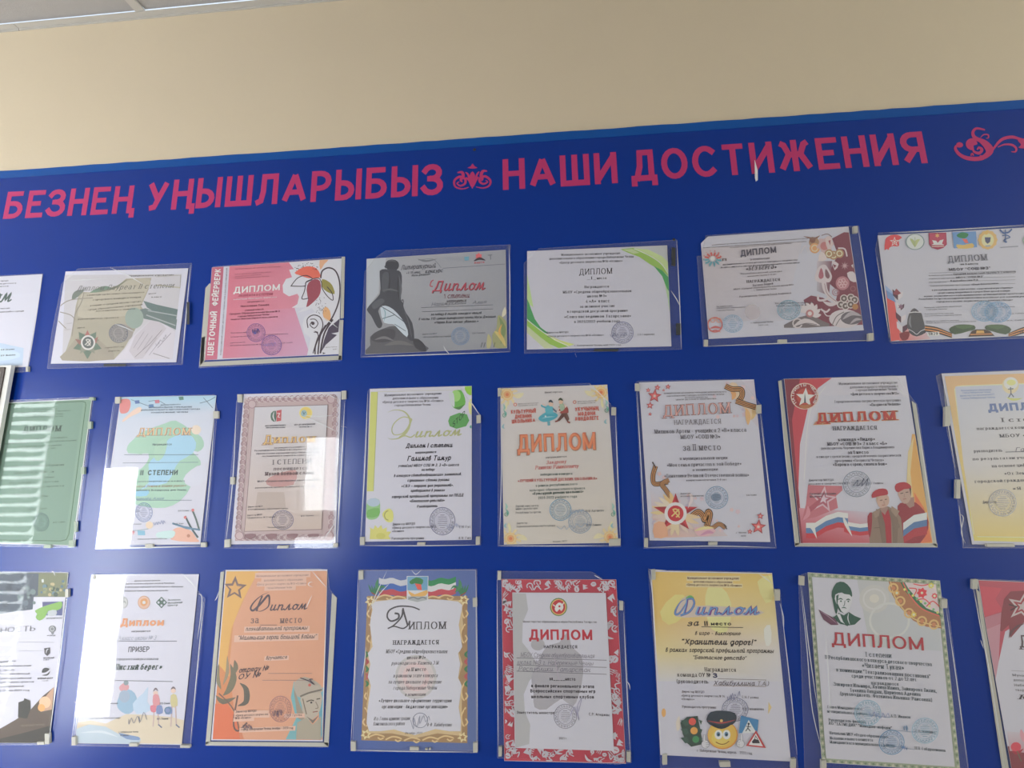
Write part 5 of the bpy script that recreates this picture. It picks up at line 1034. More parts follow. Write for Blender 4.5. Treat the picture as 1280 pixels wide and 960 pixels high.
# -- 2.7 two youths in red berets
M_ = (970, 460, .25)
D = Doc(*M_, [(40, 55), (648, 38), (785, 878), (122, 878)], (166, 170, 182))
D.part('artwork')
D.poly([(42, 56), (280, 50), (200, 130), (160, 260), (140, 420), (130, 600), (135, 875), (120, 876)], (164, 56, 70)); D.poly([(42, 56), (120, 54), (80, 260), (110, 620), (135, 876), (122, 876)], (112, 44, 60)); 
D.poly([(280, 49), (648, 38), (665, 150), (500, 130), (230, 140), (170, 300), (148, 520), (150, 700), (135, 860), (112, 600), (120, 380), (160, 200), (210, 100)], (170, 172, 184)); D.line([(250, 90), (180, 190), (155, 320), (145, 480), (140, 560)], 3, (196, 200, 210), 4)
D.poly([(680, 330), (700, 330), (785, 876), (700, 876), (670, 640), (664, 500)], (206, 140, 66)); D.poly([(660, 420), (690, 340), (672, 520), (690, 700), (650, 640)], (196, 168, 120)); D.poly([(690, 620), (740, 700), (780, 870), (720, 876)], (190, 96, 56), 0)
D.quad([(115, 700), (470, 720), (470, 875), (135, 875)], [(176, 120, 134), (164, 164, 178), (164, 84, 96), (150, 50, 66)])
D.poly([(160, 585), (330, 590), (332, 612), (300, 640), (310, 700), (200, 745), (130, 760), (150, 680)], (164, 96, 108)); D.star(236, 658, 70, (176, 152, 164), .12, .42); D.star(236, 658, 48, (150, 84, 100), .12, .42); D.star(238, 655, 26, (176, 162, 174), .12, .42); D.poly([(160, 700), (235, 640), (200, 700), (140, 745)], (150, 76, 92)); D.lens([(135, 760), (160, 730), (160, 690)], 22, (176, 120, 134))
for a_, b_, c_ in ((0, 26, (182, 190, 204)), (26, 52, (74, 110, 154)), (52, 78, (166, 48, 60))):
    top = [(150, 800), (195, 800), (250, 765), (310, 745), (360, 752)]; D.poly([(x, y-26+a_) for x, y in top]+[(x, y-26+b_) for x, y in reversed(top)], c_)
    top = [(340, 770), (370, 782), (420, 790), (465, 785)]; D.poly([(x, y-10+a_*.75) for x, y in top]+[(x, y-10+b_*.75) for x, y in reversed(top)], c_)
D.lens([(335, 740), (350, 780), (380, 840)], 16, (180, 186, 200)); D.poly([(150, 775), (180, 810), (205, 855), (195, 800)], (190, 194, 206))
# youth behind
skin = (158, 134, 124); skin2 = (140, 112, 104)
D.poly([(608, 690), (640, 672), (680, 665), (720, 690), (755, 740), (762, 800), (720, 876), (640, 876), (615, 790)], (126, 36, 50), 2); D.poly([(655, 650), (690, 645), (692, 690), (668, 700), (650, 680)], skin2)
D.poly([(608, 610), (668, 598), (676, 640), (662, 672), (640, 678), (622, 660)], skin, 2); D.poly([(595, 605), (600, 580), (640, 570), (668, 582), (676, 602), (640, 606), (610, 622)], (150, 36, 50), 2)
D.poly([(666, 600), (676, 602), (674, 640)], (60, 44, 44)); D.line([(622, 628), (636, 625)], 4, (60, 46, 46)); D.line([(648, 622), (662, 620)], 4, (60, 46, 46)); D.line([(642, 630), (640, 644), (647, 645)], 3, skin2); D.line([(635, 656), (652, 654)], 3, (130, 70, 70))
for a_, b_, c_ in ((0, 36, (176, 184, 196)), (36, 68, (70, 104, 148)), (68, 110, (150, 44, 56))):
    e1 = [(636, 775), (690, 735), (755, 722)]; D.poly([(x, y+a_) for x, y in e1]+[(x, y+b_) for x, y in reversed(e1)], c_)
# youth in front
D.poly([(468, 876), (465, 780), (480, 725), (520, 700), (560, 692), (600, 715), (625, 750), (640, 876)], (122, 104, 92), 0); D.poly([(458, 740), (480, 722), (478, 800), (468, 850), (460, 800)], (132, 36, 52), 2); D.poly([(520, 715), (545, 730), (562, 705), (575, 760), (578, 876), (545, 876), (535, 780)], (146, 34, 50)); D.poly([(525, 680), (550, 690), (560, 700), (545, 735), (522, 712)], skin2)
D.poly([(500, 705), (525, 712), (545, 780), (552, 876), (530, 876), (515, 790)], (108, 92, 82)); D.poly([(560, 700), (590, 720), (612, 760), (606, 876), (585, 876), (580, 780)], (108, 92, 82)); D.poly([(578, 690), (618, 716), (600, 745), (575, 715)], (134, 116, 102)); D.poly([(485, 720), (520, 705), (515, 740), (495, 750)], (134, 116, 102))
D.poly([(500, 640), (555, 632), (566, 665), (556, 690), (530, 700), (512, 690)], (166, 140, 128), 2); D.poly([(480, 650), (484, 622), (515, 604), (550, 605), (560, 622), (556, 634), (520, 640)], (150, 36, 52), 2)
D.poly([(500, 645), (512, 642), (508, 670)], (150, 130, 110)); D.line([(520, 662), (532, 660)], 4, (80, 60, 56)); D.line([(544, 658), (554, 656)], 4, (80, 60, 56)); D.line([(540, 664), (540, 676), (545, 677)], 3, skin2); D.line([(530, 686), (546, 684)], 3, (140, 80, 76)); D.rule(490, 800, 520, 798, 3, (92, 78, 70)); D.rule(590, 800, 620, 798, 3, (92, 78, 70)); D.poly([(590, 780), (618, 778), (620, 800), (592, 802)], (110, 94, 84))
D.part('emblem'); D.disc(143, 141, 70, (180, 160, 150), 67); D.disc(143, 141, 65, (136, 44, 48), 62); D.disc(143, 143, 40, (160, 64, 56), 40); D.star(147, 148, 50, (192, 194, 202), .05, .42); D.poly([(140, 175), (144, 120), (150, 175)], (60, 70, 80)); D.lens([(115, 186), (145, 195), (180, 182)], 20, (150, 96, 60))
for i, ch in enumerate('ПАТРИОТЫ ЧЕЛНОВ'):
    a = math.radians(205-i*(180+50)/14+0); a = math.radians(212 - i*17.5)
    x, y = 143+52*math.cos(a), 141-49*math.sin(a); ux, uy = math.cos(a), -math.sin(a)
    D.t(x-7*(-uy), y-7*ux, x+7*(-uy), y+7*ux, 14, ch, (206, 196, 190), 's', .16, (ux, uy)) if ch != ' ' else None
D.part('title'); D.t(200, 276, 606, 262, 50, 'ДИПЛОМ', (176, 138, 92), 'f', .28); D.t(203, 273, 603, 260, 47, 'ДИПЛОМ', (152, 46, 42), 'f', .22)
D.part('body_text'); dk = (70, 68, 82)
D.T([(316, 84, 608, 78, 12, 'Муниципальное автономное учреждение'), (370, 102, 610, 96, 12, 'дополнительного образования'), (400, 116, 606, 110, 12, 'города Набережные Челны'), (294, 174, 624, 166, 12, 'Городская военно-патриотическая программа')], (92, 90, 104), 'f', .14)
D.T([(374, 136, 616, 132, 12, '«Дом детского творчества №15»'), (470, 190, 624, 186, 13, '«Патриоты Челнов»')], dk, 'f', .2)
D.t(286, 312, 506, 308, 20, 'НАГРАЖДАЕТСЯ', dk, 'f', .18)
D.T([(312, 366, 496, 362, 16, 'команда «Лидер»'), (258, 388, 556, 384, 16, 'МБОУ «СОШ №3» 7 класс «Б»'), (360, 430, 464, 428, 16, 'за 1 место'), (286, 490, 556, 486, 15, '«Хорош в строю, силен в бою»')], dk, 'f', .19)
D.T([(228, 407, 592, 401, 12, 'руководитель Черемисова Лариса Владимировна'), (204, 450, 626, 442, 12, 'в смотре строя и песни городской военно-патриотической'), (296, 470, 540, 466, 13, 'программы «Патриоты Челнов»'), (164, 566, 290, 564, 10, 'Директор МАУДО'), (162, 584, 370, 580, 10, 'детского творчества №15'), (465, 582, 536, 580, 10, 'С.Г. Галиева'), (170, 634, 300, 632, 10, 'Руководитель программы'), (170, 648, 230, 646, 10, 'Мазитова')], (82, 80, 96), 'f', .15)
D.part('paper_stamp'); D.stamp(403, 580, 68, (120, 134, 150), 27, 64); D.part('signature'); D.line([(385, 590), (400, 572), (410, 560), (405, 590), (425, 575), (440, 552), (428, 590), (455, 560), (460, 556), (450, 590)], 3, (50, 54, 80), 4)
D.finish('diploma', 'red diploma with two youths in red berets and a tricolour flag', 'diploma', None, GR)
pocket(*M_, [(12, 65), (40, 55), (600, 38), (690, 165), (705, 180), (808, 898), (95, 893)], 'pocket with white foam tape on three sides around the red beret diploma',
       strips=[[(12, 65), (28, 62), (118, 880), (96, 890)], [(680, 165), (700, 180), (806, 896), (782, 880)], [(96, 876), (806, 878), (808, 896), (96, 892)]], creases=[[(560, 44), (610, 100), (665, 160)], [(15, 75), (50, 460), (100, 880)], [(700, 190), (750, 540), (802, 890)]])

# -- 2.8 orange frame at the right edge
N_ = (1160, 450, .2603)
D = Doc(*N_, [(65, 65), (711, 42), (903, 895), (212, 885)], (166, 168, 178))
D.part('artwork')
D.quad([(80, 78), (705, 56), (892, 884), (222, 868)], [(206, 150, 110), (206, 150, 106), (208, 176, 90), (206, 172, 84)])
D.part('panel_print')
D.poly([(126, 140), (136, 126), (160, 122), (690, 104), (850, 860), (240, 850), (218, 836)], (196, 190, 150))
D.quad([(130, 128), (690, 108), (770, 500), (170, 500)], [(162, 168, 182), (162, 168, 182), (176, 172, 166), (170, 170, 172)]); D.quad([(170, 500), (770, 500), (846, 856), (224, 846)], [(170, 170, 172), (176, 172, 166), (200, 166, 96), (200, 166, 96)])
D.part('emblem'); D.disc(396, 122, 40, (200, 172, 140), 40); D.disc(398, 112, 34, (190, 190, 190), 30); D.disc(400, 108, 22, (222, 190, 110), 14); D.line([(396, 130), (398, 160), (385, 182)], 5, (90, 96, 110), 3); D.line([(398, 160), (412, 178)], 5, (90, 96, 110)); D.line([(384, 140), (410, 138)], 5, (90, 96, 110)); D.lens([(378, 180), (410, 190), (452, 184)], 12, (170, 176, 100))
D.part('title'); D.t(290, 248, 600, 236, 38, 'ДИПЛОМ', (84, 102, 146), 's', .24)
D.part('body_text'); dk = (84, 82, 92)
D.T([(160, 150, 305, 146, 8, 'Муниципальное образование'), (168, 161, 300, 157, 8, 'город Набережные Челны'), (155, 176, 320, 168, 8, 'Министерство просвещения РТ'), (160, 188, 322, 182, 8, 'город Набережные Челны')], (110, 130, 170), 's', .18)
D.T([(356, 298, 620, 290, 20, 'I степени'), (236, 336, 660, 324, 14, 'награждается команда «Эрудиты»'), (346, 372, 640, 364, 16, 'МБОУ «СОШ №3»')], dk, 'f', .17)
D.T([(222, 444, 358, 440, 14, 'руководитель'), (216, 482, 700, 466, 13, 'по результатам участия в городской'), (308, 516, 680, 504, 14, 'на основе цифровых технологий'), (368, 552, 700, 542, 14, '«От Земли до Вселенной»'), (226, 590, 730, 574, 14, 'городской гражданско-патриотической'), (408, 624, 700, 614, 14, '«Я - Гражданин»'), (264, 688, 330, 686, 12, 'Директор')], dk, 'f', .16)
D.rule(372, 442, 640, 436, 3); D.t(420, 440, 560, 434, 20, 'Галеева', (120, 116, 130), 'c', .09)
D.part('paper_stamp'); D.stamp(358, 686, 66, (160, 166, 186), 28, 64); D.ring(358, 686, 62, 3, (176, 170, 150), 60)
D.finish('diploma', 'diploma with an orange border at the right edge of the middle row', 'diploma', None, GR)
pocket(*N_, [(40, 78), (64, 65), (715, 38), (918, 905), (168, 902), (124, 500)], 'clear pocket around the orange bordered diploma', tabs=[(95, 270, 26, 90), (146, 620, 20, 90), (350, 890, 130, 14)], creases=[[(75, 130), (100, 330), (130, 520)], [(150, 700), (160, 800), (172, 890)], [(156, 740), (170, 760), (160, 830), (180, 880)]])

# ================================================= row 3
# -- 3.1 dark photo diploma at the left edge
O_ = (0, 690, .28133)
D = Doc(*O_, [(-167, 89), (303, 92), (220, 850), (-284, 848)], (186, 190, 206))
D.part('artwork')
D.quad([(-167, 90), (303, 93), (290, 200), (-184, 200)], [(60, 70, 84), (96, 104, 84), (110, 116, 110), (60, 70, 84)])
D.poly([(100, 95), (175, 96), (172, 190), (150, 200), (145, 255), (0, 275), (-190, 240), (-170, 95)], (62, 76, 92)); D.poly([(172, 96), (303, 94), (292, 198), (168, 196)], (104, 112, 84))
rr = random.Random(12)
for k in range(26): D.disc(rr.uniform(178, 290), rr.uniform(130, 190), rr.uniform(5, 11), rr.choice([(84, 116, 130), (120, 130, 90), (70, 100, 120), (160, 150, 110), (60, 80, 70)]), n=7)
for k in range(16): D.disc(rr.uniform(0, 160), rr.uniform(105, 240), rr.uniform(6, 16), rr.choice([(84, 100, 116), (96, 116, 120), (44, 56, 70)]), n=7)
D.poly([(184, 122), (194, 120), (195, 135), (186, 136)], (180, 190, 190))
D.quad([(188, 222), (280, 220), (276, 282), (190, 282)], [(70, 70, 120), (64, 76, 130), (70, 80, 130), (90, 110, 130)]); D.poly([(155, 260), (200, 240), (250, 225), (275, 222), (272, 250), (240, 262), (215, 260), (200, 290), (175, 305), (158, 290), (165, 275)], (110, 160, 66), 2); D.poly([(215, 262), (250, 258), (248, 282), (215, 284)], (160, 170, 180), 2)
D.poly([(-284, 848), (220, 850), (236, 700), (240, 600), (190, 640), (136, 700), (70, 745), (0, 785), (-200, 800)], (76, 64, 56)); D.poly([(225, 615), (240, 600), (230, 700), (180, 710), (170, 680)], (176, 140, 116)); D.disc(200, 668, 26, (206, 170, 136)); D.disc(184, 692, 16, (222, 150, 80)); D.poly([(80, 735), (82, 668), (105, 660), (108, 650), (120, 655), (134, 660), (136, 698), (120, 740)], (40, 42, 40)); D.poly([(-284, 848), (220, 850), (228, 770), (120, 800), (0, 830), (-200, 820)], (44, 42, 40))
D.t(92, 776, 198, 770, 8, 'ЗЕЛЁНЫЙ ФОНД', (130, 116, 100), 's', .15)
D.part('emblem'); D.disc(232, 342, 16, (104, 110, 118), 15); D.ring(232, 342, 9, 3, (170, 176, 184)); D.poly([(226, 356), (240, 356), (236, 366), (230, 366)], (104, 110, 118)); D.t(208, 374, 246, 373, 5, 'ФОНД', (90, 94, 102), 's', .18)
D.part('emblem'); D.poly([(196, 428), (222, 424), (222, 450), (210, 462), (198, 452)], (50, 52, 60)); D.lens([(204, 452), (208, 436), (216, 430)], 5, (170, 174, 184)); D.t(192, 474, 240, 473, 6, 'ШКОЛЬНЫЙ', (60, 62, 70), 's', .2); D.t(192, 482, 218, 481, 5, 'СЛЁТ', (90, 94, 102), 's', .2)
D.part('emblem'); D.lens([(186, 536), (200, 525), (220, 520)], 20, (40, 44, 50)); D.lens([(186, 548), (210, 545), (222, 530)], 7, (50, 54, 60)); D.t(166, 566, 234, 564, 7, 'ЗЕЛЁНЫЙ ЦЕНТР', (70, 72, 82), 's', .2); D.t(185, 574, 214, 573, 4, 'города', (100, 104, 112), 's', .18)
D.part('title'); D.t(-90, 366, 155, 350, 24, 'ЦЕННОСТЬ', (74, 78, 86), 's', .07)
D.part('body_text')
D.T([(-40, 496, 68, 488, 9, 'объявляется'), (-120, 512, 138, 508, 8, 'за активное участие в организации акции'), (-60, 532, 64, 528, 9, '«Живи, лес!»'), (-150, 548, 130, 544, 8, 'городского экологического движения «Школьный'), (-150, 568, 138, 564, 8, 'экологического проекта и конкурса любителей'), (-150, 586, 150, 580, 8, 'лесного хозяйства и экологических проектов'), (-150, 604, 104, 600, 8, 'в подготовке и проведении мероприятий'), (-150, 622, 130, 618, 8, 'города Набережные Челны 2021 год')], (86, 90, 98), 's', .14)
D.T([(206, 298, 278, 296, 6, 'ШКОЛЬНЫЙ ЭКОЛОГ')], (110, 120, 130), 's', .2)
D.rule(60, 400, 240, 402, 1.5, (150, 156, 164)); D.rule(80, 440, 200, 438, 1.5, (150, 156, 164))
D.finish('diploma', 'grey diploma with a dark landscape along its bottom, left end of lowest row', 'diploma', None, GR)
pocket(*O_, [(-172, 84), (302, 90), (300, 170), (216, 856), (-290, 858)], 'clear pocket around the dark landscape diploma, left end of lowest row', tabs=[(296, 184, 14, 34), (208, 830, 18, 46), (180, 850, 30, 12)], creases=[[(298, 200), (260, 520), (216, 840)], [(230, 84), (240, 94), (244, 106)]])

# -- 3.2 clean shore
P_2 = (80, 700, .26027)
D = Doc(*P_2, [(148, 70), (648, 68), (565, 888), (52, 880)], (200, 204, 222))
D.part('artwork')
D.poly([(62, 780), (130, 770), (200, 785), (300, 740), (420, 745), (520, 755), (580, 770), (565, 884), (54, 876)], (206, 196, 176), 0); D.poly([(60, 810), (120, 790), (200, 800), (270, 840), (370, 860), (360, 885), (54, 878)], (176, 196, 214), 0); D.lens([(80, 830), (180, 825), (260, 850)], 12, (196, 210, 224)); D.poly([(260, 830), (310, 840), (360, 850), (360, 865), (300, 860)], (120, 150, 196), 2)
D.poly([(255, 680), (290, 620), (340, 640), (350, 700), (310, 740), (265, 720)], (140, 176, 206), 3); D.poly([(330, 690), (380, 640), (405, 610), (400, 680), (420, 720), (350, 740)], (176, 200, 226), 2); D.poly([(265, 610), (290, 590), (312, 605), (305, 625), (275, 630)], (206, 150, 160), 3); D.disc(298, 590, 12, (130, 150, 160)); D.disc(290, 655, 26, (150, 170, 196), 30)
D.poly([(100, 600), (115, 595), (124, 640), (112, 660), (104, 640)], (150, 170, 196), 2); D.poly([(150, 700), (190, 690), (200, 730), (170, 745)], (206, 206, 190), 3); D.line([(90, 760), (120, 720), (150, 700)], 3, (170, 190, 200), 3)
for x, c1, c2 in ((440, (206, 140, 150), (206, 150, 150)), (525, (196, 190, 140), (120, 140, 186))):
    D.disc(x, 640 if x < 500 else 628, 12, (214, 190, 180)); D.lens([(x-12, (632 if x < 500 else 622)), (x, 618 if x < 500 else 612), (x+12, 630 if x < 500 else 622)], 9, (120, 110, 120)); D.poly([(x-12, 650), (x+14, 648), (x+20, 700), (x-10, 705)], c1, 2); D.line([(x-6, 700), (x-12, 800)], 6, (190, 170, 170)); D.line([(x+10, 700), (x+14, 790)], 6, (190, 170, 170)); D.line([(x+12, 790), (x+30, 805)], 6, (110, 120, 150)); D.poly([(x+6, 700), (x+30, 700), (x+34, 735), (x+4, 738)] if x < 500 else [(x-36, 710), (x-10, 705), (x-6, 738), (x-38, 740)], (120, 140, 190), 2)
D.poly([(415, 700), (440, 700), (440, 730), (418, 728)], (206, 120, 140), 2); D.ring(498, 722, 14, 5, (90, 130, 160))
D.part('emblem'); D.disc(282, 204, 24, (196, 200, 206), 26); D.ring(282, 204, 24, 3, (140, 146, 150), 27); D.line([(276, 222), (282, 190), (292, 184)], 4, (120, 130, 130), 3); D.lens([(278, 205), (290, 200), (298, 210)], 8, (130, 140, 140))
D.part('emblem'); D.disc(384, 204, 28, (206, 170, 150), 30); D.ring(384, 204, 28, 3, (190, 150, 130), 31); D.poly([(370, 190), (395, 185), (402, 205), (385, 222), (368, 212)], (206, 150, 96), 2); D.disc(384, 204, 8, (196, 200, 206))
gn = (60, 100, 86); D.part('emblem')
for dx, dy in ((0, -14), (0, 14), (-14, 0), (14, 0)): D.ring(468+dx, 204+dy, 10, 4, gn, 11, 4)
D.T([(498, 196, 558, 194, 8, 'Экология'), (498, 210, 568, 207, 8, 'Молодёжный'), (498, 222, 546, 220, 8, 'Центр')], gn, 's', .14)
D.part('title'); D.t(270, 318, 478, 316, 38, 'Диплом', (216, 150, 106), 's', .24)
D.part('subtitle'); D.t(308, 443, 408, 441, 26, 'ПРИЗЕР', (96, 102, 116), 's', .13); D.part('subtitle'); D.t(226, 528, 468, 526, 28, '«Чистый берег»', (50, 80, 76), 'i', .21)
D.part('body_text')
D.T([(338, 104, 462, 101, 7, 'Диплом конкурса экологии'), (268, 118, 530, 114, 7, 'Министерство экологии и природных ресурсов Республики'), (228, 134, 572, 131, 7, 'Муниципальное автономное учреждение дополнительного образования'), (290, 152, 500, 150, 7, 'Набережные Челны экологический центр №4'), (324, 347, 414, 345, 9, 'награждается')], (104, 108, 122), 's', .15)
D.t(252, 482, 452, 480, 12, 'городского конкурса плакатов', (110, 116, 130), 'i', .12); D.t(250, 386, 440, 384, 22, '2в класс школы № 3', (150, 160, 180), 'c', .08); D.rule(200, 390, 542, 390, 2.5, (90, 94, 106)); D.rule(210, 578, 522, 584, 2.5, (96, 100, 112)); D.t(158, 577, 208, 575, 12, 'Педагог', (90, 94, 106), 's', .13)
D.T([(136, 676, 188, 674, 8, 'Директор'), (132, 694, 258, 692, 8, 'эколого-биологический'), (122, 764, 270, 762, 8, 'Председатель городского жюри'), (460, 694, 508, 692, 9, 'Е.П. Сомов'), (446, 768, 500, 766, 9, 'Р.Г. Галиев'), (262, 830, 356, 828, 7, 'г. Набережные Челны'), (270, 846, 310, 845, 7, '5 июня')], (96, 100, 112), 's', .17)
D.part('signature'); D.sign(310, 775, 390, 750, 22, (120, 126, 150), 30); D.sign(176, 668, 196, 650, 8, (110, 116, 150), 31)
D.finish('diploma', 'white diploma with children cleaning a sandy shore printed along its bottom', 'diploma', None, GR)
pocket(*P_2, [(132, 72), (570, 66), (640, 145), (677, 186), (608, 904), (34, 890)], 'clear pocket around the sandy shore diploma', tabs=[(332, 888, 38, 14), (46, 870, 18, 40), (580, 896, 44, 12), (144, 82, 10, 22)], creases=[[(575, 72), (605, 100), (640, 140)], [(640, 160), (662, 180), (655, 280), (640, 380)], [(132, 90), (95, 460), (50, 860)], [(50, 682), (58, 684), (66, 686)], [(670, 200), (640, 520), (606, 890)]])

# -- 3.3 orange soldier
Q_2 = (245, 700, .26056)
D = Doc(*Q_2, [(142, 48), (630, 45), (608, 870), (72, 865)], (198, 200, 216))
D.part('artwork')
D.quad([(146, 54), (632, 52), (600, 864), (80, 860)], [(206, 156, 90), (206, 152, 120), (200, 136, 110), (206, 120, 80)])
D.poly([(290, 56), (634, 54), (608, 862), (230, 860), (180, 700), (160, 500), (180, 300)], (208, 152, 122)); D.poly([(146, 54), (300, 54), (220, 200), (170, 330), (150, 470), (160, 560), (108, 500)], (214, 166, 84)); D.poly([(92, 690), (150, 690), (200, 760), (210, 860), (80, 860)], (214, 110, 70), 0)
D.star(186, 135, 60, (118, 96, 96), .05, .45); D.star(186, 137, 36, (210, 160, 90), .05, .45)
for p, w_, c_ in (([(130, 650), (160, 620), (180, 560), (165, 500)], 34, (116, 112, 92)), ([(120, 620), (100, 560), (110, 500)], 26, (130, 124, 100)), ([(165, 560), (190, 520), (185, 480)], 24, (120, 112, 92)), ([(95, 650), (130, 680), (190, 660)], 24, (110, 104, 88)), ([(200, 700), (240, 680), (240, 620), (210, 590)], 28, (96, 92, 84)), ([(130, 600), (150, 540), (150, 460)], 16, (150, 136, 110))): D.lens(p, w_, c_)
D.line([(110, 640), (160, 690), (190, 740), (205, 810)], 6, (116, 92, 84), 4); D.line([(245, 780), (200, 820), (180, 780), (200, 650)], 8, (110, 88, 84), 4)
sk = (170, 160, 148)
D.poly([(470, 580), (455, 660), (480, 760), (430, 860), (480, 862), (520, 800), (500, 640), (480, 600)], (110, 170, 180), 0); D.poly([(600, 640), (610, 700), (604, 820), (560, 862), (600, 862)], (100, 165, 185)); D.poly([(590, 620), (612, 610), (606, 860), (590, 800)], (96, 160, 180))
D.poly([(505, 650), (598, 632), (600, 700), (582, 745), (545, 770), (520, 755), (508, 700)], (178, 168, 154), 2); D.poly([(470, 590), (520, 560), (580, 585), (606, 615), (600, 636), (545, 640), (500, 660), (478, 640)], sk, 2); D.line([(500, 655), (540, 638), (604, 622)], 8, (110, 104, 96), 3); D.poly([(480, 860), (485, 780), (530, 756), (560, 790), (600, 750), (598, 862)], (164, 156, 140), 0); D.poly([(530, 750), (560, 785), (590, 745), (560, 768)], (120, 112, 104))
D.line([(530, 680), (552, 672), (566, 676)], 5, (84, 76, 70), 3); D.line([(578, 668), (596, 664)], 5, (84, 76, 70)); D.disc(553, 684, 5, (70, 66, 64)); D.line([(574, 680), (586, 708), (572, 712)], 4, (130, 118, 106), 3); D.line([(560, 730), (584, 726)], 5, (140, 90, 84)); D.line([(512, 665), (520, 700), (530, 740)], 5, (120, 106, 92), 3); D.disc(545, 600, 7, (190, 90, 80)); D.poly([(470, 620), (500, 700), (520, 760), (490, 760), (478, 690)], (150, 140, 126), 2)
D.part('title'); hl = (206, 196, 204)
tc = (84, 72, 84)
D.lens([(350, 155), (315, 170), (280, 200), (262, 230), (275, 242), (310, 210), (345, 170), (352, 190), (345, 225), (310, 246), (290, 240)], 10, tc, 5); D.line([(318, 172), (300, 215), (290, 246)], 8, tc, 3)
D.t(352, 244, 524, 238, 40, 'иплом', tc, 'c', .13); D.part('subtitle'); D.t(262, 304, 300, 303, 32, 'за', (110, 90, 90), 'f', .17); D.t(404, 304, 508, 301, 32, 'место', (110, 90, 90), 'f', .17); D.rule(308, 312, 388, 312, 3, (120, 100, 100))
D.part('text_backing'); 
for x0, y0, x1, y1, h in ((290, 82, 540, 76, 20), (320, 104, 520, 98, 18), (300, 122, 520, 118, 18), (335, 142, 470, 138, 14), (190, 735, 340, 735, 14), (190, 750, 345, 750, 14), (186, 770, 270, 766, 12), (430, 752, 512, 750, 14), (215, 822, 468, 812, 16), (238, 342, 536, 338, 22), (190, 388, 578, 378, 26), (335, 478, 436, 474, 16)): D.poly([(x0-8, y0+6), (x1+8, y1+6), (x1+10, y1-h), (x0-6, y0-h)], (212, 174, 156))
D.part('body_text')
D.T([(290, 82, 540, 76, 10, 'Муниципальное автономное учреждение'), (326, 102, 512, 98, 10, 'дополнительного образования'), (290, 122, 530, 116, 10, '«Центр детского творчества №16 «Огниво»'), (340, 138, 460, 135, 9, 'города Набережные Челны')], (150, 116, 120), 'f', .15)
D.T([(238, 340, 532, 334, 20, 'познавательной программы'), (200, 384, 576, 376, 22, '"Маленькие герои большой войны"'), (335, 478, 434, 474, 18, 'вручается')], tc, 'c', .11); D.T([(204, 542, 346, 530, 26, 'отряду №'), (200, 574, 306, 562, 26, 'ОУ №')], (90, 78, 90), 'c', .12); D.rule(346, 544, 556, 544, 2.5, (150, 120, 116)); D.rule(318, 577, 556, 577, 2.5, (150, 120, 116))
D.T([(190, 732, 290, 728, 10, 'Директор МАУДО'), (190, 750, 345, 744, 10, '«Центр детского творчества'), (188, 764, 264, 760, 10, '№16 «Огниво»'), (436, 750, 508, 748, 11, 'Е.Н. Гусева'), (216, 818, 466, 810, 11, 'город Набережные Челны, ноябрь - 2019 год')], (110, 88, 96), 'f', .15)
D.part('paper_stamp'); D.stamp(405, 715, 52, (176, 130, 140), 32, 62); D.part('signature'); D.sign(365, 742, 415, 728, 20, (90, 84, 110), 33); D.sign(225, 800, 272, 800, 14, (90, 84, 110), 34); D.line([(500, 566), (540, 580), (568, 598), (545, 574), (560, 572)], 4, (70, 60, 80), 3)
D.finish('diploma', "orange diploma with a star and a soldier's face in profile", 'diploma', None, GR)
pocket(*Q_2, [(118, 58), (142, 48), (600, 42), (632, 60), (640, 140), (675, 180), (635, 898), (45, 890)], 'pocket with white foam tape on three sides around the orange soldier diploma',
       strips=[[(118, 58), (134, 56), (68, 870), (46, 888)], [(652, 160), (675, 182), (635, 896), (614, 880)], [(48, 872), (634, 876), (635, 896), (46, 890)]],
       creases=[[(556, 52), (590, 92), (628, 134)], [(556, 170), (540, 205), (528, 232)], [(110, 150), (100, 180), (90, 195)], [(560, 130), (540, 120), (545, 108), (560, 106)], [(628, 140), (616, 500), (604, 850)]])

# -- 3.4 gold border on blue
R_ = (425, 700, .27086)
D = Doc(*R_, [(92, 48), (626, 46), (630, 880), (56, 878)], (182, 188, 208))
D.part('artwork')
D.quad([(92, 48), (626, 46), (630, 880), (56, 878)], [(84, 104, 168), (76, 100, 164), (82, 104, 160), (64, 90, 158)])
D.part('flag')
for x0, y0, x1, y1, cs in ((180, 82, 312, 92, ((176, 184, 200), (60, 100, 180), (170, 66, 80))), (404, 92, 535, 80, ((40, 130, 84), (186, 194, 204), (176, 70, 84)))):
    for k, c_ in enumerate(cs):
        a = 26*k; n_ = 8; T_ = [(x0+(x1-x0)*i/n_, y0+(y1-y0)*i/n_+5*math.sin(i*1.3)+a) for i in range(n_+1)]; D.poly(T_+[(x, y+27) for x, y in reversed(T_)], c_)
for sx, x in ((1, 165), (-1, 560)):
    for k in range(7): D.lens([(x, 165), (x-sx*20+k*sx*8, 145-k*4), (x-sx*34+k*sx*14, 112+k*4)], 9, (50, 116, 84))
    D.lens([(x+sx*30, 150), (x+sx*6, 120), (x+sx*10, 88)], 16, (60, 130, 90)); D.line([(x-sx*20, 150), (x+sx*5, 165)], 4, (150, 50, 50))
D.part('border')
gold = (196, 176, 130); gd = (150, 116, 74)
D.poly([(126, 166), (588, 166), (588, 845), (98, 832)], (148, 122, 88)); D.poly([(150, 185), (560, 185), (568, 300), (548, 420), (565, 480), (548, 540), (562, 640), (562, 812), (450, 800), (350, 822), (240, 800), (130, 800), (122, 640), (138, 540), (122, 470), (140, 400), (142, 280)], (186, 168, 130), 0)
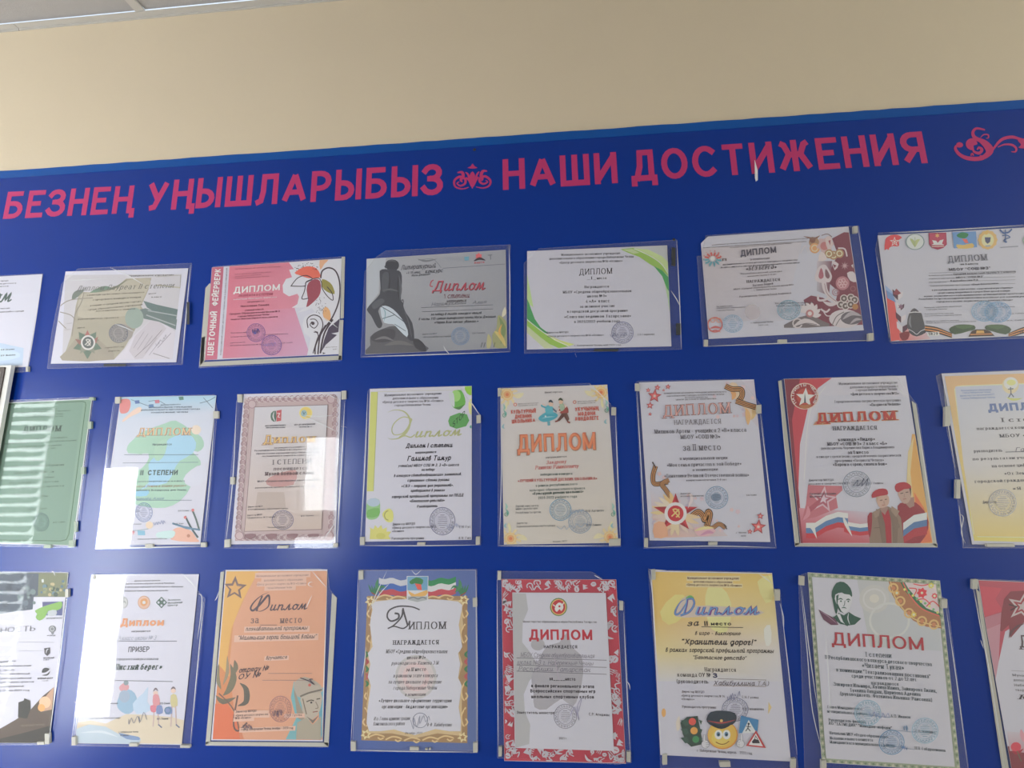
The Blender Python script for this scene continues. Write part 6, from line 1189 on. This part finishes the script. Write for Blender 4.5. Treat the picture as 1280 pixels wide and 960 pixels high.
for x, y, sx in ((140, 240, 1), (140, 355, 1), (128, 620, 1), (120, 740, 1), (575, 240, -1), (572, 355, -1), (574, 620, -1), (574, 740, -1)):
    D.line([(x-sx*6, y-60), (x+sx*14, y-20), (x+sx*4, y+25), (x-sx*14, y+10), (x-sx*6, y-8)], 7, gold, 5); D.line([(x-sx*2, y-50), (x+sx*4, y-10), (x-sx*6, y+40)], 3, gd, 4)
for x, y, sx in ((220, 172, 1), (280, 178, 1), (440, 178, -1), (500, 172, -1), (180, 815, 1), (260, 825, 1), (430, 828, -1), (500, 822, -1), (345, 830, 1)):
    D.line([(x-50, y+4), (x-15, y-10), (x+22, y), (x+8, y+12), (x-6, y+4)], 7, gold, 5); D.line([(x-44, y+8), (x, y-2), (x+30, y+8)], 3, gd, 4)
for x, y in ((140, 190), (572, 185), (120, 805), (566, 818)): D.star(x, y, 26, (206, 190, 146), .3, .55, 6); D.star(x, y, 13, gd, 0, .5, 5)
for x, sx in ((122, 1), (585, -1)):
    for k in range(5): D.lens([(x-sx*4, 420+k*34), (x+sx*6, 436+k*34), (x-sx*4, 450+k*34)], 12, (60, 120, 84) if k % 2 == 0 else (170, 80, 90))
D.part('panel_print'); D.poly([(160, 192), (320, 180), (400, 180), (545, 192), (562, 230), (548, 300), (564, 400), (545, 430), (555, 480), (545, 545), (562, 580), (548, 680), (556, 790), (440, 780), (345, 808), (250, 782), (135, 790), (126, 700), (142, 580), (128, 540), (140, 480), (128, 430), (150, 400), (138, 300), (150, 230)], (184, 190, 208), 2)
D.disc(350, 540, 96, (188, 184, 192), 102); D.ring(350, 540, 90, 12, (176, 180, 188), 96); D.ring(350, 540, 52, 20, (196, 180, 188), 56, 18)
D.part('emblem'); D.poly([(308, 74), (408, 74), (406, 188), (356, 198), (308, 188)], (186, 194, 208)); D.quad([(311, 77), (405, 77), (404, 140), (311, 140)], [(96, 150, 190)]*4); D.poly([(320, 100), (352, 80), (384, 92), (375, 115), (345, 108), (330, 112)], (50, 120, 70), 2); D.poly([(345, 108), (374, 112), (378, 140), (358, 136)], (206, 80, 66)); D.poly([(315, 140), (345, 158), (402, 138), (395, 165), (330, 168)], (206, 160, 84), 2); D.poly([(313, 168), (403, 168), (402, 184), (356, 194), (313, 184)], (150, 160, 170)); D.line([(318, 178), (340, 172), (360, 180), (380, 172), (398, 178)], 4, (100, 110, 120), 3)
D.part('title'); tc = (70, 70, 80)
D.line([(368, 230), (330, 216), (270, 214), (228, 232), (218, 262), (236, 282), (268, 270), (270, 250), (252, 246)], 6, tc, 6, 9); D.line([(290, 228), (284, 262), (250, 300), (220, 316)], 9, tc, 4, 5); D.line([(222, 316), (250, 306), (290, 316), (314, 300), (322, 280)], 6, tc, 4); D.line([(290, 222), (300, 260), (312, 300)], 8, tc, 3)
D.t(318, 320, 490, 318, 34, 'ИПЛОМ', tc, 'f', .15)
D.part('body_text')
D.t(245, 391, 456, 389, 20, 'НАГРАЖДАЕТСЯ', (64, 64, 76), 'f', .2)
D.T([(212, 430, 494, 430, 17, 'МБОУ «Средняя общеобразовательная'), (308, 458, 394, 456, 15, 'школа №3»'), (304, 514, 396, 511, 16, 'за III место'), (178, 656, 514, 656, 15, '«Лучшее школьное оформление территории'), (192, 684, 496, 684, 15, 'организации - бюджетные организации»')], (72, 72, 84), 'i', .17)
D.T([(238, 484, 458, 482, 16, 'руководитель Ханиева Э.М.'), (246, 542, 450, 540, 16, 'в районном этапе конкурса'), (224, 570, 468, 570, 16, 'на лучшее школьное оформление'), (246, 598, 446, 597, 16, 'города Набережные Челны'), (300, 628, 394, 626, 14, 'в номинации'), (156, 740, 322, 738, 16, 'И.о. Главы администрации'), (154, 764, 298, 762, 16, 'Комсомольского района'), (400, 768, 514, 768, 16, 'Ф.Ф. Хабибуллин'), (300, 804, 378, 803, 10, 'Октябрь 2021')], (84, 84, 98), 'i', .12)
D.part('signature'); D.sign(325, 760, 410, 725, 26, (120, 130, 156), 35); D.part('paper_stamp'); D.ring(370, 740, 34, 3, (140, 150, 176, .6), 34)
D.finish('diploma', 'blue diploma with an ornate gold border and two flags at its top', 'diploma', None, GR)
pocket(*R_, [(85, 45), (632, 42), (636, 890), (48, 882)], 'clear pocket around the gold bordered blue diploma', tabs=[(96, 70, 18, 40), (622, 196, 18, 40), (60, 860, 20, 44), (624, 866, 20, 44), (342, 872, 40, 16), (398, 874, 10, 8), (414, 873, 8, 8)],
       creases=[[(216, 50), (170, 150), (130, 240)], [(236, 100), (180, 160), (140, 230)], [(330, 46), (350, 66), (375, 46)], [(628, 46), (632, 460), (634, 880)], [(85, 60), (70, 460), (50, 860)], [(120, 400), (112, 480), (100, 540)], [(60, 878), (340, 884), (634, 886)]])

# -- 3.5 red ornament border
S_ = (610, 700, .27066)
D = Doc(*S_, [(62, 88), (592, 90), (637, 940), (75, 928)], (176, 180, 194))
D.part('border')
D.poly([(63, 89), (591, 91), (636, 938), (76, 926)], (164, 50, 70))
rr = random.Random(21)
def inpage(x, y): # page parameter to crop point
    l_ = (62+13*y, 88+840*y); r_ = (592+45*y, 90+850*y); return (l_[0]+(r_[0]-l_[0])*x, l_[1]+(r_[1]-l_[1])*x)
gy = (172, 172, 184)
def motif(u, v):
    x, y = inpage(u, v); k = rr.randrange(6); s_ = rr.uniform(10, 19); a = rr.uniform(0, PI)
    c, s2 = math.cos(a), math.sin(a); R_f = lambda q: [(min(max(x+(p*c-q2*s2)*s_, inpage(.012, v)[0]), inpage(.988, v)[0]), min(max(y+(p*s2+q2*c)*s_, inpage(u, .008)[1]), inpage(u, .992)[1])) for p, q2 in q]
    if k == 0: D.lens(R_f([(-1.4, 0), (0, .5), (1.4, 0)]), s_*.6, gy)
    elif k == 1: D.line(R_f([(-1, -1), (0, .2), (1, -.6), (1.2, .8)]), s_*.3, gy, 4)
    elif k == 2: D.poly(R_f([(-1, -.5), (.2, -.9), (1, 0), (.3, .8), (-.8, .6)]), gy, 2); D.line(R_f([(-.5, 0), (.5, .1)]), s_*.2, (164, 50, 70))
    elif k == 3: D.line(R_f(arc(0, 0, .8, .8, 0, 250, 8)), s_*.3, gy); D.line(R_f([(.2, -1.3), (.1, .2)]), s_*.25, gy)
    elif k == 4:
        for j in range(3): D.line(R_f([(-.7+j*.6, -.9), (-.7+j*.6, .9)]), s_*.22, gy)
    else: D.poly(R_f([(-1, 1), (-.4, -.8), (0, .3), (.5, -1), (1, 1)]), gy)
for k in range(170):
    t = rr.random(); q = k % 10
    if q < 2: motif(t, rr.uniform(.008, .062))
    elif q < 4: motif(t, rr.uniform(.935, .99))
    elif q < 7: motif(rr.uniform(.01, .09), t)
    else: motif(rr.uniform(.905, .985), t)
D.part('panel_print'); D.poly([(112, 150), (544, 152), (582, 882), (124, 868)], (176, 180, 194))
sh = (156, 160, 166)
D.poly([(112, 152), (175, 155), (185, 230), (160, 290), (158, 380), (190, 420), (240, 500), (190, 560), (165, 620), (170, 700), (195, 760), (190, 850), (126, 868)], sh, 0)
D.poly([(330, 380), (370, 330), (385, 400), (430, 440), (440, 520), (420, 620), (390, 680), (340, 640), (270, 690), (215, 680), (210, 620), (200, 540), (230, 470), (270, 400)], (150, 152, 162), 2); D.disc(230, 390, 32, (150, 152, 160), 28)
D.part('emblem'); D.disc(326, 217, 40, (90, 120, 74), 42); D.disc(326, 217, 35, (196, 160, 90), 37); D.disc(326, 217, 31, (170, 44, 52), 33); D.poly([(308, 225), (316, 205), (330, 196), (345, 205), (348, 222), (338, 236), (330, 226), (318, 240)], (206, 200, 204), 2); D.line([(310, 214), (300, 206)], 4, (206, 200, 204)); D.line([(344, 208), (350, 196)], 4, (206, 200, 204)); D.disc(330, 214, 5, (170, 44, 52))
D.part('title'); D.t(190, 368, 482, 370, 48, 'ДИПЛОМ', (166, 36, 54), 's', .2)
D.part('body_text'); dk = (70, 66, 78)
D.t(162, 289, 502, 291, 10, 'Министерство образования и науки Республики Татарстан', (86, 80, 90), 's', .15); D.t(258, 408, 412, 409, 15, 'НАГРАЖДАЕТСЯ', dk, 's', .2)
for y0_, y1_ in ((452, 463), (485, 496), (513, 528)): D.rule(132, y0_, 548, y1_, 2.5, (96, 94, 106))
D.T([(150, 448, 490, 454, 22, 'МБОУ Средняя общеобразовательная'), (134, 482, 484, 488, 22, 'школа №3 г. Набережные Челны'), (140, 512, 470, 518, 22, 'Республики Татарстан')], (130, 128, 146), 'c', .08)
D.T([(284, 556, 404, 558, 17, 'за_____место'), (200, 588, 490, 592, 16, 'в финале регионального этапа'), (196, 612, 496, 614, 16, 'Всероссийских спортивных игр'), (200, 638, 490, 640, 16, 'школьных спортивных клубов')], dk, 's', .18)
D.T([(134, 710, 306, 712, 13, 'Заместитель министра'), (466, 718, 560, 722, 13, 'С.Р. Агиджан'), (328, 828, 366, 829, 10, '2021 г.')], dk, 's', .14)
D.part('paper_stamp'); D.stamp(357, 722, 52, (140, 140, 156), 36, 56); D.part('signature'); D.line([(380, 720), (400, 680), (420, 740), (412, 680), (432, 640), (418, 700)], 3, (140, 140, 170), 4); D.sign(306, 450, 330, 560, 2, (160, 150, 170), 37)
D.finish('diploma', 'white diploma framed by a band of red and grey folk ornament', 'diploma', None, GR)
pocket(*S_, [(42, 52), (480, 55), (528, 86), (604, 188), (628, 192), (662, 936), (600, 944), (44, 914)], 'clear pocket around the red and grey ornament diploma', tabs=[(52, 72, 16, 40), (616, 212, 16, 42), (56, 886, 16, 42), (650, 910, 18, 48)], creases=[[(490, 70), (505, 78), (530, 92)], [(42, 90), (44, 500), (48, 880)], [(626, 240), (640, 560), (656, 890)], [(640, 560), (652, 575), (656, 600)]])

# -- 3.6 yellow traffic diploma
T_ = (795, 700, .27081)
D = Doc(*T_, [(68, 48), (628, 60), (715, 930), (113, 900)], (176, 180, 192))
D.part('artwork')
D.quad([(72, 54), (630, 64), (650, 260), (84, 260)], [(206, 166, 84), (206, 172, 90), (206, 182, 130), (206, 166, 90)]); D.quad([(84, 260), (650, 260), (662, 420), (94, 420)], [(206, 166, 90), (206, 182, 130), (186, 186, 184), (206, 182, 130)]); D.quad([(94, 420), (662, 420), (676, 560), (102, 560)], [(206, 182, 130), (186, 186, 184), (178, 182, 192), (180, 184, 188)])
D.poly([(330, 130), (390, 120), (440, 200), (420, 330), (350, 320), (320, 220)], (214, 192, 130), 2); D.poly([(560, 100), (630, 70), (640, 160), (600, 200)], (212, 190, 126), 2); D.poly([(180, 160), (240, 180), (220, 260), (150, 300), (110, 240)], (214, 186, 112), 2); D.poly([(590, 320), (620, 300), (625, 380), (600, 395)], (196, 196, 190), 2); D.disc(128, 705, 10, (206, 150, 84), 20); D.poly([(184, 750), (200, 720), (205, 770), (190, 790)], (190, 186, 176), 2); D.poly([(612, 655), (626, 680), (610, 712)], (206, 176, 120), 0)
D.part('text_backing')
for x0, y0, x1, y1, h in ((238, 92, 476, 92, 18), (265, 104, 444, 106, 14), (234, 120, 488, 124, 14)): D.poly([(x0-4, y0+5), (x1+4, y1+5), (x1+4, y1-h), (x0-4, y0-h)], (204, 182, 138))
D.poly([(180, 260), (210, 180), (260, 165), (270, 210), (330, 210), (560, 228), (562, 256), (300, 262)], (196, 184, 176, .8), 2)
D.part('title')
for c_, w_, dx in (((96, 70, 140), 10, 0), ((80, 140, 190), 5, -3)):
    D.lens([(232, 180), (205, 195), (184, 230), (182, 250), (200, 246), (225, 210), (236, 182)], w_, c_, 5); D.line([(238+dx, 178), (232+dx, 215), (222+dx, 250)], w_, c_, 3); D.line([(240, 180), (262, 180), (268, 205), (245, 240), (205, 256)], w_, c_, 5); D.lens([(228, 178), (250, 168), (268, 176)], w_, (90, 160, 90))
D.t(272, 256, 558, 254, 52, 'иплом', (110, 60, 130), 'c', .19); D.t(270, 254, 556, 252, 50, 'иплом', (90, 140, 190), 'c', .09)
D.part('body_text'); dk = (80, 70, 64)
D.T([(238, 88, 476, 90, 11, 'Муниципальное автономное учреждение'), (266, 104, 444, 107, 10, 'дополнительного образования'), (234, 118, 488, 123, 10, '«Центр детского творчества №16 «Огниво»')], (130, 96, 90), 'f', .18)
D.t(236, 306, 284, 304, 28, 'за', dk, 'c', .13); D.rule(302, 308, 494, 312, 3, (70, 60, 56)); D.T([(316, 304, 332, 304, 22, 'II'), (346, 302, 440, 302, 17, 'место')], (50, 44, 50), 's', .18)
D.T([(272, 346, 480, 348, 18, 'в игре - викторине'), (136, 424, 634, 430, 21, 'в рамках городской профильной программы'), (262, 458, 508, 462, 19, '"Безопасное детство"')], dk, 'c', .12); D.t(208, 390, 552, 394, 28, '"Хранители дорог!"', (70, 62, 60), 'c', .14)
D.T([(318, 514, 462, 516, 19, 'Награждается'), (192, 538, 346, 540, 18, 'команда ОУ №'), (188, 568, 340, 570, 17, '(руководитель:')], (76, 70, 72), 'f', .14); D.t(356, 544, 376, 544, 22, '3', (60, 66, 110), 's', .2); D.t(358, 578, 545, 580, 22, 'Хабибуллина', (110, 104, 110), 'c', .1); D.t(560, 580, 612, 580, 20, 'Т.А.)', (110, 104, 110), 'c', .1)
D.rule(376, 548, 600, 554, 2, (110, 100, 100)); D.rule(356, 580, 600, 584, 2, (130, 110, 90)); D.rule(598, 552, 600, 584, 2, (130, 120, 120))
D.T([(212, 612, 316, 614, 10, 'Директор МАУДО'), (210, 630, 410, 634, 10, '«Центр детского творчества № 16'), (210, 646, 270, 648, 10, '«Огниво»'), (214, 682, 370, 686, 11, 'Руководитель программы'), (490, 638, 566, 640, 11, 'Е.Н. Гусева'), (492, 692, 590, 694, 11, 'К.В. Гильманова'), (282, 884, 536, 898, 12, 'г. Набережные Челны, апрель - 2022 год')], (96, 90, 100), 'f', .14)
D.part('paper_stamp'); D.stamp(457, 690, 60, (120, 124, 150), 38, 54); D.part('signature'); D.sign(425, 640, 480, 620, 18, (100, 106, 140), 39)
D.part('traffic_light'); D.poly([(205, 750), (235, 725), (285, 720), (308, 850), (255, 862), (230, 840), (215, 800)], (52, 72, 66), 0)
for y in (745, 785, 825): D.poly([(236, y-8), (206, y-4), (228, y+22), (244, y+16)], (60, 86, 78)); D.poly([(290, y-8), (306, y-2), (300, y+16)], (60, 86, 78))
D.disc(260, 746, 17, (206, 76, 66)); D.disc(268, 788, 17, (214, 140, 60)); D.disc(276, 828, 16, (60, 130, 84))
D.part('smiling_face'); D.disc(400, 808, 70, (190, 130, 50), 66); D.disc(398, 806, 66, (222, 162, 60), 62); D.disc(392, 822, 44, (230, 176, 76), 36)
D.poly([(325, 735), (345, 702), (400, 696), (455, 706), (464, 735), (445, 760), (395, 765), (340, 758)], (46, 58, 70), 2); D.lens([(335, 755), (395, 772), (448, 752)], 16, (36, 44, 56)); D.lens([(330, 742), (395, 752), (460, 738)], 7, (150, 60, 60)); D.disc(394, 742, 7, (196, 160, 90)); 
for x in (381, 418): D.disc(x, 806, 18, (206, 210, 214), 22); D.disc(x-1, 804, 9, (80, 120, 150), 11); D.disc(x, 806, 5, (40, 50, 60), 6)
D.line([(368, 840), (390, 850), (412, 848), (430, 836)], 4, (130, 80, 40), 4)
wg = (186, 190, 200)
for x, y, s_ in ((320, 850, 1), (482, 848, -1)):
    D.disc(x, y, 19, (120, 124, 134), 20); D.disc(x, y, 17, wg, 18)
    D.line([(x-6*s_, y-10), (x-4*s_, y-44)], 10, (120, 124, 134), 0); D.line([(x-6*s_, y-10), (x-4*s_, y-43)], 7, wg)
    for k in range(3): D.line([(x+2*s_, y-6+k*9), (x+16*s_, y-8+k*9)], 2, (120, 124, 134))
D.part('road_sign'); D.quad([(484, 718), (566, 738), (560, 795), (474, 800)], [(60, 120, 166)]*4); D.poly([(520, 738), (555, 796), (490, 800)], (186, 194, 204)); D.disc(520, 756, 5, (40, 50, 60)); D.line([(520, 760), (516, 776), (506, 790)], 4, (40, 50, 60), 3); D.line([(516, 776), (528, 790)], 4, (40, 50, 60)); D.line([(508, 768), (530, 770)], 3, (40, 50, 60))
D.poly([(554, 786), (600, 868), (508, 858)], (170, 56, 62)); D.poly([(553, 800), (586, 860), (520, 853)], (190, 194, 202)); D.poly([(535, 838), (545, 826), (566, 830), (572, 846), (538, 846)], (50, 50, 60)); D.line([(548, 826), (552, 812), (562, 828)], 3, (50, 50, 60))
D.finish('diploma', 'yellow diploma with a traffic light and a smiling face in a police cap', 'diploma', None, GR)
pocket(*T_, [(56, 40), (70, 46), (600, 56), (640, 135), (665, 142), (748, 962), (114, 960), (90, 500)], 'clear pocket around the yellow traffic light diploma', tabs=[(654, 162, 22, 50), (134, 922, 20, 44), (412, 944, 46, 22), (728, 942, 22, 44), (82, 68, 16, 44)], creases=[[(60, 48), (78, 180), (92, 420)], [(565, 62), (600, 86), (632, 112)], [(664, 200), (680, 260), (682, 320)], [(668, 200), (710, 560), (744, 900)], [(60, 44), (90, 46), (140, 48)], [(110, 700), (112, 800), (118, 890)]])

# -- 3.7 green portrait and embroidered cap
U_ = (990, 700, .27076)
D = Doc(*U_, [(72, 57), (683, 95), (778, 978), (138, 935)], (168, 174, 182))
D.part('border'); D.poly([(73, 59), (682, 96), (777, 976), (139, 933)], (140, 156, 132))
def side(p, q, n_, flip):
    for k in range(n_):
        t = (k+.5)/n_; x, y = p[0]+(q[0]-p[0])*t, p[1]+(q[1]-p[1])*t; D.star(x, y, 9, (170, 178, 156) if k % 2 else (110, 132, 104), flip, .5, 4)
side((80, 75), (148, 925), 48, 0); side((675, 108), (768, 962), 48, .4); side((85, 68), (672, 104), 32, 0); side((150, 928), (765, 968), 34, .4)
D.part('panel_print'); D.poly([(92, 78), (664, 113), (752, 955), (158, 916)], (168, 174, 182)); D.quad([(300, 91), (664, 113), (690, 420), (360, 400)], [(160, 168, 168), (166, 170, 164), (160, 170, 174), (158, 168, 166)])
D.disc(380, 180, 70, (166, 172, 168), 66); D.ring(380, 180, 50, 8, (174, 180, 178), 46); D.ring(450, 280, 90, 10, (172, 180, 176), 80); D.disc(380, 178, 22, (178, 182, 172), 20)
D.part('artwork')
D.poly([(446, 99), (664, 113), (690, 316), (620, 308), (560, 280), (500, 220), (462, 160)], (150, 104, 70), 0); D.poly([(500, 102), (664, 113), (686, 260), (620, 240), (560, 190), (520, 140)], (44, 104, 70), 0); D.poly([(520, 103), (664, 113), (682, 246), (620, 222), (570, 170), (536, 130)], (186, 176, 176), 0)
D.line([(512, 104), (545, 165), (600, 225), (680, 258)], 6, (190, 90, 80), 4); D.line([(455, 100), (480, 180), (560, 270), (688, 308)], 5, (206, 170, 110), 5)
for x, y in ((468, 130), (500, 190), (540, 245), (600, 282), (655, 298)): D.ring(x, y, 20, 8, (200, 160, 100), n=12); D.disc(x, y, 9, (176, 120, 80))
for x, y, c_ in ((484, 152, (206, 150, 70)), (562, 252, (222, 170, 60)), (642, 118, (222, 180, 50)), (600, 152, (190, 50, 60)), (658, 166, (190, 60, 70))): 
    D.star(x, y, 26 if c_[0] == 190 and x < 620 else 15, c_, .2, .7, 7); D.disc(x, y, 6, (206, 190, 160))
for p in ([(540, 130), (575, 135), (560, 170)], [(575, 185), (610, 180), (640, 205)], [(620, 215), (650, 190), (680, 215)], [(560, 110), (600, 118), (630, 112)]): D.line(p, 5, (190, 70, 70), 4)
for k in range(9): D.disc(520+k*19, 130+k*14+(6 if k < 5 else 0), 6, (100, 160, 110) if k % 2 else (206, 190, 90))
D.part('portrait'); g1 = (38, 78, 66); lt = (176, 184, 190)
D.poly([(186, 180), (184, 145), (205, 106), (240, 102), (270, 130), (278, 165), (266, 172), (230, 150), (200, 160)], g1, 2)
D.poly([(184, 160), (200, 158), (206, 200), (212, 220), (205, 250), (195, 225)], g1, 2); D.poly([(200, 160), (266, 160), (276, 190), (262, 232), (240, 246), (215, 228), (204, 200)], lt, 2)
D.poly([(204, 165), (216, 158), (210, 200), (228, 236), (240, 246), (222, 238), (206, 215)], g1); D.lens([(212, 184), (224, 178), (236, 184)], 6, g1); D.lens([(248, 186), (260, 181), (270, 187)], 6, g1); D.disc(226, 190, 4, g1); D.disc(260, 191, 4, g1); D.line([(244, 188), (242, 208), (236, 212)], 3, g1, 3); D.lens([(228, 222), (240, 219), (252, 224)], 5, g1)
D.poly([(195, 262), (215, 244), (240, 256), (262, 240), (290, 258), (320, 270), (290, 298), (262, 302), (225, 296), (205, 282)], g1); D.poly([(205, 248), (222, 250), (236, 285), (245, 296), (225, 285)], lt); D.lens([(262, 242), (258, 270), (268, 300)], 5, lt)
D.poly([(122, 228), (160, 250), (198, 270), (215, 300), (180, 300), (145, 275)], (92, 60, 80)); D.lens([(130, 236), (170, 262), (212, 298)], 3, (150, 130, 150)); D.line([(190, 262), (220, 285), (258, 304)], 4, g1, 3)
D.part('title'); D.t(184, 392, 610, 418, 60, 'ДИПЛОМ', (150, 44, 56), 's', .14)
D.part('body_text'); dk = (64, 84, 94)
D.T([(342, 446, 460, 452, 22, 'I степени'), (324, 496, 518, 508, 22, '«Читаем Тукая»')], dk, 'f', .14)
D.T([(154, 456, 646, 490, 17, 'II Республиканского конкурса детского творчества'), (206, 514, 640, 546, 17, 'в номинации "Театрализованная постановка"'), (276, 542, 576, 560, 16, 'среди участников от 7 до 12 лет'), (366, 574, 492, 580, 15, 'награждаются'), (194, 580, 668, 612, 16, 'Закирова Ильмира, Хузина Илина, Зайнарова Лилия,'), (268, 608, 594, 628, 16, 'Тухвина Ландыш, Шарипова Аделина'), (224, 624, 648, 654, 16, '(руководитель: Фаткиева Ильвина  Раисовна)')], dk, 'f', .16)
D.T([(164, 684, 324, 694, 13, 'Глава Мамадышского'), (164, 704, 348, 718, 13, 'муниципального района'), (456, 726, 548, 732, 13, 'А.П. Иванов'), (170, 744, 340, 754, 13, 'Руководитель филиала'), (170, 760, 462, 782, 13, 'АО "ТАТМЕДИА" "Мамадыш-информ"'), (570, 796, 662, 802, 13, 'С.Н. Азизова'), (174, 804, 446, 824, 13, 'Начальник МКУ «Отдел образования»'), (176, 828, 374, 838, 13, 'Исполнительного комитета'), (176, 846, 474, 864, 13, 'Мамадышского муниципального района'), (568, 874, 710, 886, 13, 'Н.Н. Габдрахманов')], dk, 'f', .16)
D.rule(350, 716, 452, 728, 2, (110, 130, 150)); D.rule(430, 782, 570, 796, 2, (110, 130, 150)); D.rule(470, 860, 566, 876, 2, (110, 130, 150))
D.part('paper_stamp'); D.stamp(350, 706, 60, (120, 170, 200), 40, 58); D.stamp(614, 788, 60, (120, 170, 190), 41, 58); D.stamp(460, 842, 58, (60, 130, 170), 42, 56); D.part('signature'); D.sign(360, 712, 450, 722, 14, (90, 110, 150), 43); D.sign(515, 780, 535, 776, 16, (90, 130, 160), 44); D.sign(508, 862, 532, 872, 10, (90, 120, 160), 45)
D.finish('diploma', 'diploma with a dark green portrait of a man and an embroidered cap in the corner', 'diploma', None, GR)
pocket(*U_, [(30, 74), (60, 62), (620, 90), (690, 170), (716, 182), (820, 1000), (60, 985)], 'clear pocket around the green portrait diploma', tabs=[(47, 96, 22, 44), (704, 202, 26, 40), (148, 946, 22, 40)], creases=[[(38, 110), (70, 420), (95, 700), (160, 950)], [(712, 225), (760, 560), (812, 960)], [(44, 120), (80, 420), (120, 700)], [(150, 280), (170, 560), (180, 780)]])

# -- 3.8 red diploma at the right edge
V_ = (1190, 700, .27108)
D = Doc(*V_, [(118, 92), (738, 117), (922, 1051), (290, 1051)], (160, 166, 174))
D.part('artwork')
D.poly([(122, 94), (738, 118), (760, 240), (400, 230), (245, 330), (215, 470), (200, 540), (140, 260)], (150, 60, 76)); D.poly([(150, 265), (232, 240), (225, 290), (160, 320)], (150, 100, 112)); D.poly([(160, 320), (224, 292), (215, 470), (200, 550)], (156, 116, 128)); D.poly([(130, 120), (230, 130), (200, 180), (235, 235), (150, 262)], (164, 60, 76), 0)
D.poly([(250, 860), (330, 850), (400, 880), (900, 950), (922, 1050), (288, 1050), (262, 930)], (110, 50, 60)); D.quad([(255, 790), (700, 830), (900, 960), (266, 880)], [(160, 160, 168), (160, 150, 160), (150, 90, 100), (156, 130, 138)])
D.disc(295, 862, 24, (176, 60, 76), 22); D.lens([(275, 880), (300, 890), (330, 870)], 14, (140, 40, 56)); D.line([(300, 880), (320, 930)], 4, (80, 90, 70)); D.lens([(318, 780), (324, 810), (330, 840)], 20, (176, 130, 140))
D.part('emblem'); D.poly([(222, 325), (228, 240), (240, 180), (270, 145), (360, 140), (440, 170), (420, 260), (330, 290), (270, 360), (262, 300), (230, 330)], (110, 44, 56), 0); D.star(325, 215, 74, (156, 150, 150), .2, .4); D.star(325, 215, 50, (130, 40, 54), .2, .4); D.star(325, 215, 28, (150, 146, 146), .2, .4); D.line([(262, 205), (300, 215), (270, 232)], 5, (40, 36, 40)); D.poly([(262, 362), (290, 320), (340, 290), (300, 300), (265, 330)], (84, 50, 60))
D.part('title'); D.t(314, 402, 620, 414, 56, 'ДИПЛОМ', (70, 60, 68), 'f', .16)
D.part('body_text')
D.rule(274, 510, 560, 524, 2, (120, 122, 132))
D.T([(280, 536, 620, 552, 12, 'Муниципальное автономное'), (284, 558, 640, 574, 12, 'дополнительного образования города'), (288, 582, 640, 598, 12, 'Набережные Челны Дом детского'), (292, 604, 640, 620, 12, 'творчества №15 команда юнармейцев')], (124, 128, 138), 's', .16); D.t(308, 642, 640, 656, 22, 'Юнармия', (70, 66, 76), 'i', .16)
D.finish('diploma', 'red diploma with a star emblem cut off at the lower right corner', 'diploma', None, GR)
pocket(*V_, [(88, 88), (742, 108), (930, 1060), (262, 1060), (180, 560)], 'clear pocket around the red star diploma at the lower right corner', tabs=[(108, 112, 24, 42)], strips=[[(112, 132), (128, 150), (262, 960), (275, 1056), (250, 1056), (232, 960)]], creases=[[(100, 130), (130, 300), (160, 460)], [(132, 368), (138, 385), (146, 408)], [(120, 200), (180, 560), (245, 960)]])
# loose tape pieces beside pockets
for px_, py_, w_, h_, m_, lb in ((235, 391.5, 3.2, 28, TAPE_DARK, 'dark smudged tape at the right edge of the pocket of the parchment diploma'), (143.5, 456.2, 28, 3, TAPE_DARK, 'dark smudged tape under the pocket of the parchment diploma'), (238, 383, 3, 24, TAPE_DARK, None)):
    if lb:
        o = slab('tape_piece', [(px_-w_/2, py_-h_/2), (px_+w_/2, py_-h_/2), (px_+w_/2, py_+h_/2), (px_-w_/2, py_+h_/2)], HF+.0005, HF+.0009, m_, None, at(px_, py_)); tag(o, lb, 'tape')
